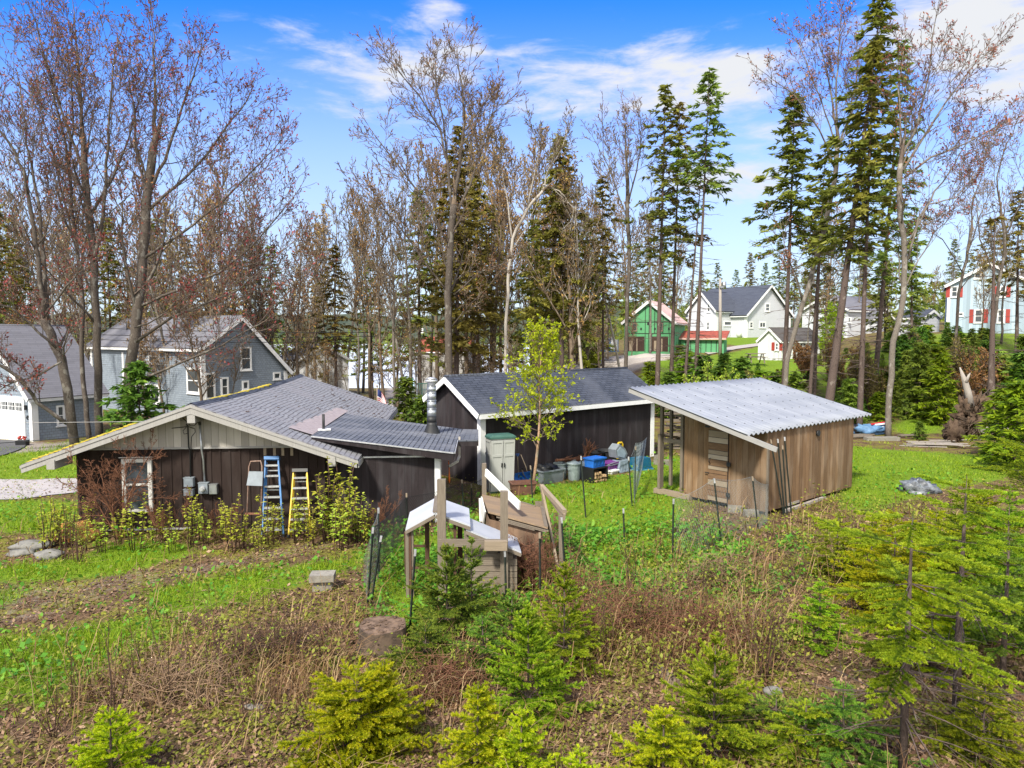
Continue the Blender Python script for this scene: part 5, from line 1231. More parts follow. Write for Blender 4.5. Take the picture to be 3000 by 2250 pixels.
tpost('j', (1841, 1338), (1852, 1482), 'white tipped green post left of the hanging wire netting')
tpost('k', (1862, 1308), (1859, 1466), 'wood tipped post draped with loose wire netting near the teal tote', True)
tpost('l', (1973, 1462), (1970, 1640), 'white tipped green post in tall weeds left of the coop')
tpost('m', (2092, 1402), (2113, 1598), 'leaning green post in front of the plank coop door')
tpost('n', (2204, 1396), (2221, 1552), 'leaning green post in front of the coop corner', True)
tpost('o', (1645, 1516), (1658, 1732), 'dark post standing beside the leaning timber frame')
tpost('p', (1581, 1560), (1583, 1760), 'wood tipped dark post among dead vines by the plywood house', True)
tpost('q', (1479, 1614), (1483, 1766), 'green post behind the short timber block')
tpost('r', (1826, 1490), (1830, 1600), 'short green post in the weeds between birch and coop')
for i, (t_, b_, lab, wdn) in enumerate((((2258, 1288), (2296, 1500), 'leftmost green post leaning on the coop end wall', True), ((2278, 1286), (2299, 1510), 'second green post leaning on the coop end wall', False), ((2292, 1305), (2306, 1500), 'short wood tipped green post leaning on the coop end wall', True), ((2298, 1280), (2318, 1508), 'rightmost green post leaning on the coop end wall', False))):
    tpost('s%d' % i, t_, b_, lab, wdn, Y=.75)
# netting
def netting(name, lab, tops, bots, m, cell=.06, r=.0028, bow=.0):
    """wire mesh of crossing diagonals strung between posts"""
    o = thing(name, lab, 'netting', bots[0]); mb = MB(); k = len(tops) - 1
    segs = [(tops[i + 1] - tops[i]).length for i in range(k)]; tot = sum(segs); H = (tops[0] - bots[0]).length
    def pt(s, h):
        s = min(max(s, 0), tot); i = 0
        while i < k - 1 and s > segs[i]: s -= segs[i]; i += 1
        t = s / segs[i]; a = bots[i].lerp(bots[i + 1], t); b = tops[i].lerp(tops[i + 1], t); b = b - UPZ * (.07 * 4 * t * (1 - t)); p = a.lerp(b, h); q = noise.noise((s * 1.3 + i * 9, h * 2, 1)) * .05; return p + V((q * .4, q, 0))
    n = int(tot / cell); nh = max(4, int(H / .22))
    for i in range(-int(H / cell), n + 1):
        for sg in (1, -1):
            pts = []
            for j in range(nh + 1):
                h = j / nh; s = i * cell + (h if sg > 0 else 1 - h) * H * .6
                if 0 <= s <= tot: pts.append(pt(s, h))
            if len(pts) > 1: mb.tube(pts, r, 3, False)
    mb.tube([pt(tot * i / 30, 1) for i in range(31)], r * 2.2, 4, False); mb.tube([pt(tot * i / 30, .01) for i in range(31)], r * 1.5, 4, False)
    mb.build('mesh', m, o); return o
gz_ = lambda p, h: p + UPZ * h
tps = [FP['b'][1], FP['e'][1] - UPZ * .1, FP['f'][1] - UPZ * .1, P(1420, 1400, 22.5)]; bts = [FP['b'][0] + UPZ * .35, FP['e'][0], FP['f'][0] + UPZ * .05, on(1424, 22.5)]
netting('black_netting', 'black mesh netting strung along posts before the dark extension wall', [tps[0], tps[1], tps[2], tps[3]], bts, M['net'], .075, .0028)
netting('wire_netting', 'thin grey wire netting at the left end of the hutch yard', [FP['a'][1], FP['b'][1] + UPZ * .05, P(1063, 1640, 15.4)], [FP['a'][0], FP['b'][0], on(1058, 15.2)], M['net_grey'], .2, .0014)
netting('wire_netting', 'crumpled grey wire netting hanging from the post by the teal tote', [FP['j'][1] + V((.1, .1, .0)), FP['k'][1] + UPZ * .12, P(1895, 1282, 29.0)], [FP['j'][0] + V((.1, .1, 0)), FP['k'][0], FP['k'][0] + V((.35, .6, .95))], M['net_grey'], .15, .0016)
netting('wire_netting', 'thin wire netting across the weeds before the coop', [FP['l'][1], FP['m'][1], FP['n'][1], P(2252, 1420, 20.6)], [FP['l'][0], FP['m'][0], FP['n'][0], on(2262, 20.4)], M['net_grey'], .08, .0018)

# ------------------------------------------------------------------ timber frame, plywood house and white roofed hutch
o = thing('timber_frame', 'tall weathered timber frame with white planks and a cross rail', 'frame', on(1290, 14.4))
def up_post(u0, u1, vt, Y, dp, m, name='post', zb=None):
    x0, x1 = X(u0, Y), X(u1, Y); z1 = P(u0, vt, Y).z; zb_ = tz(x0, Y) - .2 if zb is None else zb; mb = MB(); mb.obox((x0, Y, zb_), (x1 - x0, 0, 0), (0, dp, 0), (0, 0, z1 - zb_)); return mb.build(name, m, o)
up_post(1278, 1303, 1406, 14.2, .14, M['wood_grey']); up_post(1465, 1488, 1441, 14.3, .14, M['wood_grey']); pp = up_post(1411, 1424, 1358, 17.3, .09, M['wood_grey'], zb=1.2)
mb = MB(); mb.beam(P(1283, 1590, 14.1), P(1487, 1591, 14.2), .05, .15); mb.build('cross_rail', M['wood_grey'], o)
mb = MB(); mb.beam(P(1419, 1598, 14.0), P(1485, 1598, 14.08), .1, .19); mb.build('block', M['wood_tan'], o)
mb = MB(); mb.beam(P(1423, 1384, 17.2), P(1522, 1482, 15.6), .04, .19); mb.build('white_plank', M['white_old'], o)
mb = MB(); mb.beam(P(1586, 1424, 17.0), P(1654, 1500, 15.3), .09, .1); mb.beam(P(1600, 1440, 16.8), P(1654, 1516, 15.25), .04, .14); mb.build('handrail', M['wood_tan'], o)
mb = MB(); mb.beam(P(1586, 1425, 16.9), P(1648, 1735, 14.9), .05, .1); mb.build('leaning_brace', M['wood_tan'], o)
mb = MB(); mb.beam(P(1592, 1428, 17.0), P(1594, 1510, 17.0), .09, .09); mb.beam(P(1642, 1510, 15.4), P(1645, 1735, 15.4), .09, .09); mb.build('post', M['wood_grey'], o)
ph = thing('plywood_kennel', 'weathered plywood kennel with a sloping board roof under the timber frame', 'kennel', on(1500, 15.6))
def kennel():
    a, b, c, d = P(1411, 1452, 17.3), P(1430, 1503, 15.7), P(1604, 1550, 15.2), P(1592, 1492, 16.9); n = (b - a).cross(c - b).normalized(); n = n if n.z > 0 else -n
    mb = MB(); mb.prism([a, b, c, d], n * .035); mb.build('roof', M['ply'], ph)
    mb = MB(); e = (c - b)
    for k, (t0, t1, off) in enumerate(((.15, 1.02, .03), (.3, .98, .06), (.2, .8, .09))): mb.prism([b + e * t0 - n * off, b + e * t1 - n * off, b + e * t1 + (d - c) * .3 - n * off, b + e * t0 + (d - c) * .3 - n * off], -n * .022)
    mb.prism([c - e * .06 + n * .04, c + n * .04, d + n * .04, d - e * .06 + n * .04], n * .02); mb.build('roof_layers', M['wood_grey'], ph)
    fz = lambda p: V((p.x, p.y, tz(p.x, p.y) - .1)); mb = MB(); b2, c2, a2, d2 = b - n * .15 + (c - b) * .04, c - n * .13 - (c - b) * .1, a - n * .1, d - n * .1
    b2 += V((0, .1, 0)); c2 += V((0, .1, 0))
    mb.face([fz(b2), fz(c2), c2, b2]); mb.face([fz(a2), fz(b2), b2, a2]); mb.face([fz(c2), fz(d2), d2, c2]); mb.face([fz(d2), fz(a2), a2, d2]); mb.build('wall', wood('stained plywood with swirls', (.25, .165, .11), (.18, .11, .07), (.09, .055, .035), stain=(.12, .08, .055)), ph)
    mb = MB(); mb.beam(P(1409, 1460, 17.2), P(1411, 1528, 16.9), .1, .03); mb.prism([P(1409, 1455, 17.1), P(1420, 1500, 16.2), P(1414, 1535, 16.4), P(1408, 1500, 16.9)], (.03, 0, 0)); mb.build('white_corner', M['white_old'], ph)
    mb = MB(); mb.beam(P(1526, 1475, 17.1), P(1568, 1488, 16.9), .05, .1); mb.beam(P(1568, 1481, 17), P(1592, 1481, 17), .05, .2); mb.build('loose_board', M['wood_grey'], ph)
kennel()
hu = thing('rabbit_hutch', 'small wire run hutch with white panel roof and weathered board wall', 'hutch', on(1300, 14.6))
def hutch():
    Yf, Yb = 14.35, 15.75; L = lambda u, v: P(u, v, Yf); t = .035
    l0, r0 = L(1188, 1555), L(1274, 1507); m0 = L(1378, 1543); k0, e0 = L(1365, 1547), L(1527, 1614); back = V((-.11, Yb - Yf, 0))
    def panel(a, b, off=0, m=M['white_pl'], nm='roof_panel', bk=None):
        bk = bk or back; a, b = a + UPZ * off, b + UPZ * off; mb = MB(); mb.prism([a, b, b + bk, a + bk], UPZ * t); p = mb.build(nm, m, hu)
        f = MB(); f.beam(a - UPZ * .035 - V((0, .02, 0)), b - UPZ * .035 - V((0, .02, 0)), .035, .06); f.build('roof_edge', M['wood_grey'], p)
    panel(l0, r0); panel(r0 + V((.02, 0, 0)), m0); panel(k0, e0, -.05, bk=back * .72)
    mb = MB(); mb.obox(r0 + V((-.045, .0, .04)), V((.09, 0, 0)), back, UPZ * .03); mb.build('ridge_board', M['wood_grey'], hu)
    def post(u, vt, Y, w_=.07, m=M['wood_grey']):
        x = X(u, Y); z = P(u, vt, Y).z; mb = MB(); mb.obox((x - w_ / 2, Y, tz(x, Y) - .1), (w_, 0, 0), (0, w_, 0), (0, 0, z - tz(x, Y) + .1)); mb.build('post', m, hu)
    dk = wood('dark brown stained lumber', (.1, .055, .035), (.07, .04, .026))
    post(1188, 1557, Yf + .03); post(1196, 1555, Yf + .03, .05, dk); post(1203, 1552, Yf + .05, .05); post(1247, 1500, Yb - .1, .09, dk); post(1183, 1560, Yb - .2, .06, dk)
    post(1330, 1530, Yf + .1, .06, dk); post(1345, 1540, Yf + .5, .1, dk); post(1364, 1545, Yf + .03, .09)
    x0, x1 = X(1372, Yf), X(1515, Yf); zb = tz(x0, Yf); mb = MB(); zt = lambda x: k0.z + (e0.z - k0.z) * (x - k0.x) / (e0.x - k0.x) - .12; h = .13; z = zb - .1
    while z < k0.z - .15:
        xx = x1 if zt(x1) > z + h else min(x1, k0.x + (z + h + .12 - k0.z) / (e0.z - k0.z) * (e0.x - k0.x))
        if xx > x0 + .05: mb.obox((x0, Yf + .04, z), (xx - x0, 0, 0), (0, .02, 0), (0, .012, h - .012))
        z += h
    mb.obox((x0, Yf + .065, zb - .1), (x1 - x0, 0, 0), (0, .6, 0), (0, 0, max(.1, zt(x1) - zb))); mb.build('board_wall', M['wood_grey'], hu)
    mb = MB(); mb.beam(V((X(1196, Yf), Yf + .05, zb + .62)), V((X(1364, Yf), Yf + .05, zb + .62)), .03, .05); mb.build('mid_rail', dk, hu); mb = MB(); mb.beam(V((X(1190, Yb), Yb - .1, zb + .7)), V((X(1247, Yb), Yb - .1, zb + .7)), .03, .05); mb.build('mid_rail', dk, hu)
hutch()
# boards lying along the coop end
bl = [(G(2300, 1502), G(2416, 1462), .0, 'lowest'), (G(2306, 1492), G(2410, 1455), .1, 'middle'), (G(2312, 1485), G(2408, 1450), .2, 'topmost')]
for a, b, z, w_ in bl:
    k = thing('loose_board', 'pale board at the foot of the coop end wall, %s of three' % w_, 'board', a + UPZ * z, group='boards by the coop'); mb = MB(); mb.beam(a + UPZ * (z + .05), b + UPZ * (z + .05), .1, .085); mb.build('board', M['deadwood'], k)
# debris by the lawn edge
p = on(2575, 38.5)
o = thing('blue_tarp', 'faded blue tarp heaped beside the lawn edge trunks', 'tarp', on(2545, 38.3)); mb = MB(); q = on(2545, 38.3); mb.blob(q + UPZ * .22, (.75, .5, .32), 3, .35, 22, 12, 0, 3); mb.blob(q + V((.55, -.1, .3)), (.5, .3, .2), 5, .4, 16, 9, 0, 3); mb.build('tarp_sheet', M['tarp'], o)
o = thing('dark_rubbish_bag', 'dark rubbish bag left of the blue tarp', 'bag', on(2516, 38.4)); mb = MB(); mb.blob(on(2516, 38.4) + UPZ * .22, (.4, .35, .3), 8, .3, 14, 9, 0, 2.5); mb.build('bag_film', M['black'], o)
q = on(2572, 38.2); o = thing('red_toy_cart', 'red and white metal cart frame on the tarp heap', 'cart', q); mb = MB()
for k in range(3): mb.beam(q + V((-.3, 0, .2 + .17 * k)), q + V((.65, .1, .32 + .17 * k)), .09, .07)
mb.build('red_frame', M['red_pl'], o); mb = MB(); mb.beam(q + V((-.1, -.05, .52)), q + V((.75, -.05, .62)), .1, .07); mb.tube([q + V((.3, -.1, .3)), q + V((.3, -.16, .3))], .14, 14); mb.build('white_bar', M['white'], o)
for i, (u, Y, L, lab) in enumerate(((2490, 37.6, 1.4, 'weathered plank at the left end of the debris row'), (2500, 37.0, 1.1, 'pale sheet offcut in front of the debris row'), (2640, 37.3, .9, 'brown plank right of the lawn edge trunk'))):
    a = on(u, Y); k = thing('loose_board', lab, 'board', a); mb = MB(); mb.beam(a + UPZ * .08, a + V((L, .15, .1)), .3, .06); mb.build('board', M['wood_grey'], k)
a = on(2560, 36.2); k = thing('concrete_curb', 'long low concrete block at the lawn edge below the trunks', 'block', a); mb = MB(); mb.box(a + V((.5, 0, .03)), (1.7, .4, .3), .05); mb.build('block', M['concrete'], k)
rng = random.Random(31)
for i in range(12):
    a = on(2640 + rng.uniform(0, 120), 34.6 + rng.uniform(-.6, 1.2)); k = thing('grey_plank', '', 'plank', a, group='grey planks scattered at the lawn edge'); mb = MB(); d = n2(1, rng.uniform(-.5, .05)); mb.beam(a + UPZ * (.04 + .025 * (i % 4)), a + d * rng.uniform(.8, 2.6) + UPZ * (.05 + .025 * (i % 4)), rng.uniform(.07, .18), .035); mb.build('plank', M['deadwood'], k); k['label'] = 'silvery plank in the loose scatter along the far lawn edge'
# sheet covered heap in the lawn
q = G(2690, 1440); o = thing('covered_heap', 'low heap under a grey plastic sheet in the right lawn', 'heap', q); mb = MB(); mb.blob(q + UPZ * .05, (.6, .5, .36), 4, .3, 26, 14, 0, 3.4); mb.build('sheet', M['cover'], o)
# uprooted root plate and snag
q = on(2865, 36.5); o = thing('uprooted_stump', 'large uprooted stump with earthy root plate and torn pale snag', 'stump', q); mb = MB(); rng = random.Random(17)
mb.blob(q + V((.1, .2, 1.0)), (.85, .4, 1.05), 3, .55, 34, 22, 0, 4.2); mb.blob(q + V((.55, .1, .6)), (.7, .4, .62), 9, .55, 28, 18, 0, 4.2); mb.blob(q + V((-.3, .2, 1.7)), (.4, .3, .6), 4, .5, 20, 14, 0, 4); mb.build('root_plate', M['soil_root'], o)
mb = MB()
for i in range(170):
    a = rng.uniform(0, 6.28); c = q + V((.2 + .8 * math.cos(a) * rng.random(), -.1, 1 + 1.0 * math.sin(a) * rng.random())); e = c + V((math.cos(a) * rng.uniform(.2, .7), -rng.uniform(.1, .5), math.sin(a) * rng.uniform(.1, .6))); mb.tube([c, c.lerp(e, .5) + V((rng.uniform(-.1, .1), 0, rng.uniform(-.1, .1))), e], [.035, .022, .008], 4, False)
mb.build('root', M['stump'], o)
mb = MB(); mb.tube([P(2843, 1190, 36.5), P(2836, 1150, 36.5), P(2826, 1115, 36.5), P(2812, 1076, 36.5)], [.2, .17, .14, .03], 8); mb.tube([P(2830, 1120, 36.4), P(2838, 1100, 36.4), P(2843, 1092, 36.4)], [.09, .06, .01], 6); mb.build('torn_trunk', M['deadwood'], o)
mb = MB(); mb.tube([P(2880, 1260, 36.0), P(2950, 1256, 36.4), P(3010, 1258, 37)], [.16, .15, .12], 8); tg = thing('fallen_log', 'mossy grey fallen log right of the uprooted stump', 'log', P(2880, 1260, 36.0)); mb.build('log', M['deadwood'], tg)
q = on(2797, 35.6); o = thing('root_clump', 'small dark clump of torn roots left of the uprooted stump', 'stump', q); mb = MB(); mb.blob(q + UPZ * .5, (.42, .35, .55), 12, .42, 18, 12, 0, 3)
for i in range(36): a = rng.uniform(0, 6.28); c = q + V((.2 * math.cos(a), -.1, .6 + .3 * math.sin(a))); e = c + V((math.cos(a) * rng.uniform(.2, .8), -rng.uniform(0, .3), math.sin(a) * rng.uniform(.1, .5))); mb.tube([c, c.lerp(e, .5) + V((rng.uniform(-.1, .1), 0, rng.uniform(-.1, .1))), e], [.025, .018, .006], 4, False)
mb.build('roots', M['soil_root'], o)
# stump, logs and stones nearby
def stump(u, v, Y, r, h, lab, sd):
    q = on(u, Y); o = thing('tree_stump', lab, 'stump', q); mb = MB(); n = 22; prof = [(1.25, -.1), (1.08, .12), (1.0, .5), (.97, h)]; b = 0
    for k, z in prof:
        for j in range(n): a = 2 * math.pi * j / n; rr = r * k * (1 + .13 * noise.noise((math.cos(a) * 2 + sd, math.sin(a) * 2, z * .5))); mb.v.append((q.x + rr * math.cos(a), q.y + rr * math.sin(a), q.z + z * (h if z != h else 1) + (.05 * noise.noise((a, sd, 3)) if z == h else 0)))
    for i in range(3):
        for j in range(n): f = (i * n + j, i * n + (j + 1) % n, (i + 1) * n + (j + 1) % n, (i + 1) * n + j); mb.f.append(f); mb.sm.append(True); mb.mi.append(0); mb.uv += [j * .1, i * .2, j * .1 + .1, i * .2, j * .1 + .1, i * .2 + .2, j * .1, i * .2 + .2]
    mb.build('stump_side', M['stump'], o); t = MB(); t.face([mb.v[3 * n + j] for j in range(n)]); rr = random.Random(sd)
    for i in range(40): a = rr.uniform(0, 6.28); k = math.sqrt(rr.random()) * r * .85; t.box(V((q.x + k * math.cos(a), q.y + k * math.sin(a), q.z + h + rr.uniform(0, .03))), (rr.uniform(.04, .1), .03, .012), rr.uniform(0, 3))
    t.build('stump_top', M['stump_top'], o)
stump(1113, 1900, 12.1, .42, .36, 'broad old stump covered with leaf litter left of the young spruces', 2)
def log_(pts, rads, lab, m=None, nm='fallen_log'): p = [P(*x) for x in pts]; o = thing(nm, lab, 'log', p[0]); mb = MB(); mb.tube(p, rads, 9); mb.build('log', m or M['stump'], o)
log_([(830, 2030, 10.9), (900, 1985, 11.2), (985, 1965, 11.5)], [.11, .1, .08], 'dark rotting log half sunk in the brush left of the stump')
log_([(1660, 2110, 9.9), (1730, 2150, 9.6), (1790, 2250, 9.0)], [.05, .05, .06], 'thin black branch lying on bare soil between two foreground spruces', M['bark_twig'], 'fallen_branch')
log_([(1925, 1955, 11.3), (1985, 2010, 10.7)], [.09, .1], 'charred short log right of the central spruces', M['bark_twig'])
log_([(2860, 2150, 9.4), (2950, 2200, 9.2), (3060, 2230, 9.0)], [.06, .05, .05], 'dark fallen branch in the shade at the bottom right corner', M['bark_twig'], 'fallen_branch')
for i, (u, v, s, lab, mm) in enumerate(((65, 1625, (.36, .2, .1), 'flat pale fieldstone at the left edge of the flower bed', 'rock'), (150, 1632, (.36, .24, .13), 'grey rounded fieldstone right of the flat pale one', 'rock'), (232, 1580, (.65, .3, .32), 'rust coloured boulder behind the bare canes at the left', 'rock_rust'), (100, 1607, (.5, .3, .14), 'low brown stone behind the two grey fieldstones', 'rock'),
                                   (2265, 2030, (.14, .1, .06), 'small grey stone beside the right foreground spruce', 'rock'), (2140, 1790, (.15, .1, .06), 'dark mossy stone in the brush right of centre', 'rock'), (745, 2075, (.15, .08, .04), 'slab of grey stone in the leaf litter', 'rock'))):
    q = G(u, v); o = MB(); o.blob(q + UPZ * s[2] * .45, s, i * 5 + 2, .2, 16, 10, 0, 1.4); k = tag(o.build('fieldstone', M[mm]), lab, 'stone', 'stones')
# ------------------------------------------------------------------ trees: generators
def rot_about(d, ax, a): return Matrix.Rotation(a, 3, ax) @ d
class Tree:
    """branching skeleton: limbs go into the trunk mesh, fine twigs and buds into the crown mesh"""
    def __init__(s, seed, nch=(12, 8, 6, 3), ratio=(.42, .5, .5, .5), ang=(42, 45, 45, 40), wob=.12, up=.10, minr=.009, split=2, bud=3, budsize=.09, t0=.3, sides=(9, 6, 4, 3, 3), segs=(8, 6, 5, 3, 2)):
        s.r = random.Random(seed); s.tr = MB(); s.tw = MB(); s.tips = []
        s.nch, s.ratio, s.ang, s.wob, s.up, s.minr, s.split, s.bud, s.bs, s.t0, s.sides, s.segs = nch, ratio, ang, wob, up, minr, split, bud, budsize, t0, sides, segs
    def rv(s): return V((s.r.gauss(0, 1), s.r.gauss(0, 1), s.r.gauss(0, 1)))
    def grow(s, p, d, L, r, lvl):
        n = s.segs[min(lvl, 4)]; pts = [p]; rs = [r]; d = d.normalized()
        for i in range(n):
            d = (d + s.rv() * s.wob * (1 if lvl else .5) + UPZ * s.up * (1 if lvl else .6)).normalized(); p = p + d * (L / n); pts.append(p); rs.append(max(s.minr, r * (1 - .8 * (i + 1) / n)))
        s.path(pts, rs, lvl, L)
    def path(s, pts, rs, lvl, L=None, t0=None, kids=None):
        mb = s.tr if lvl < s.split else s.tw; mb.tube(pts, rs, s.sides[min(lvl, 4)], lvl < 2)
        if L is None: L = sum((pts[i + 1] - pts[i]).length for i in range(len(pts) - 1))
        k = len(pts) - 1
        if lvl < len(s.nch):
            n = s.nch[lvl] if kids is None else kids; a0 = s.r.uniform(0, 6.28); lo = (s.t0 if t0 is None else t0) if lvl == 0 else .18
            for j in range(n):
                t = lo + (1 - lo) * ((j + s.r.random()) / n); f = t * k; i = min(int(f), k - 1); q = pts[i].lerp(pts[i + 1], f - i); d = (pts[i + 1] - pts[i]).normalized()
                a0 += 2.4 + s.r.uniform(-.4, .4); ax = rot_about(d.orthogonal().normalized(), d, a0); an = R(s.ang[lvl] * s.r.uniform(.7, 1.25)) * (1 - .35 * t)
                dd = rot_about(d, ax, an); ll = L * s.ratio[lvl] * (1 - .55 * t if lvl == 0 else 1 - .4 * t) * s.r.uniform(.7, 1.2); rr = (rs[i] + (rs[i + 1] - rs[i]) * (f - i)) * .55
                s.grow(q, dd, ll, max(s.minr, rr), lvl + 1)
        else: s.tips.append((pts[-1], (pts[-1] - pts[-2]).normalized(), pts[0]))
    def buds(s, size=None, per=None, spread=1.0, elong=2.2):
        """small leaf or bud faces along the last twigs"""
        size = size or s.bs; per = per if per is not None else s.bud; g = np.random.default_rng(s.r.randrange(1 << 30)); n = len(s.tips)
        if n == 0 or per == 0: return np.zeros((0, 3)), np.zeros((0, 3), int), np.zeros(0)
        tip = np.array([t[0][:] for t in s.tips]); d = np.array([t[1][:] for t in s.tips]); b0 = np.array([t[2][:] for t in s.tips])
        m = n * per; idx = np.repeat(np.arange(n), per); k = g.random((m, 1)) ** .6; c = b0[idx] + (tip[idx] - b0[idx]) * k + g.normal(0, .18 * size * spread, (m, 3))
        ax = d[idx] + g.normal(0, .75 * spread, (m, 3)); ax /= np.linalg.norm(ax, axis=1, keepdims=True); o = np.cross(ax, g.normal(0, 1, (m, 3))); o /= np.linalg.norm(o, axis=1, keepdims=True) + 1e-9
        sz = size * g.uniform(.5, 1.3, (m, 1)); L = ax * sz; W = o * sz / elong
        vv = np.stack([c, c + L * .5 + W * .5, c + L, c + L * .5 - W * .5], 1).reshape(-1, 3); i0 = np.arange(m)[:, None] * 4
        tr = np.concatenate([i0 + [0, 1, 2], i0 + [0, 2, 3]], 1).reshape(-1, 3); tint = np.repeat(np.clip(g.normal(.5, .25, m), 0, 1), 4); return vv, tr, tint
    def build(s, root, bark, twig, budm, name='crown', **kw):
        s.tr.build('trunk', bark, root); 
        o = s.tw.build(name, twig, root); vv, tr, ti = s.buds(**kw)
        if len(tr): tag(np_mesh('buds' if name == 'crown' else 'leaves', vv, tr, budm, o, ti), kind='stuff')
        return o
MW_fix = None
# ---- the red maples at the left, drawn limb by limb from where they stand
def pxpath(px, d, dd=0.0): n = len(px) - 1; return [P(u, v, d + dd * i / max(n, 1)) for i, (u, v) in enumerate(px)]
def maple(label, paths, d, r0, seed, bark='bark_maple', budm='bud_red', per=1, size=.15, kids=16, sub=(7, 4, 2), group='red budded maples behind the cabin', lens=(.5, .62, .55), name='maple_tree', minr=.010, up=.07, ang=(48, 46, 44)):
    base = P(*paths[0][0][0], d); root = thing(name, label, 'tree', (base.x, base.y, tz(base.x, base.y)), group=group)
    t = Tree(seed, nch=(kids,) + sub, ratio=(lens[0],) + lens, ang=(ang[0],) + ang, minr=minr, up=up, wob=.10, split=2, bud=per, budsize=size)
    for i, (px, k, dd, r, rr, n) in enumerate(paths):
        pts = pxpath(px, d + k, dd)
        if i == 0: pts[0].z = root.location.z - .2
        m = len(pts); fine = []
        for a in range(m - 1):
            for b in range(3): tt = b / 3; fine.append(pts[a].lerp(pts[a + 1], tt) + V((t.r.uniform(-1, 1), t.r.uniform(-1, 1), t.r.uniform(-.3, .3))) * (.05 if a + b else 0))
        fine.append(pts[-1]); L = sum((fine[q + 1] - fine[q]).length for q in range(len(fine) - 1)); rs = [r + (rr - r) * (q / (len(fine) - 1)) for q in range(len(fine))]
        t.tr.tube(fine, rs, 9)
        k_ = len(fine) - 1; a0 = t.r.uniform(0, 6)
        n = round(n * .85)
        for j in range(n):
            lo = .35 if i == 0 else .15; q = lo + (1 - lo) * ((j + t.r.random()) / n); f = q * k_; ii = min(int(f), k_ - 1); p = fine[ii].lerp(fine[ii + 1], f - ii); dv = (fine[ii + 1] - fine[ii]).normalized()
            a0 += 2.4 + t.r.uniform(-.5, .5); ax = rot_about(dv.orthogonal().normalized(), dv, a0); nd = rot_about(dv, ax, R(ang[0]) * t.r.uniform(.6, 1.2) * (1 - .3 * q)); nd = (nd + UPZ * .10).normalized()
            ll = min(5.6, max(2.0, L * lens[0])) * (1 - .5 * q) * t.r.uniform(.65, 1.2); t.grow(p, nd, ll, max(.016, rs[ii] * .36), 1)
        t.grow(fine[-1], (fine[-1] - fine[-2]), 1.8, rr, 2)
    t.build(root, M[bark], M['bark_red'] if budm in ('bud_red',) else M['bark_twig'], M[budm]); return root
maple('big maple with a straight grey trunk and crown of red buds, highest behind the cabin', [
    ([(290, 1297), (288, 1150), (284, 950), (276, 780), (258, 620), (246, 480)], 0, 0, 0.190, .17, 6), ([(246, 480), (240, 360), (232, 230), (218, 60)], 0, 1, 0.116, .03, 14), ([(276, 780), (300, 640), (312, 480), (322, 330), (335, 170)], 0, -1.5, 0.102, .03, 14),
    ([(250, 520), (205, 400), (165, 270), (110, 90)], 0, 1.5, 0.088, .025, 13), ([(262, 640), (330, 520), (380, 400), (420, 250)], 0, 1, 0.075, .025, 12), ([(284, 900), (230, 760), (190, 640), (160, 520)], 0, -1, 0.068, .02, 9)], 36, .34, 3)
maple('leaning mossy maple with low limbs sweeping left in front of the garage', [
    ([(222, 1300), (205, 1180), (180, 1050), (150, 980), (132, 940)], 0, 0, 0.218, .2, 3), ([(132, 940), (112, 760), (90, 620), (66, 500), (30, 420), (-40, 330)], 0, -1, 0.116, .04, 12), ([(140, 960), (128, 740), (112, 590), (80, 420), (60, 270)], 0, 1, 0.102, .03, 13),
    ([(195, 1240), (110, 1180), (60, 1110), (0, 1068), (-80, 1040)], -1, -2, 0.095, .05, 9), ([(165, 1020), (90, 950), (30, 900), (-50, 880)], -1, -1.5, 0.061, .03, 8), ([(180, 1060), (110, 1100), (40, 1120), (-30, 1160)], -1, -1, 0.048, .02, 7), ([(130, 930), (180, 860), (230, 800), (270, 720)], -.5, -1, 0.061, .02, 8)], 34, .3, 7)
maple('slender dark maple stem just left of the straight grey maple', [
    ([(262, 1288), (252, 1180), (240, 1080), (245, 900), (222, 720), (208, 560), (190, 420), (150, 240), (112, 90)], 0, 0, 0.136, .03, 20), ([(222, 720), (180, 560), (150, 430), (120, 330)], 0, 1, 0.061, .02, 10), ([(200, 500), (215, 380), (205, 220), (190, 120)], 0, -1, 0.054, .02, 10)], 37, .2, 11, kids=10)
maple('mossy maple with long limbs fanning to the right over the cabin ridge', [
    ([(370, 1215), (378, 1100), (398, 980), (405, 880), (418, 740), (434, 580), (448, 440)], 0, 0, 0.272, .2, 5), ([(448, 440), (456, 320), (452, 180), (450, 90)], 0, 1, 0.102, .03, 14), ([(440, 560), (480, 470), (520, 360), (560, 240), (580, 180)], 0, -1, 0.088, .03, 14),
    ([(430, 620), (520, 540), (610, 450), (680, 350), (720, 300)], 0, 1.5, 0.082, .03, 14), ([(415, 760), (520, 690), (640, 600), (740, 500), (800, 440)], 0, -1, 0.075, .025, 14), ([(405, 900), (520, 850), (640, 800), (740, 720), (840, 600)], 0, -2, 0.075, .025, 13),
    ([(400, 1000), (500, 930), (600, 890), (700, 850), (800, 760)], -.5, -2.5, 0.082, .025, 11), ([(385, 1120), (470, 1090), (560, 1050), (650, 1010), (760, 950)], -.5, -2.5, 0.075, .025, 8), ([(395, 960), (450, 940), (520, 880), (560, 860)], -1, -1, 0.041, .02, 6), ([(440, 560), (400, 430), (390, 300), (370, 200)], 0, 1, 0.068, .025, 11)], 36, .4, 5)
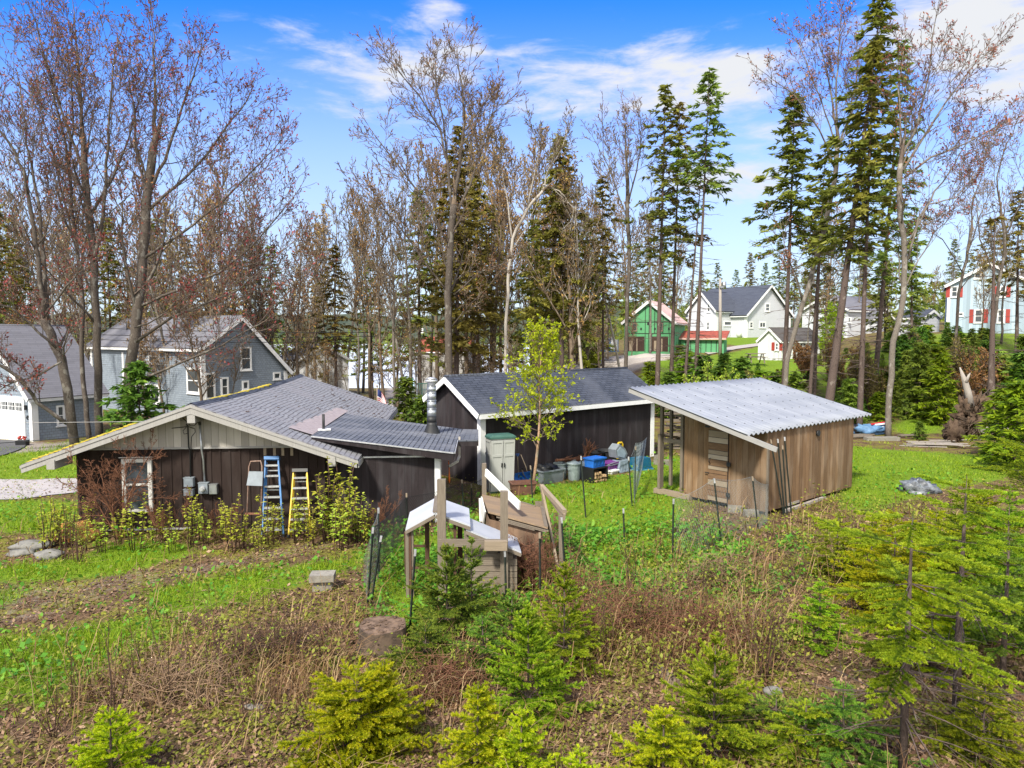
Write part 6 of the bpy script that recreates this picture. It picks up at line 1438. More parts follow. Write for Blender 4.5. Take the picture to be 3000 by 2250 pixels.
# ---- bare trees in the middle and at the right with known shapes
maple('tall grey maple with a broad bare crown, rising behind the dark shed peak', [
    ([(1318, 1110), (1315, 980), (1312, 860), (1318, 700), (1330, 600)], 0, 0, 0.245, .22, 5), ([(1330, 600), (1345, 480), (1362, 360), (1352, 250), (1340, 160)], 0, 1, 0.136, .03, 14), ([(1325, 640), (1310, 480), (1290, 380), (1230, 280), (1160, 200)], 0, -1, 0.102, .03, 13), ([(1310, 470), (1300, 360), (1280, 260), (1275, 190)], 0, 1, 0.068, .025, 9),
    ([(1340, 620), (1380, 540), (1420, 400), (1450, 300)], 0, 1.5, 0.088, .03, 11), ([(1365, 380), (1400, 330), (1440, 270)], 0, 1, 0.054, .02, 8), ([(1318, 720), (1250, 600), (1180, 500), (1100, 400)], 0, -1.5, 0.088, .03, 12), ([(1316, 860), (1240, 760), (1150, 640), (1070, 560)], 0, -2, 0.068, .025, 10), ([(1335, 860), (1400, 800), (1480, 770)], 0, -1, 0.054, .02, 7), ([(1322, 960), (1370, 900), (1410, 860)], 0, -1, 0.041, .02, 5)],
    47, .4, 13, budm='bud_brown', per=1, size=.13, sub=(6, 4, 2), group='bare trees beyond the shed', minr=.016)
maple('crooked white barked birch right of the broad grey maple', [
    ([(1478, 1060), (1482, 950), (1490, 820), (1500, 700), (1545, 610), (1590, 560)], 0, 0, 0.116, .1, 4), ([(1590, 560), (1605, 500), (1645, 440), (1660, 380)], 0, 1, 0.061, .02, 9), ([(1500, 700), (1490, 600), (1470, 500), (1455, 420)], 0, 1, 0.061, .02, 9), ([(1590, 540), (1640, 560), (1680, 610), (1670, 680)], 0, -.5, 0.041, .02, 6), ([(1545, 610), (1570, 500), (1580, 440), (1560, 380)], 0, -1, 0.048, .02, 8)],
    49, .17, 17, bark='bark_birch', budm='bud_olive', per=1, size=.13, sub=(6, 4, 2), group='bare trees beyond the shed', name='birch_tree', minr=.014)
maple('bare forked tree just left of the tall spruce group in the centre right', [
    ([(1832, 1090), (1838, 900), (1845, 760), (1838, 600), (1836, 500)], 0, 0, 0.136, .13, 5), ([(1836, 500), (1832, 420), (1830, 340)], 0, 1, 0.068, .02, 10), ([(1840, 600), (1865, 500), (1880, 420), (1870, 360)], 0, -1, 0.061, .02, 9), ([(1838, 640), (1800, 540), (1770, 460), (1765, 380)], 0, 1, 0.054, .02, 9), ([(1842, 760), (1880, 680), (1900, 600)], 0, 1, 0.041, .02, 6)],
    50, .2, 19, budm='bud_brown', per=1, size=.1, sub=(6, 4, 2), group='bare trees beyond the shed', minr=.014)
maple('leaning pale trunked maple crossing left of the tallest spruce', [
    ([(2292, 1150), (2305, 1060), (2340, 930), (2385, 780), (2420, 650), (2448, 520), (2455, 420)], 0, 0, 0.143, .13, 2), ([(2455, 420), (2440, 300), (2420, 190), (2390, 100)], 0, 1, 0.068, .02, 10), ([(2455, 420), (2450, 280), (2455, 160), (2465, 60)], 0, -1, 0.068, .02, 11), ([(2458, 430), (2490, 330), (2510, 220), (2520, 150)], 0, 1, 0.061, .02, 10), ([(2448, 500), (2400, 380), (2330, 280), (2260, 230)], 0, -1, 0.054, .02, 10), ([(2455, 450), (2420, 330), (2370, 200), (2340, 130)], 0, 1, 0.048, .02, 9), ([(2350, 880), (2330, 800), (2310, 760)], 0, -1, 0.041, .02, 4)],
    42, .26, 23, bark='bark_pale', per=1, size=.16, sub=(6, 4, 2), group='tall trees right of the coop')
maple('pale trunked maple fanning right with sparse red buds at the right', [
    ([(2603, 1284), (2605, 1150), (2618, 1000), (2648, 870), (2650, 740), (2635, 600), (2638, 480)], 0, 0, 0.150, .13, 3), ([(2638, 480), (2640, 380), (2630, 250), (2650, 130)], 0, 1, 0.061, .02, 9), ([(2640, 470), (2690, 360), (2720, 220), (2740, 60)], 0, -1, 0.075, .02, 12), ([(2645, 500), (2720, 380), (2800, 260), (2880, 150)], 0, 1, 0.075, .02, 13), ([(2650, 520), (2730, 460), (2830, 420), (2960, 350)], 0, -1, 0.068, .02, 12), ([(2660, 760), (2690, 640), (2740, 560), (2800, 480), (2840, 400)], 0, 1, 0.061, .02, 10), ([(2655, 720), (2720, 600), (2800, 580), (2860, 510)], -.5, -1, 0.048, .02, 8), ([(2640, 860), (2690, 760), (2740, 680), (2780, 640)], 0, 1, 0.041, .02, 6)],
    37, .27, 29, bark='bark_pale', per=1, size=.15, sub=(6, 4, 2), group='tall trees right of the coop')
maple('bare twisted tree at the right edge before the blue house', [
    ([(2885, 1160), (2905, 1000), (2920, 860), (2945, 740), (2935, 640)], 0, 0, 0.102, .09, 3), ([(2935, 640), (2920, 520), (2950, 420), (2990, 340)], 0, 1, 0.054, .02, 9), ([(2940, 700), (2990, 600), (3010, 480), (3040, 400)], 0, -1, 0.048, .02, 8), ([(2920, 820), (2870, 700), (2860, 590), (2840, 500)], 0, 1, 0.048, .02, 8)],
    46, .15, 31, budm='bud_brown', per=1, size=.13, sub=(6, 4, 2), group='tall trees right of the coop')
maple('bare pale trunk with crooked limbs left of the blue house gable', [
    ([(2795, 960), (2810, 860), (2830, 760), (2845, 680)], 0, 0, 0.109, .1, 2), ([(2845, 680), (2850, 590), (2880, 500), (2890, 420)], 0, 1, 0.054, .02, 8), ([(2835, 740), (2870, 640), (2900, 560)], 0, -1, 0.048, .02, 7), ([(2820, 800), (2760, 700), (2700, 660)], 0, -1, 0.041, .02, 6)],
    54, .16, 37, budm='bud_brown', per=1, size=.13, sub=(6, 4, 2), group='tall trees right of the coop')

# ---- generic bare trees for the woods, a few kinds, then copies
def bare_proto(name, seed, H, r, bark, twigm, budm, per, size, nch=(13, 7, 4, 2), ang=(40, 45, 45, 40), t0=.35, lean=.03, minr=.02, ratio=(.36, .5, .5, .5)):
    root = thing(name, 'x', 'tree', (0, 0, 0)); t = Tree(seed, nch=nch, ratio=ratio, ang=ang, minr=minr, up=.13, wob=.11, bud=per, budsize=size, t0=t0)
    t.grow(V((0, 0, -.4)), V((lean, 0, 1)), H, r, 0); t.build(root, bark, twigm, budm); return root
BP = {'brown': [bare_proto('bare_tree', 101 + i, 14, .16, M['bark_twig'], M['bark_twig'], M['bud_brown'], 2, .2, t0=.22) for i in range(3)],
      'pale': [bare_proto('bare_tree', 121 + i, 16, .15, M['bark_pale'], M['bark_twig'], M['bud_olive'], 1, .16, t0=.35, nch=(12, 6, 4, 2)) for i in range(2)],
      'red': [bare_proto('bare_tree', 141 + i, 13, .14, M['bark_maple'], M['bark_red'], M['bud_red'], 2, .18, t0=.2) for i in range(2)],
      'birch': [bare_proto('birch_tree', 161 + i, 15, .14, M['bark_birch'], M['bark_twig'], M['bud_olive'], 1, .16, t0=.4, nch=(12, 6, 5, 2), lean=.08) for i in range(2)]}
USED = set()
def place(fam, k, loc, h, hp, rz, wide=1.0, group=None, label=None):
    p = fam[k % len(fam)]; sc = h / hp
    if p.name not in USED: USED.add(p.name); o = p; o.location = loc; o.rotation_euler = (0, 0, rz); o.scale = (sc * wide, sc * wide, sc)
    else: o = dup(p, loc, rz, (sc * wide, sc * wide, sc))
    if group: o['group'] = group
    if label: o['label'] = label
    return o

# ---- spruces: trunk with dead stubs, crown of ragged drooping sprays
def spruce_np(g, H, c0, Rm, nb, clump, drop=.25, size=.42, cone=.8, gap=.25, tilt=0.0, fine=1.0):
    """returns triangles of a ragged spruce crown from height c0*H to H"""
    V_, T_, A_ = [], [], []; n = 0; limbs = []
    base_az = g.random() * 6
    for i in range(nb):
        t = (i + g.random()) / nb; z = H * (c0 + (1 - c0) * t); prof = (1 - t) ** cone * (.55 + .45 * min(1, t * 5 + .3)); az = base_az + i * 2.399 + g.normal(0, .35)
        if g.random() < gap * (1 - t): continue
        L = Rm * prof * g.uniform(.55, 1.2) + .15; el = .25 * t + g.normal(0, .12) - .12; dirh = np.array([math.cos(az), math.sin(az), 0.0])
        m = max(3, int(L / .42 * clump)); s = np.sort(g.random(m) ** .75); zz = z + L * (s * math.sin(el) - drop * s * s + drop * .55 * s ** 4)
        p = dirh[None] * (L * s)[:, None]; p[:, 2] = zz; limbs.append((z, az, L, el))
        k = 9; pc = np.repeat(p, k, 0) + g.normal(0, .10, (m * k, 3)) * np.array([1, 1, .55]) * (.5 + L * .28)
        side = np.array([-dirh[1], dirh[0], 0]); sg = g.choice([-1, 1], m * k)[:, None]
        ax = dirh[None] * g.uniform(.3, 1, (m * k, 1)) + side[None] * sg * g.uniform(.2, 1, (m * k, 1)); ax[:, 2] += g.normal(-.22, .28, m * k); ax /= np.linalg.norm(ax, axis=1, keepdims=True)
        w_ = np.cross(ax, g.normal(0, 1, (m * k, 3)) * np.array([.35, .35, 1])); w_ /= np.linalg.norm(w_, axis=1, keepdims=True) + 1e-9
        sz = size * g.uniform(.45, 1.15, (m * k, 1)) * fine; a = pc + w_ * sz * .16; b = pc - w_ * sz * .16; c = pc + ax * sz; e = pc + ax * sz * .45 + w_ * sz * .2
        V_.append(np.stack([a, b, c, e], 1).reshape(-1, 3)); i0 = np.arange(m * k)[:, None] * 4 + n; T_.append(np.concatenate([i0 + [0, 1, 2], i0 + [0, 2, 3]], 1).reshape(-1, 3)); n += m * k * 4
        A_.append(np.repeat(np.clip(g.normal(.45, .16, m)[:, None] + g.normal(0, .14, (m, k)), 0, 1).ravel(), 4))
    return np.concatenate(V_), np.concatenate(T_), np.concatenate(A_), limbs
def spruce_build(root, seed, H, c0, Rm, nb, clump, r, m, path=None, dead=40, **kw):
    g = np.random.default_rng(seed); vv, tt, aa, limbs = spruce_np(g, H, c0, Rm, nb, clump, **kw); rng = random.Random(seed); base = V(root.location)
    off = (lambda z: path(z)) if path else (lambda z: V((0, 0, 0)))
    if path:
        zs = vv[:, 2]; grid = np.linspace(0, max(H, zs.max()) + .1, 60); ox = np.array([path(z)[:] for z in grid]); vv[:, 0] += np.interp(zs, grid, ox[:, 0]); vv[:, 1] += np.interp(zs, grid, ox[:, 1])
    vv = vv + np.array(base[:])
    np_mesh('crown', vv, tt, m, root, aa); mb = MB(); N = 14
    mb.tube([base + V((0, 0, H * i / N - .4)) + off(H * i / N) for i in range(N + 1)], [max(.02, r * (1 - .93 * i / N)) for i in range(N + 1)], 9)
    for z, az, L, el in limbs: q = base + V((0, 0, z)) + off(z); e = V((math.cos(az), math.sin(az), 0)); mb.tube([q, q + e * L * .5 + UPZ * L * (.5 * math.sin(el) - .06), q + e * L * .85 + UPZ * L * (.85 * math.sin(el) - .16)], [max(.02, r * .16), .018, .01], 4, False)
    for i in range(dead):
        z = H * rng.uniform(.12, c0 + .12); az = rng.uniform(0, 6.28); L = rng.uniform(.3, 1.7); q = base + V((0, 0, z)) + off(z); e = V((math.cos(az), math.sin(az), rng.uniform(-.3, .12))); mid = q + e * L * .55; end = q + e * L + UPZ * rng.uniform(-.2, .15); mb.tube([q, mid, end], [.026, .016, .008], 4, False)
        for k in range(3): s = mid.lerp(end, rng.random()); ee = e + V((rng.uniform(-1, 1), rng.uniform(-1, 1), rng.uniform(-.5, .4))); mb.tube([s, s + ee * L * .25], [.009, .005], 3, False)
    mb.build('trunk', M['bark_spruce'], root)
GC, GR = 'tall spruces in the centre right', 'tall spruces right of the coop'
def spruce_at(label, ub, Y, vtop, utop, c0, Rm, seed, m='needle_far', nb=110, clump=1.5, group=None, r=.17, bend=None, **kw):
    if group in (GC, GR): kw['gap'] = kw.get('gap', .25) + .14; c0 = min(.98, c0 + .04)
    b = on(ub, Y); top = P(utop, vtop, Y); H = top.z - b.z; o = thing('spruce_tree', label, 'tree', b, group=group); dx = top.x - b.x
    pa = (lambda z: V((dx * z / H + (bend or 0) * math.sin(math.pi * min(1, z / H)), 0, 0))); spruce_build(o, seed, H, c0, Rm, nb, clump, r, M[m], pa, **kw); return o
spruce_at('dense olive spruce standing behind the broad grey maple', 1335, 56, 370, 1345, .22, 3.9, 41, 'needle_olive', 170, 1.7, 'spruces among the bare woods', .25, size=.5)
spruce_at('broad dark spruce with yellow green top right of the crooked birch', 1648, 53, 400, 1640, .30, 3.6, 42, 'needle_olive', 170, 1.9, 'spruces among the bare woods', .22, size=.5)
spruce_at('thin spruce with tufted crown between birch and central spruces', 1768, 56, 520, 1765, .38, 2.7, 43, 'needle_olive', 80, 1.3, 'spruces among the bare woods', .13)
spruce_at('bushy mid height spruce left of the broad dark spruce', 1570, 58, 640, 1565, .3, 3, 44, 'needle_far', 90, 1.6, 'spruces among the bare woods', .15)
spruce_at('tall spruce with layered crown, left of the central group', 1925, 49, 248, 1950, .42, 2.9, 45, 'needle_far', 105, 1.5, GC, .2, gap=.3)
spruce_at('spruce with narrow crown, in the middle of the central group', 1965, 51, 300, 1992, .45, 2.3, 46, 'needle_olive', 80, 1.4, GC, .17, gap=.3)
spruce_at('tall spruce with separate pointed crown, right of the central group', 2035, 47, 205, 2078, .62, 2.4, 47, 'needle_far', 85, 1.4, GC, .17, gap=.2, dead=70)
spruce_at('slim spruce trunk leaning between the central crowns', 2000, 48, 420, 2060, .7, 1.2, 48, 'needle_far', 30, 1.2, GC, .13, dead=60, gap=.4)
spruce_at('full spruce with drooping left side, left of the leaning maple', 2296, 44, 270, 2330, .5, 3.0, 49, 'needle_mid' if False else 'needle_far', 130, 1.6, GR, .19, gap=.22, size=.46)
spruce_at('tallest spruce, its top cut by the upper picture edge', 2420, 39, -30, 2585, .36, 3.0, 50, 'needle_far', 150, 1.7, GR, .26, gap=.22, dead=60, size=.46)
spruce_at('slim spruce beside the tallest spruce with many dead branches', 2522, 38.5, 120, 2560, .45, 1.9, 51, 'needle_olive', 90, 1.5, GR, .17, dead=80)
spruce_at('tall dark spruce behind the fanning maple', 2560, 50, 120, 2645, .3, 3.0, 52, 'needle_far', 120, 1.6, GR, .2)
spruce_at('thin dark spruce trunk behind the leaning maple foot', 2370, 43, 420, 2420, .6, 1.4, 53, 'needle_far', 40, 1.2, GR, .13, dead=70)
spruce_at('second thin spruce trunk behind the leaning maple', 2385, 45, 560, 2410, .55, 1.8, 54, 'needle_olive', 45, 1.2, GR, .13, dead=60)
spruce_at('dark spruce trunk with broken top before the blue house', 2908, 39, 640, 2915, .98, .4, 55, 'needle_olive', 4, .8, GR, .24, dead=36)
spruce_at('olive spruce crown at the right edge above the blue house', 2975, 60, 560, 2985, .35, 3.2, 56, 'needle_olive', 90, 1.5, GR, .18)
spruce_at('brownish spruce behind the blue house roof', 2905, 92, 640, 2905, .2, 4.5, 57, 'needle_olive', 110, 1.6, GR, .2)
spruce_at('dark pointed spruce left of the small white garage', 2668, 62, 640, 2672, .08, 2.4, 58, 'needle_far', 110, 1.6, GR, .15)
spruce_at('dark spruce with tiered crown between trunk and small garage', 2590, 70, 760, 2592, .1, 2.4, 59, 'needle_far', 90, 1.5, GR, .15)
spruce_at('pointed spruce beside the white shed roof', 2420, 84, 770, 2420, .08, 2.2, 60, 'needle_far', 90, 1.5, GR, .14)
# young spruces behind the cabin extension
spruce_at('small dark spruce left of the metal chimney', 1190, 36, 1105, 1187, .03, 1.3, 62, 'needle_dark', 95, 2, 'young spruces behind the cabin', .07, dead=0, size=.3)
spruce_at('small dark spruce just behind the metal chimney', 1240, 35, 1160, 1238, .03, 1.25, 63, 'needle_dark', 90, 2, 'young spruces behind the cabin', .07, dead=0, size=.3)
spruce_at('dark young hemlock at the foot of the mossy maple', 410, 35, 1060, 400, .02, 2.4, 64, 'needle_dark', 90, 1.7, 'young spruces behind the cabin', .08, dead=0, size=.4)
# spruce kinds for copies
def spruce_proto(seed, H, c0, Rm, nb, clump, m, r=.16, **kw): o = thing('spruce_tree', 'x', 'tree', (0, 0, 0)); spruce_build(o, seed, H, c0, Rm, nb, clump, r, M[m], **kw); return o
SP = [spruce_proto(201, 16, .2, 2.9, 110, 1.5, 'needle_far'), spruce_proto(202, 16, .35, 2.6, 95, 1.5, 'needle_olive'), spruce_proto(203, 16, .12, 3.3, 120, 1.5, 'needle_olive')]
far = []; rng = random.Random(77)
FARSP = [(-60, 62, 560), (10, 66, 600), (60, 74, 640), (330, 64, 640), (395, 70, 560), (480, 72, 640), (560, 78, 700), (640, 68, 640), (720, 82, 700), (800, 90, 720), (860, 78, 760), (930, 84, 800), (985, 62, 720), (1040, 66, 690), (1090, 74, 760), (1230, 66, 560), (1270, 62, 480), (1400, 64, 520), (1440, 70, 600), (1500, 72, 640), (1720, 70, 640), (1690, 82, 700),
         (1860, 100, 720), (1900, 110, 640), (1940, 96, 700), (2020, 140, 820), (2050, 150, 790), (2095, 160, 770), (2150, 165, 790), (2190, 160, 740), (2235, 158, 770), (2275, 150, 700), (2320, 150, 760), (2370, 140, 720), (2460, 120, 760), (2520, 110, 740), (2780, 100, 700), (2830, 104, 740)]
for i, (u, Y, vt) in enumerate(FARSP):
    if 380 < u < 1750 and i % 3 == 1: continue
    b = on(u, Y); h = max(3, P(u, vt, Y).z - b.z); far.append(place(SP, [0, 2, 1, 2, 0][i % 5] if u < 1750 else [0, 0, 1][i % 3], b, h, 16, rng.uniform(0, 6), 1.15 if u < 1750 else 1.0, 'distant spruces in the woods'))
number(far, 'distant spruce in the background woods, {}')
# bare woods
bw = {'brown': [], 'pale': [], 'red': [], 'birch': []}
for i in range(66):
    t = i / 66; u = -120 + 1960 * t + rng.uniform(-15, 15); Y = rng.uniform(50, 92)
    vt = np.interp(u, [-120, 300, 600, 800, 880, 960, 1080, 1250, 1400, 1600, 1740, 1840], [520, 560, 480, 600, 660, 580, 470, 400, 420, 400, 500, 560]) + rng.uniform(-30, 170)
    kind = rng.choices(['brown', 'pale', 'red', 'birch'], [5, 4, 4 if u < 900 else .3, 1.6 if u > 850 else .4])[0]
    b = on(u, Y); h = P(u, vt, Y).z - b.z; bw[kind].append(place(BP[kind], i, b, h, {'brown': 14, 'pale': 16, 'red': 13, 'birch': 15}[kind], rng.uniform(0, 6), rng.uniform(.75, 1.05), 'bare trees in the background woods'))
for i in range(16):
    u = 1850 + 72 * i + rng.uniform(-20, 20); Y = rng.uniform(62, 110); vt = rng.uniform(620, 800); b = on(u, Y); h = P(u, vt, Y).z - b.z; kind = ['brown', 'pale'][i % 2]
    if 2060 < u < 2300: Y = rng.uniform(140, 160); b = on(u, Y); h = max(3, P(u, 850, Y).z - b.z)
    bw[kind].append(place(BP[kind], i, b, h, 14 if kind == 'brown' else 16, rng.uniform(0, 6), 1, 'bare trees in the background woods'))
for i in range(46):
    u = -100 + 43 * i + rng.uniform(-20, 20); Y = rng.uniform(46, 84); b = on(u, Y); kind = rng.choice(['brown', 'brown', 'red', 'pale']) if u < 900 else rng.choice(['brown', 'brown', 'pale']); Hp = {'brown': 14, 'pale': 16, 'red': 13}[kind]
    bw[kind].append(place(BP[kind], i, b, rng.uniform(4.5, 8.5), Hp, rng.uniform(0, 6), rng.uniform(1.2, 1.7), 'bare trees in the background woods'))
for k, nm in (('brown', 'rust budded bare tree'), ('pale', 'grey trunked bare tree with olive buds'), ('red', 'red budded bare tree'), ('birch', 'white trunked bare birch')):
    number(bw[k], nm + ' in the background woods, {}')
# ---- dense young growth on the slope at the right
YP = [spruce_proto(231 + i, 4, .02, 1.25, 85, 2.0, m, .06, dead=0, size=.34, gap=.08) for i, m in enumerate(('needle_pine', 'needle_mid', 'needle_dark', 'needle_pine'))]
yg = []
for i in range(130):
    u = rng.uniform(2080, 3060); Y = rng.uniform(41, 66)
    vt = np.interp(u, [2080, 2230, 2420, 2480, 2560, 2700, 2780, 2950, 3060], [1050, 1085, 1085, 1020, 985, 915, 940, 930, 900]) + (66 - Y) * rng.uniform(4, 10)
    b = on(u, Y); h = min(7, max(.9, P(u, vt, Y).z - b.z)); dark = u > 2600 and Y > 54
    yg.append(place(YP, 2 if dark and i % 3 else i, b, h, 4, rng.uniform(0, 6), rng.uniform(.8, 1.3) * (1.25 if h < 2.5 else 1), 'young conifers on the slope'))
for i, (u, Y, vt) in enumerate(((1960, 46, 1090), (2010, 50, 1030), (2060, 47, 1040), (2110, 44, 1070), (2170, 46, 1050), (2230, 45, 1085), (2265, 47, 1090), (1990, 60, 1010), (1905, 52, 1060), (2330, 44, 1095), (2120, 56, 1035))):
    b = on(u, Y); yg.append(place(YP, [2, 1, 2, 2, 2, 1, 2, 1, 1, 0, 2][i], b, P(u, vt, Y).z - b.z, 4, rng.uniform(0, 6), 1.35, 'young conifers on the slope'))
number(yg, 'young bushy conifer on the slope behind the coop, {} of them')
b = on(2700, 36.5); place(YP, 2, b, P(2700, 1235, 36.5).z - b.z, 4, 1.0, 1.4, None, 'single small dark spruce standing alone above the right lawn')
b = on(2935, 31); place(YP, 1, b, 3.0, 4, 1.0, 1.3, None, 'bushy spruce at the right edge beside the lawn')
b = on(2985, 28); place(YP, 1, b, 3.6, 4, 2.0, 1.3, None, 'bushy bright spruce cut by the right picture edge')
# ---- leafing shrubs
def leafy(name, label, cat, b, H, seed, bark, twig, leafm, per, size, nch, r=.03, ang=(40, 45, 45), t0=.2, group=None, lean=0.0, ratio=(.4, .5, .5), stems=1, spread=.3, minr=.004, leafname='crown', el=2.2, sp=1.0):
    o = thing(name, label, cat, b, group=group); t = Tree(seed, nch=nch, ratio=ratio, ang=ang, minr=minr, up=.1, wob=.12, bud=per, budsize=size, t0=t0)
    for k in range(stems): a = t.r.uniform(0, 6.28); t.grow(V(b) - UPZ * .05 + V((math.cos(a), math.sin(a), 0)) * spread * .3 * (stems > 1), V((lean + spread * math.cos(a) * (stems > 1), spread * math.sin(a) * (stems > 1), 1)), H * t.r.uniform(.7 if stems > 1 else 1, 1), r, 0)
    t.build(o, bark, twig, leafm, leafname, elong=el, spread=sp); return o
bb = G(1560, 1432); bt = P(1592, 985, bb.y)
bi = thing('birch_sapling', 'young birch with bright lime leaves growing before the dark shed', 'tree', bb)
def birch():
    t = Tree(91, nch=(40, 6, 3), ratio=(.32, .5, .5), ang=(65, 50, 45), minr=.006, up=.02, wob=.1, bud=7, budsize=.095, t0=.22, split=1)
    pts = [bb - UPZ * .1, P(1570, 1360, bb.y), P(1578, 1280, bb.y), P(1582, 1200, bb.y), P(1578, 1130, bb.y + .1), P(1584, 1060, bb.y), bt]
    t.path(pts, [.06, .05, .042, .036, .028, .018, .008], 0, None, .26, 46)
    t.build(bi, M['bark_young'], M['bark_red'], M['leaf_lime'], elong=1.5)
birch()
leafy('leafing_tree', 'bright lime leafing tree among trunks right of the white shed', 'tree', on(2430, 56), 5.5, 93, M['bark_twig'], M['bark_twig'], M['leaf_lime'], 5, .2, (16, 7, 4), .06)
leafy('leafing_shrub', 'yellow green wispy shrubs on the slope below the utility pole', 'shrub', on(2080, 44), 3.6, 94, M['cane'], M['bark_twig'], M['leaf_knot'], 2, .13, (9, 6, 4), .03, stems=6, spread=.5)
leafy('leafing_shrub', 'wispy tan green shrub left of the leaning maple foot', 'shrub', on(2180, 43), 3.0, 95, M['cane'], M['bark_twig'], M['bud_olive'], 2, .13, (9, 6, 4), .03, stems=5, spread=.5)
leafy('leafing_shrub', 'round green shrub on the gravel beside the site container', 'shrub', on(1735, 70), 2.2, 96, M['cane'], M['bark_twig'], M['leaf_knot'], 5, .2, (9, 6, 4), .03, stems=5, spread=.6)
for i, (u, Y, h, mm, lab) in enumerate(((2470, 52, 4.5, 'bud_brown', 'rust brown thicket between trunks below the grey roofed house'), (2560, 47, 4, 'bud_olive', 'tangled bare thicket left of the fanning maple'), (2770, 46, 5, 'bud_olive', 'tall bare thicket below the blue house gable'), (2860, 44, 4, 'bud_brown', 'bare thicket above the uprooted stump'), (2360, 58, 3, 'bud_brown', 'brown bare bush beside the white shed wall'))):
    leafy('bare_thicket', lab, 'shrub', on(u, Y), h, 300 + i, M['cane'], M['bark_twig'], M[mm], 2, .16, (10, 7, 4), .04, stems=7, spread=.35, minr=.01)
# red brown dead evergreen against the gable wall
b = G(330, 1552); b = V((X(330, 18.6), 18.6, 0)); b.z = tz(b.x, b.y); o = thing('dead_evergreen', 'red brown dead evergreen bush sprawling across the cabin window', 'shrub', b)
t = Tree(400, nch=(8, 7, 7, 3), ratio=(.6, .45, .4, .4), ang=(55, 50, 50, 50), minr=.004, up=.01, wob=.2, bud=0, t0=.25, split=1)
for (u, v) in ((270, 1420), (310, 1330), (380, 1300), (440, 1360), (330, 1400), (240, 1390)): e = P(u, v, 18.6); t.grow(b + V((0, 0, -.05)), (e - b), (e - b).length, .03, 0)
t.tr.build('trunk', M['rust_tree'], o); t.tw.build('crown', M['rust_tree'], o)
for i, (u, Y, h, lab) in enumerate(((480, 18.5, 1.3, 'red brown dead bush below the meter boxes'), (1095, 18.7, 1.2, 'red brown dead bush at the left end of the black netting'), (640, 18.6, .9, 'low red brown dead bush between the boxes and the step stool'), (1480, 15.0, 1.0, 'dark red dead vines in front of the plywood kennel'), (1560, 14.9, 1.25, 'dark red dead vines right of the plywood kennel wall'))):
    b = on(u, Y); leafy('dead_bush', lab, 'shrub', b, h, 410 + i, M['rust_tree'], M['rust_tree'], M['straw'], 0, .05, (8, 8, 5), .012, stems=5, spread=.5, minr=.003, group='dead red brown bushes')

# tangles of dead vines over the kennel and along the yard edge
def tangle(label, u, Y, wd, dp, h, n, seed, m='rust_tree'):
    b = on(u, Y); o = thing('dead_vines', label, 'vines', b, group='tangles of dead vines'); rng = random.Random(seed); mb = MB()
    for i in range(n):
        p = b + V((rng.gauss(0, wd * .4), rng.gauss(0, dp * .4), 0)); k = math.exp(-((p.x - b.x) / wd) ** 2); p.z = tz(p.x, p.y) + rng.random() ** 1.4 * h * k; d = V((rng.gauss(0, 1), rng.gauss(0, .8), rng.gauss(.25, .8))).normalized(); L = rng.uniform(.15, .55)
        e = p + d * L + V((0, 0, -.1 * rng.random())); mb.tube([p, p.lerp(e, .5) + V((rng.gauss(0, .05), 0, rng.uniform(0, .1))), e], [.006, .005, .002], 3, False)
    mb.build('vines', M[m], o)
tangle('dark dead vines climbing the plywood kennel front', 1545, 14.95, .75, .3, 1.0, 620, 1); tangle('dead red brown vines heaped right of the leaning brace', 1690, 14.4, .9, .7, .55, 420, 2); tangle('red brown bramble mound in the brush right of the central spruces', 1830, 12.6, 1.2, 1.0, .7, 760, 3); tangle('brown bramble heap left of the dark red brown shrub', 2080, 12.0, 1.1, .9, .65, 620, 4)
tangle('tan dead stalk tangle below the coop corner', 2120, 15.2, 1.3, .8, .6, 520, 5, 'cane_tan'); tangle('brown bramble heap behind the rotting log', 800, 11.6, 1.1, .7, .5, 520, 6, 'cane'); tangle('tan stalk tangle under the tall dark canes', 480, 10.3, 1.3, .6, .5, 560, 7, 'cane_tan'); tangle('brown bramble tangle between sapling and stump', 1310, 10.5, .7, .6, .5, 420, 8)
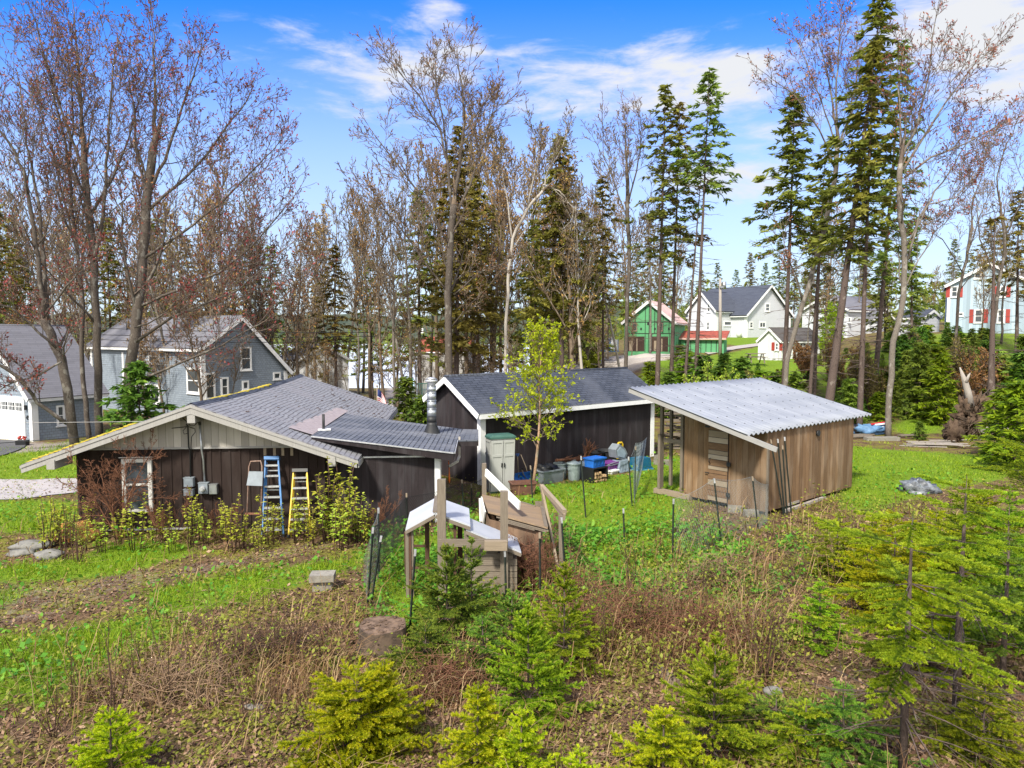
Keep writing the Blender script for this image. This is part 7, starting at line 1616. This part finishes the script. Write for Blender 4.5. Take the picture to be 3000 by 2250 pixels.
# ------------------------------------------------------------------ near young spruces: needle covered twigs
def near_conifer(label, base, H, Rm, seed, m, whorl=.16, nb=6, up0=.55, dens=850, c0=.04, flat=0.0, nl=.03, nw=.0115, trunk_r=.02, budp=1.0, group='young foreground conifers', lat=.42, name='young_spruce', prof=.85, zmin=0.0, skip=.05, dead=0):
    g = np.random.default_rng(seed); rng = random.Random(seed); o = thing(name, label, 'tree', base, group=group); b = np.array(base[:])
    segs = []; wood_ = MB(); B = V(base)
    wood_.tube([B - UPZ * .15, B + UPZ * H * .5 + V((rng.uniform(-.02, .02), 0, 0)), B + UPZ * H], [trunk_r, trunk_r * .7, .005], 7)
    segs.append((b + [0, 0, H * .86], b + [0, 0, H], 1))
    z = H * c0; az0 = rng.uniform(0, 6)
    while z < H - .05:
        t = z / H
        if z >= zmin:
            k = nb if t < .85 else max(3, nb - 2)
            for i in range(k):
                if rng.random() < skip: continue
                az = az0 + 6.283 * i / k + rng.uniform(-.35, .35); L = (Rm * (1 - t) ** prof + .05) * rng.uniform(.7, 1.15); el = (up0 * (.15 + .95 * t) + rng.uniform(-.12, .12)) * (1 - flat) + flat * rng.uniform(-.18, .16)
                d = np.array([math.cos(az) * math.cos(el), math.sin(az) * math.cos(el), math.sin(el)]); n = max(2, int(L / .1)); p = b + [0, 0, z]; pts = [p]
                for j in range(n):
                    d = d + np.array([0, 0, (.06 if j > n * .5 else -.035) * (1 if flat < .5 else .4)]) + g.normal(0, .03, 3); d /= np.linalg.norm(d); p = p + d * L / n; pts.append(p)
                wood_.tube([V(q) for q in pts], [max(.003, .006 * (1 - j / (n + 1)) * (L / .6) ** .5) for j in range(n + 1)], 4, False)
                st = int(n * (.25 if L > .35 else 0)) if L > .3 else 0
                for j in range(st, n): segs.append((pts[j], pts[j + 1], 0 if j < n - 1 else 1))
                sp = .08 if L < .8 else .09; s = L * .18
                while s < L * .97:
                    f = s / L * n; j = min(int(f), n - 1); q = pts[j] + (pts[j + 1] - pts[j]) * (f - j); dd = pts[j + 1] - pts[j]; dd = dd / np.linalg.norm(dd); side = np.cross(dd, [0, 0, 1]); side /= np.linalg.norm(side) + 1e-9
                    for sg in (-1, 1):
                        if rng.random() < .14: continue
                        l2 = lat * (L - s) * rng.uniform(.6, 1.1) + .035; l2 = min(l2, .34); e = dd * .68 + side * sg * .72 + np.array([0, 0, rng.uniform(-.16, .14)]); e /= np.linalg.norm(e); m2 = max(1, int(l2 / .12)); pp = q
                        for w_ in range(m2):
                            e2 = e + np.array([0, 0, -.05]) + g.normal(0, .05, 3); e2 /= np.linalg.norm(e2); p2 = pp + e2 * l2 / m2; segs.append((pp, p2, 1 if w_ == m2 - 1 else 0))
                            if l2 > .2:
                                for s3 in (-1, 1):
                                    l3 = (l2 * (1 - w_ / m2)) * .38 * rng.uniform(.6, 1.1)
                                    if l3 > .03: e3 = e2 * .7 + dd * .35 + np.cross(e2, [0, 0, 1]) * s3 * .6; e3 /= np.linalg.norm(e3); segs.append((pp + (p2 - pp) * .5, pp + (p2 - pp) * .5 + e3 * l3, 1))
                            pp = p2
                    s += sp * rng.uniform(.8, 1.3)
        z += whorl * rng.uniform(.75, 1.2) * (1 if t < .8 else .8)
    for i in range(dead):
        zz = rng.uniform(.15, .55) * H; az = rng.uniform(0, 6.28); L = rng.uniform(.4, 1.2); q = B + UPZ * zz; e = V((math.cos(az), math.sin(az), rng.uniform(-.35, .1))); e1 = q + e * L
        wood_.tube([q, q + e * L * .5 + V((0, 0, .03)), e1], [.012, .008, .003], 4, False)
        for k in range(4): s = q.lerp(e1, rng.uniform(.3, 1)); wood_.tube([s, s + (e + V((rng.uniform(-1, 1), rng.uniform(-1, 1), rng.uniform(-.6, .5)))) * L * .3], [.005, .002], 3, False)
    wood_.build('trunk', M['bark_spruce'], o)
    A = np.array([s[0] for s in segs]); E = np.array([s[1] for s in segs]); tip = np.array([s[2] for s in segs]); D = E - A; L = np.linalg.norm(D, axis=1); D = D / L[:, None]
    cnt = np.maximum(3, (L * dens * g.uniform(.8, 1.2, len(L))).astype(int)); idx = np.repeat(np.arange(len(L)), cnt); n = len(idx)
    o1 = np.cross(D, g.normal(0, 1, D.shape)); o1 /= np.linalg.norm(o1, axis=1, keepdims=True); o2 = np.cross(D, o1); ph = g.random(n) * 6.283; s = g.random(n)
    rad = o1[idx] * np.cos(ph)[:, None] + o2[idx] * np.sin(ph)[:, None]; rad[:, 2] += .35; c = A[idx] + D[idx] * (s * L[idx])[:, None]; nd = rad * .75 + D[idx] * g.uniform(.45, 1.0, (n, 1)); nd /= np.linalg.norm(nd, axis=1, keepdims=True)
    wv = np.cross(nd, g.normal(0, 1, (n, 3))); wv /= np.linalg.norm(wv, axis=1, keepdims=True) + 1e-9; ln = nl * g.uniform(.7, 1.2, (n, 1)); ww = wv * nw * .5
    vv = np.stack([c - ww, c + ww, c + nd * ln], 1).reshape(-1, 3); tr = np.arange(n * 3).reshape(-1, 3); seg_t = g.normal(.3, .17, len(L)) + .42 * tip; ti = np.repeat(np.clip(seg_t[idx] + g.normal(0, .1, n), 0, 1), 3)
    cr = np_mesh('crown', vv, tr, m, o, ti)
    tips = np.where((tip == 1) & (g.random(len(tip)) < budp * .5))[0]
    if len(tips):
        q = E[tips]; k = len(q); r = .007; off = np.array([[1, 0, 0], [-.5, .87, 0], [-.5, -.87, 0]]) * r
        vb = np.concatenate([q[:, None] + off[None], (q + D[tips] * .02)[:, None]], 1).reshape(-1, 3); i0 = np.arange(k)[:, None] * 4; tb = np.concatenate([i0 + [0, 1, 3], i0 + [1, 2, 3], i0 + [2, 0, 3]], 1).reshape(-1, 3); tag(np_mesh('buds', vb, tb, M['bud_tan'], cr, np.repeat(g.random(k), 4)), kind='stuff')
    return o
def nc(label, ub, Y, vtop, wpx, seed, m, dz=0, **kw):
    b = on(ub, Y, dz); H = P(ub, vtop, Y).z - b.z; return near_conifer(label, b, H, wpx / FPX * Y, seed, M[m], **kw)
nc('bright yellow green spruce in the bottom left corner', 285, 8.3, 2075, 175, 1, 'needle_lime', whorl=.12, nb=7)
nc('bushy bright spruce with two leaders at the bottom, left of centre', 1030, 8.9, 1990, 260, 2, 'needle_lime', whorl=.11, nb=8, prof=.5)
nc('small pointed leader rising from the bushy bright spruce', 1110, 9.1, 1935, 120, 21, 'needle_lime', whorl=.13, nb=6)
nc('yellow green spruce at the bottom edge with a dead leader', 1398, 8.4, 2000, 150, 3, 'needle_lime', whorl=.13, nb=7)
nc('small lime spruce at the bottom edge before the central spruce', 1530, 8.1, 2080, 130, 4, 'needle_lime', whorl=.12, nb=6)
nc('central open spruce with tan bud tips, nearest of the middle group', 1548, 9.9, 1775, 215, 5, 'needle_mid', nb=7, up0=.95, whorl=.2, prof=.95)
nc('tall spruce sapling right behind the central open spruce', 1655, 11.4, 1650, 190, 6, 'needle_mid', nb=7, up0=.95, whorl=.22, prof=1.0)
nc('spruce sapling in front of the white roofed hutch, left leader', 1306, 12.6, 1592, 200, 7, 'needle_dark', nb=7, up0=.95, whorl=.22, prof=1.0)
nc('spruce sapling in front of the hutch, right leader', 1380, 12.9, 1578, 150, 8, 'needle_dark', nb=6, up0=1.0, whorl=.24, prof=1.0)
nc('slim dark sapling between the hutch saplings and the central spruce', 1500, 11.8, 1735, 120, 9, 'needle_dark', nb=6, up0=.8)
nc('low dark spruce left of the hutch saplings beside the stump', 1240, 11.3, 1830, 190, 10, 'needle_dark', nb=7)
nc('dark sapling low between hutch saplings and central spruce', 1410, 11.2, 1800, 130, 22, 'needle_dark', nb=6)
nc('spruce sapling at the bottom right of centre with upright leader', 2112, 8.9, 1860, 255, 11, 'needle_mid', nb=7, up0=.95, whorl=.21, prof=1.0)
nc('broad bright fir at the bottom, left part of the right thicket', 1960, 8.2, 2080, 200, 12, 'needle_lime', nb=7)
nc('lime sprig at the bottom edge right of the black branch', 1705, 8.0, 2190, 90, 23, 'needle_lime', whorl=.12, nb=5)
for i, (u, Y, vt, w_, lab) in enumerate(((2365, 13.0, 1840, 90, 'small yellow spruce seedling, left of a pair below the big fir branch'), (2475, 13.2, 1850, 80, 'small yellow spruce seedling, right of a pair below the big fir branch'))): nc(lab, u, Y, vt, w_, 30 + i, 'needle_mid', nb=5)
# layered firs at the right
nc('layered fir with wide flat branches on the right, nearest trunk', 2690, 8.3, 1500, 470, 13, 'needle_mid', name='fir_tree', whorl=.44, nb=5, up0=.2, flat=.9, trunk_r=.055, zmin=1.45, lat=.46, prof=.25, dead=26, dens=760, budp=.1, skip=.22)
nc('layered fir with bright tips at the right, second trunk', 2845, 9.4, 1390, 380, 14, 'needle_mid', name='fir_tree', whorl=.42, nb=5, up0=.25, flat=.85, trunk_r=.06, zmin=1.9, lat=.46, prof=.4, dead=24, dens=760, budp=.1, skip=.12)
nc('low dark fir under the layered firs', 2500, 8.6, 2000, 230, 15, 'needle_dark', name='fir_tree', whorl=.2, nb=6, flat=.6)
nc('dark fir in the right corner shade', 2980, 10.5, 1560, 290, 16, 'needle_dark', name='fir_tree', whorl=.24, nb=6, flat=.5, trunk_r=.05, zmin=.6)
nc('bright lime fir beside the covered heap', 2640, 13.2, 1490, 260, 17, 'needle_lime', name='fir_tree', whorl=.2, nb=6, flat=.5, budp=.2)
nc('lime fir with upright leader at the lawn edge', 2848, 13.8, 1400, 210, 18, 'needle_mid', name='fir_tree', whorl=.2, nb=6, flat=.2, budp=.4)
nc('bright fir at the right edge below the lawn', 2975, 12.2, 1420, 230, 19, 'needle_mid', name='fir_tree', whorl=.22, nb=6, flat=.4)
nc('small lime fir between the two layered firs', 2760, 11.2, 1640, 210, 20, 'needle_lime', name='fir_tree', whorl=.2, nb=6, flat=.5)
nc('high bright fir bough at the right edge, above the lawn corner', 3035, 15.5, 1150, 330, 24, 'needle_mid', name='fir_tree', whorl=.3, nb=6, flat=.5, trunk_r=.06, dens=300, nl=.032, nw=.011, budp=0)
for i, (u, Y, vt, w_, mm, lab) in enumerate(((2390, 8.7, 2050, 210, 'needle_mid', 'low green fir at the bottom, left of the nearest layered trunk'), (2930, 8.8, 1980, 230, 'needle_mid', 'green fir at the bottom right corner'), (2570, 15.2, 1500, 150, 'needle_lime', 'lime seedling fir left of the covered heap'), (2470, 15.8, 1500, 120, 'needle_mid', 'green seedling fir at the coop end corner'), (2900, 16.5, 1440, 170, 'needle_lime', 'lime fir in the yellow grass at the right'), (2760, 15.6, 1480, 170, 'needle_lime', 'lime fir right of the covered heap'), (2420, 12.2, 1700, 120, 'needle_mid', 'small green fir below the coop end, left of the big fir branch'), )): nc(lab, u, Y, vt, w_, 40 + i, mm, name='fir_tree', whorl=.17, nb=6, flat=.45)
nc('olive small fir low on the left of the right thicket', 2300, 9.6, 2040, 200, 25, 'needle_dark', name='fir_tree', whorl=.2, nb=6, flat=.5)

# ------------------------------------------------------------------ knotweed along the cabin wall
def knot_proto(seed):
    o = thing('knotweed_clump', 'x', 'plant', (0, 0, 0)); rng = random.Random(seed); g = np.random.default_rng(seed); st = MB(); vs_, ts_, ti_ = [], [], []; n = 0
    for k in range(5):
        a = rng.uniform(0, 6.28); p = V((math.cos(a), math.sin(a), 0)) * rng.uniform(.02, .16); H = rng.uniform(.75, 1.25); d = V((math.cos(a) * .12, math.sin(a) * .12, 1)); q = p + d * H; mid = p.lerp(q, .5) + V((rng.uniform(-.05, .05), rng.uniform(-.05, .05), 0)); st.tube([p - UPZ * .08, mid, q], [.012, .01, .006], 5)
        for j in range(22):
            t = rng.uniform(.25, 1.0); c = p.lerp(mid, t * 2) if t < .5 else mid.lerp(q, t * 2 - 1); az = rng.uniform(0, 6.28); sz = rng.uniform(.055, .12) * (1.1 - .35 * (t > .9)); el = rng.uniform(-.1, .9) if t > .85 else rng.uniform(-.35, .4)
            e = np.array([math.cos(az) * math.cos(el), math.sin(az) * math.cos(el), math.sin(el)]); s = np.cross(e, [0, 0, 1]); s /= np.linalg.norm(s); c = np.array(c[:]); up = np.cross(s, e)
            w_ = [c, c + e * sz * .45 + s * sz * .36 + up * .012, c + e * sz * 1.05 - up * .01, c + e * sz * .45 - s * sz * .36 + up * .012]; vs_ += w_; ts_ += [(n, n + 1, n + 2), (n, n + 2, n + 3)]; ti_ += [min(1, max(0, .25 + .5 * t + rng.gauss(0, .15)))] * 4; n += 4
    st.build('stems', M['cane'], o); np_mesh('leaves', np.array(vs_), np.array(ts_), M['leaf_knot'], o, ti_); return o
KP = [knot_proto(501 + i) for i in range(4)]; kn = []; rng = random.Random(9)
spots = [(150 + 26 * i, rng.uniform(17.3, 18.9)) for i in range(0, 33) if i % 4 != 2] + [(955 + 16 * i, rng.uniform(18.0, 18.9)) for i in range(8)] + [(110, 17.4), (135, 18.2)]
for i, (u, Y) in enumerate(spots):
    b = on(u, Y); h = rng.uniform(.7, 1.2)
    if u < 250: h *= 1.0
    if 955 < u < 1040: h *= 1.45
    kn.append(place(KP, i, b, h, 1, rng.uniform(0, 6), 1.0, 'knotweed along the cabin wall'))
number(kn, 'clump of yellow green leafy canes along the dark cabin wall, {}')
# ------------------------------------------------------------------ bare cane shrubs in the foreground
def cane_shrub(label, b, H, seed, n=7, spread=.4, m='cane', leaf=0, leafm='leaf_yell', size=.05, r=.011, kids=4):
    o = thing('bare_shrub', label, 'shrub', b, group='bare cane shrubs'); t = Tree(seed, nch=(kids, 3), ratio=(.3, .45), ang=(38, 40), minr=.0025, up=.05, wob=.13, bud=leaf, budsize=size, t0=.35, split=1, segs=(7, 4, 3, 2, 2), sides=(5, 4, 3, 3, 3))
    for k in range(n): a = t.r.uniform(0, 6.28); s = spread * t.r.random(); t.grow(V(b) + V((math.cos(a) * .06, math.sin(a) * .06, -.05)), V((math.cos(a) * s, math.sin(a) * s, 1)), H * t.r.uniform(.6, 1.05), r * t.r.uniform(.7, 1.2), 0)
    t.build(o, M[m], M[m], M[leafm], elong=1.8); return o
CS = [(290, 9.5, 1.5, 'tall bare cane shrub above the bottom left spruce', 4), (180, 10.0, 1.2, 'bare cane shrub at the lower left, nearest the left edge', 3), (470, 10.2, 1.65, 'pair of tall dark canes left of the leaf litter patch', 3), (560, 10.4, 1.4, 'bare canes just right of the tall dark pair', 4), (640, 10.9, 1.4, 'brown cane shrub in the litter, left of the rotting log', 5), (700, 9.6, 1.0, 'low brown canes in the leaf litter', 4),
      (120, 9.3, .9, 'low bramble canes in the lower left corner', 5), (380, 10.8, 1.0, 'thin canes with a few leaves in the left brush', 4), (760, 11.2, .9, 'thin canes beside the rotting log', 4), (1790, 11.6, 1.2, 'arching dead canes right of the central spruces', 6), (1890, 12.3, 1.3, 'tan dead stalks in the brush right of centre', 7), (1980, 13.0, 1.3, 'tall dead stalks below the coop', 7), (2060, 13.6, 1.1, 'dead stalks in front of the leaning coop post', 6),
      (2262, 11.0, 1.7, 'upright dark red brown shrub with leaf buds, left of the big fir branch', 9), (2225, 11.4, 1.4, 'slim budding canes left of the dark red brown shrub', 5), (1850, 14.6, 1.1, 'stalks among green weeds by the short post', 6), (2330, 15.0, .9, 'low thorny canes below the coop end', 6), (2480, 15.5, 1.0, 'leafy canes at the coop end corner', 6), (2560, 15.0, .9, 'leafy canes left of the covered heap', 6), (2780, 17.5, .9, 'thin canes in the yellow grass right of the covered heap', 5), (2900, 18.5, 1.0, 'reddish canes in the yellow grass by the right edge', 5),
      (205, 16.6, 1.35, 'cluster of tall brown canes at the flower bed corner', 9), (165, 16.8, 1.2, 'brown canes left of the tall cluster at the flower bed', 6), (1320, 10.6, .9, 'reddish brambles between the dark sapling and central spruce', 6), (1740, 13.0, 1.0, 'thin canes right of the leaning timber frame', 6), (1180, 10.2, .7, 'brown bramble canes before the low dark spruce', 5)]
for i, (u, Y, H, lab, n) in enumerate(CS): cane_shrub(lab, on(u, Y), H, 600 + i, n, .45 if n > 4 else .3, ['cane', 'cane', 'cane_tan'][(i % 3) if u > 1700 else 0], 2 if i % 2 else 1)

# ------------------------------------------------------------------ stuff: grass, leaf litter, weeds, dead stalks
def scatter(n, r0, r1, amax, seed, p=1.0):
    g = np.random.default_rng(seed); r = r0 * (r1 / r0) ** (g.random(n) ** p); a = g.uniform(-amax, amax, n); return r * np.sin(a), r * np.cos(a), r, g
def tzs(x, y): return np.array([tz(a, b) for a, b in zip(x, y)])
HOLES = [[(-.9, -.3), (4.9, -.3), (4.9, 3.0), (-.9, 3.0)]]
def inside_buildings(x, y):
    m = np.zeros(x.shape, bool)
    for O, a, b, l, w_ in ((CC, CA, CB, 5.2, 3.0), (SO, SA, SB, sl, 3.7), (V((APX.x, APX.y, 0)) - E1 * 3.4 + E2 * .7, E1, E2, 6.8, 12.5), (V((-5.3, 20.2, 0)), E1, E2, 3.3, 2.2)):
        dx, dy = x - O.x, y - O.y; s = dx * a.x + dy * a.y; t = dx * b.x + dy * b.y; m |= (s > -.02) & (s < l) & (t > -.02) & (t < w_)
    return m
def grass():
    x, y, r, g = scatter(330000, 6.5, 52, .78, 1); c = cover(x, y); nz = np.array([noise.noise((a * .9, b * .9, 5)) for a, b in zip(x, y)])
    keep = (g.random(len(x)) < np.clip(c * 1.15 + nz * .45 - .1, 0.015, 1)) & ~inside_buildings(x, y); x, y, r, c, nz = x[keep], y[keep], r[keep], c[keep], nz[keep]; z = tzs(x, y); n = len(x)
    h = g.uniform(.5, 1.3, n) * (.07 + .07 * np.clip(nz + .35, 0, 1)) * (1 + .9 * ((y < 20) & (x < -3) & (c > .6))); az = g.random(n) * 6.283; ln = h * g.uniform(.1, .9, n); w_ = .0035 + .0009 * r
    b = np.stack([x, y, z - .01], 1); s = np.stack([np.cos(az), np.sin(az), 0 * az], 1) * (w_ / 2)[:, None]; az2 = g.random(n) * 6.283; tip = b + np.stack([np.cos(az2) * ln, np.sin(az2) * ln, h], 1)
    vv = np.stack([b - s, b + s, tip], 1).reshape(-1, 3); ti = np.repeat(np.clip(.45 + nz * .35 + g.normal(0, .2, n), 0, 1), 3); tag(np_mesh('grass', vv, np.arange(n * 3).reshape(-1, 3), M['grass'], None, ti), kind='stuff')
grass()
def litter():
    x, y, r, g = scatter(190000, 6.0, 34, .8, 2, 1.25); c = cover(x, y); keep = (g.random(len(x)) > c * 1.15) & ~inside_buildings(x, y) & (g.random(len(x)) < .8); x, y, r = x[keep], y[keep], r[keep]; z = tzs(x, y) + g.uniform(.004, .035, len(x)); n = len(x)
    sz = (.01 + .036 * g.random(n) ** 2) * (1 + r / 40); az = g.random(n) * 6.283; e = np.stack([np.cos(az), np.sin(az), g.normal(0, .35, n)], 1); f = np.stack([-np.sin(az), np.cos(az), g.normal(0, .35, n)], 1); p = np.stack([x, y, z], 1); e *= sz[:, None]; f *= (sz * .55)[:, None]
    vv = np.stack([p - e, p + f, p + e + [0, 0, .008], p - f], 1).reshape(-1, 3); i0 = np.arange(n)[:, None] * 4; tag(np_mesh('leaf_litter', vv, np.concatenate([i0 + [0, 1, 2], i0 + [0, 2, 3]], 1).reshape(-1, 3), M['litter'], None, np.repeat(g.random(n), 4)), kind='stuff')
litter()
def blades(name, m, n, r0, r1, seed, wfun, hrange, lean, width, tint0=.5, segs=2):
    """bent stalks as thin two-part strips"""
    x, y, r, g = scatter(n, r0, r1, .8, seed, 1.1); keep = (g.random(n) < wfun(x, y)) & ~inside_buildings(x, y); x, y, r = x[keep], y[keep], r[keep]; n = len(x); z = tzs(x, y); h = g.uniform(*hrange, n); az = g.random(n) * 6.283; L = h * g.uniform(lean[0], lean[1], n); d = np.stack([np.cos(az), np.sin(az), 0 * az], 1)
    b = np.stack([x, y, z - .01], 1); s = np.stack([-np.sin(az + .6), np.cos(az + .6), 0 * az], 1) * ((width + .0006 * r) / 2)[:, None]; mid = b + d * (L * .35)[:, None] + np.stack([0 * h, 0 * h, h * .72], 1); tip = b + d * L[:, None] + np.stack([0 * h, 0 * h, h * g.uniform(.5, 1.05, n)], 1)
    vv = np.stack([b - s, b + s, mid + s * .8, mid - s * .8, tip + s * .3, tip - s * .3], 1).reshape(-1, 3); i0 = np.arange(n)[:, None] * 6; tr = np.concatenate([i0 + q for q in ([0, 1, 2], [0, 2, 3], [3, 2, 4], [3, 4, 5])], 1).reshape(-1, 3)
    tag(np_mesh(name, vv, tr, m, None, np.repeat(np.clip(g.normal(tint0, .25, n), 0, 1), 6)), kind='stuff')
nzv = lambda x, y, k, s: np.array([noise.noise((a * k, b * k, s)) for a, b in zip(x, y)])
BR = [poly_w(p) for p in ([(560, 1990), (800, 1880), (1050, 1780), (1090, 1960), (1000, 2080), (700, 2100)], [(1660, 1780), (1900, 1680), (2250, 1620), (2300, 1800), (2200, 1960), (1900, 2000), (1700, 1960)], [(0, 2060), (300, 1980), (560, 1920), (620, 2040), (300, 2120), (0, 2160)], [(1100, 1980), (1300, 1900), (1420, 1960), (1400, 2100), (1150, 2100)])]
def brush_w(x, y):
    w_ = np.full(x.shape, .10)
    for p in BR: w_ = np.maximum(w_, np.clip(.5 + poly_dist(p, x, y) / 1.0, 0, 1))
    return w_ * np.clip(.45 + nzv(x, y, .8, 3) * 1.1, 0, 1) * (1 - .8 * cover(x, y))
blades('dead_grass', M['straw'], 70000, 6.2, 24, 3, brush_w, (.15, .7), (.3, 1.7), .005)
MG = poly_w([(1480, 1560), (1700, 1540), (2000, 1540), (2250, 1560), (2350, 1640), (2150, 1760), (1850, 1800), (1650, 1800), (1450, 1760)])
MR = poly_w([(2250, 1520), (2480, 1440), (2700, 1400), (3000, 1380), (3100, 1700), (2600, 1680), (2300, 1640)])
def leaves(name, m, n, r0, r1, seed, wfun, size, height):
    x, y, r, g = scatter(n, r0, r1, .8, seed, 1.1); keep = (g.random(n) < wfun(x, y)) & ~inside_buildings(x, y); x, y, r = x[keep], y[keep], r[keep]; n = len(x); hz_ = np.clip(nzv(x, y, 1.1, 11) + .5, .1, 1); z = tzs(x, y) + g.random(n) * height * hz_
    sz = g.uniform(size[0], size[1], n) * (1 + r / 60); az = g.random(n) * 6.283; e = np.stack([np.cos(az), np.sin(az), g.normal(.1, .5, n)], 1) * sz[:, None]; f = np.stack([-np.sin(az), np.cos(az), g.normal(0, .4, n)], 1) * (sz * .4)[:, None]; p = np.stack([x, y, z], 1)
    vv = np.stack([p, p + e * .5 + f, p + e, p + e * .5 - f], 1).reshape(-1, 3); i0 = np.arange(n)[:, None] * 4; tag(np_mesh(name, vv, np.concatenate([i0 + [0, 1, 2], i0 + [0, 2, 3]], 1).reshape(-1, 3), m, None, np.repeat(np.clip(g.normal(.45, .22, n), 0, 1), 4)), kind='stuff')
def weed_w(x, y):
    w_ = np.clip(.5 + poly_dist(MG, x, y) / 2, 0, 1) * .9; c = cover(x, y); fa = np.clip(.5 + poly_dist(GRASS[7][0], x, y) / 1, 0, 1); w_ = np.maximum(w_, fa * .9); w_ = np.maximum(w_, c * .18); return np.clip(w_ * (.35 + 1.3 * nzv(x, y, .7, 21) + .3), 0, 1)
leaves('green_weeds', M['leaf_weed'], 190000, 10, 32, 5, weed_w, (.04, .1), .55)
def yell_w(x, y):
    w_ = np.full(x.shape, .5); w_ = np.maximum(w_, np.clip(.5 + poly_dist(MR, x, y) / 2, 0, 1) * .65)
    for p in BR: w_ = np.maximum(w_, .28 * np.clip(.5 + poly_dist(p, x, y), 0, 1))
    return w_ * np.clip(.5 + 1.3 * nzv(x, y, .9, 31), 0, 1) * (1 - .7 * cover(x, y))
leaves('low_undergrowth', M['leaf_yell'], 260000, 6.2, 40, 7, yell_w, (.025, .06), .35)
BW = poly_w([(1440, 1700), (1700, 1620), (2050, 1600), (2400, 1560), (2500, 1720), (2300, 1980), (1900, 2010), (1500, 1900)]); BL = poly_w([(0, 1900), (350, 1840), (700, 1800), (1000, 1800), (1080, 1980), (700, 2060), (0, 2080)])
def tall_w(x, y):
    a = np.clip(.5 + poly_dist(BW, x, y) / 1.5, 0, 1); b = np.clip(.5 + poly_dist(BL, x, y) / 1.2, 0, 1) * .35; f = np.clip(.5 + poly_dist(MR, x, y) / 2, 0, 1) * .8; return np.maximum(np.maximum(a, b), f) * np.clip(.4 + 1.5 * nzv(x, y, .75, 41), 0, 1)
leaves('tall_weeds', M['leaf_yell'], 190000, 7, 26, 15, tall_w, (.03, .065), .85)
blades('tall_stalks', M['straw'], 15000, 7, 24, 16, tall_w, (.4, 1.0), (.15, .9), .006, .4)
def twigs():
    x, y, r, g = scatter(2600, 6.2, 26, .8, 12, 1.2); keep = (g.random(len(x)) < np.clip(brush_w(x, y) * 1.2 + .12, 0, 1)) & ~inside_buildings(x, y); x, y = x[keep], y[keep]; z = tzs(x, y); mb = MB()
    for a, b, c in zip(x, y, z):
        q = V((a, b, c + .02)); d = V((g.normal(), g.normal(), abs(g.normal()) * .45)).normalized(); L = g.uniform(.25, .9); mb.tube([q, q + d * L * .5 + V((0, 0, .04)), q + d * L + V((0, 0, -.05))], [.005, .004, .002], 3, False)
    tag(mb.build('fallen_twigs', M['cane_tan']), kind='stuff')
twigs()
# far tree line on the horizon as one mass
def far_woods():
    g = np.random.default_rng(99); V_, T_, A_, n = [], [], [], 0
    for i in range(420):
        a = g.uniform(-.85, .85); Y = g.uniform(190, 420) if a < .05 else g.uniform(170, 300); x = a * Y
        if a < .0 and Y < 330: Y = g.uniform(330, 460); x = a * Y
        z = max(tz(x, Y), -6.4); h = g.uniform(8, 16); w_ = h * g.uniform(.18, .4); m = 90; t = g.random(m); az = g.random(m) * 6.283; rr = w_ * (1 - t) ** .7 * g.uniform(.5, 1, m); p = np.stack([x + np.cos(az) * rr, Y + np.sin(az) * rr, z + .5 + t * h], 1); sz = g.uniform(.6, 1.4, (m, 1))
        v0 = p + g.normal(0, .5, (m, 3)) * sz; v1 = p + g.normal(0, .5, (m, 3)) * sz; v2 = p + g.normal(0, .5, (m, 3)) * sz - [0, 0, .4]
        V_.append(np.stack([v0, v1, v2], 1).reshape(-1, 3)); T_.append(np.arange(m * 3).reshape(-1, 3) + n); n += m * 3; A_.append(np.repeat(np.clip(g.normal(.4, .2, m) * g.uniform(.6, 1.3), 0, 1), 3))
    tag(np_mesh('far_woods', np.concatenate(V_), np.concatenate(T_), M['needle_far'], None, np.concatenate(A_)), kind='stuff')
far_woods()
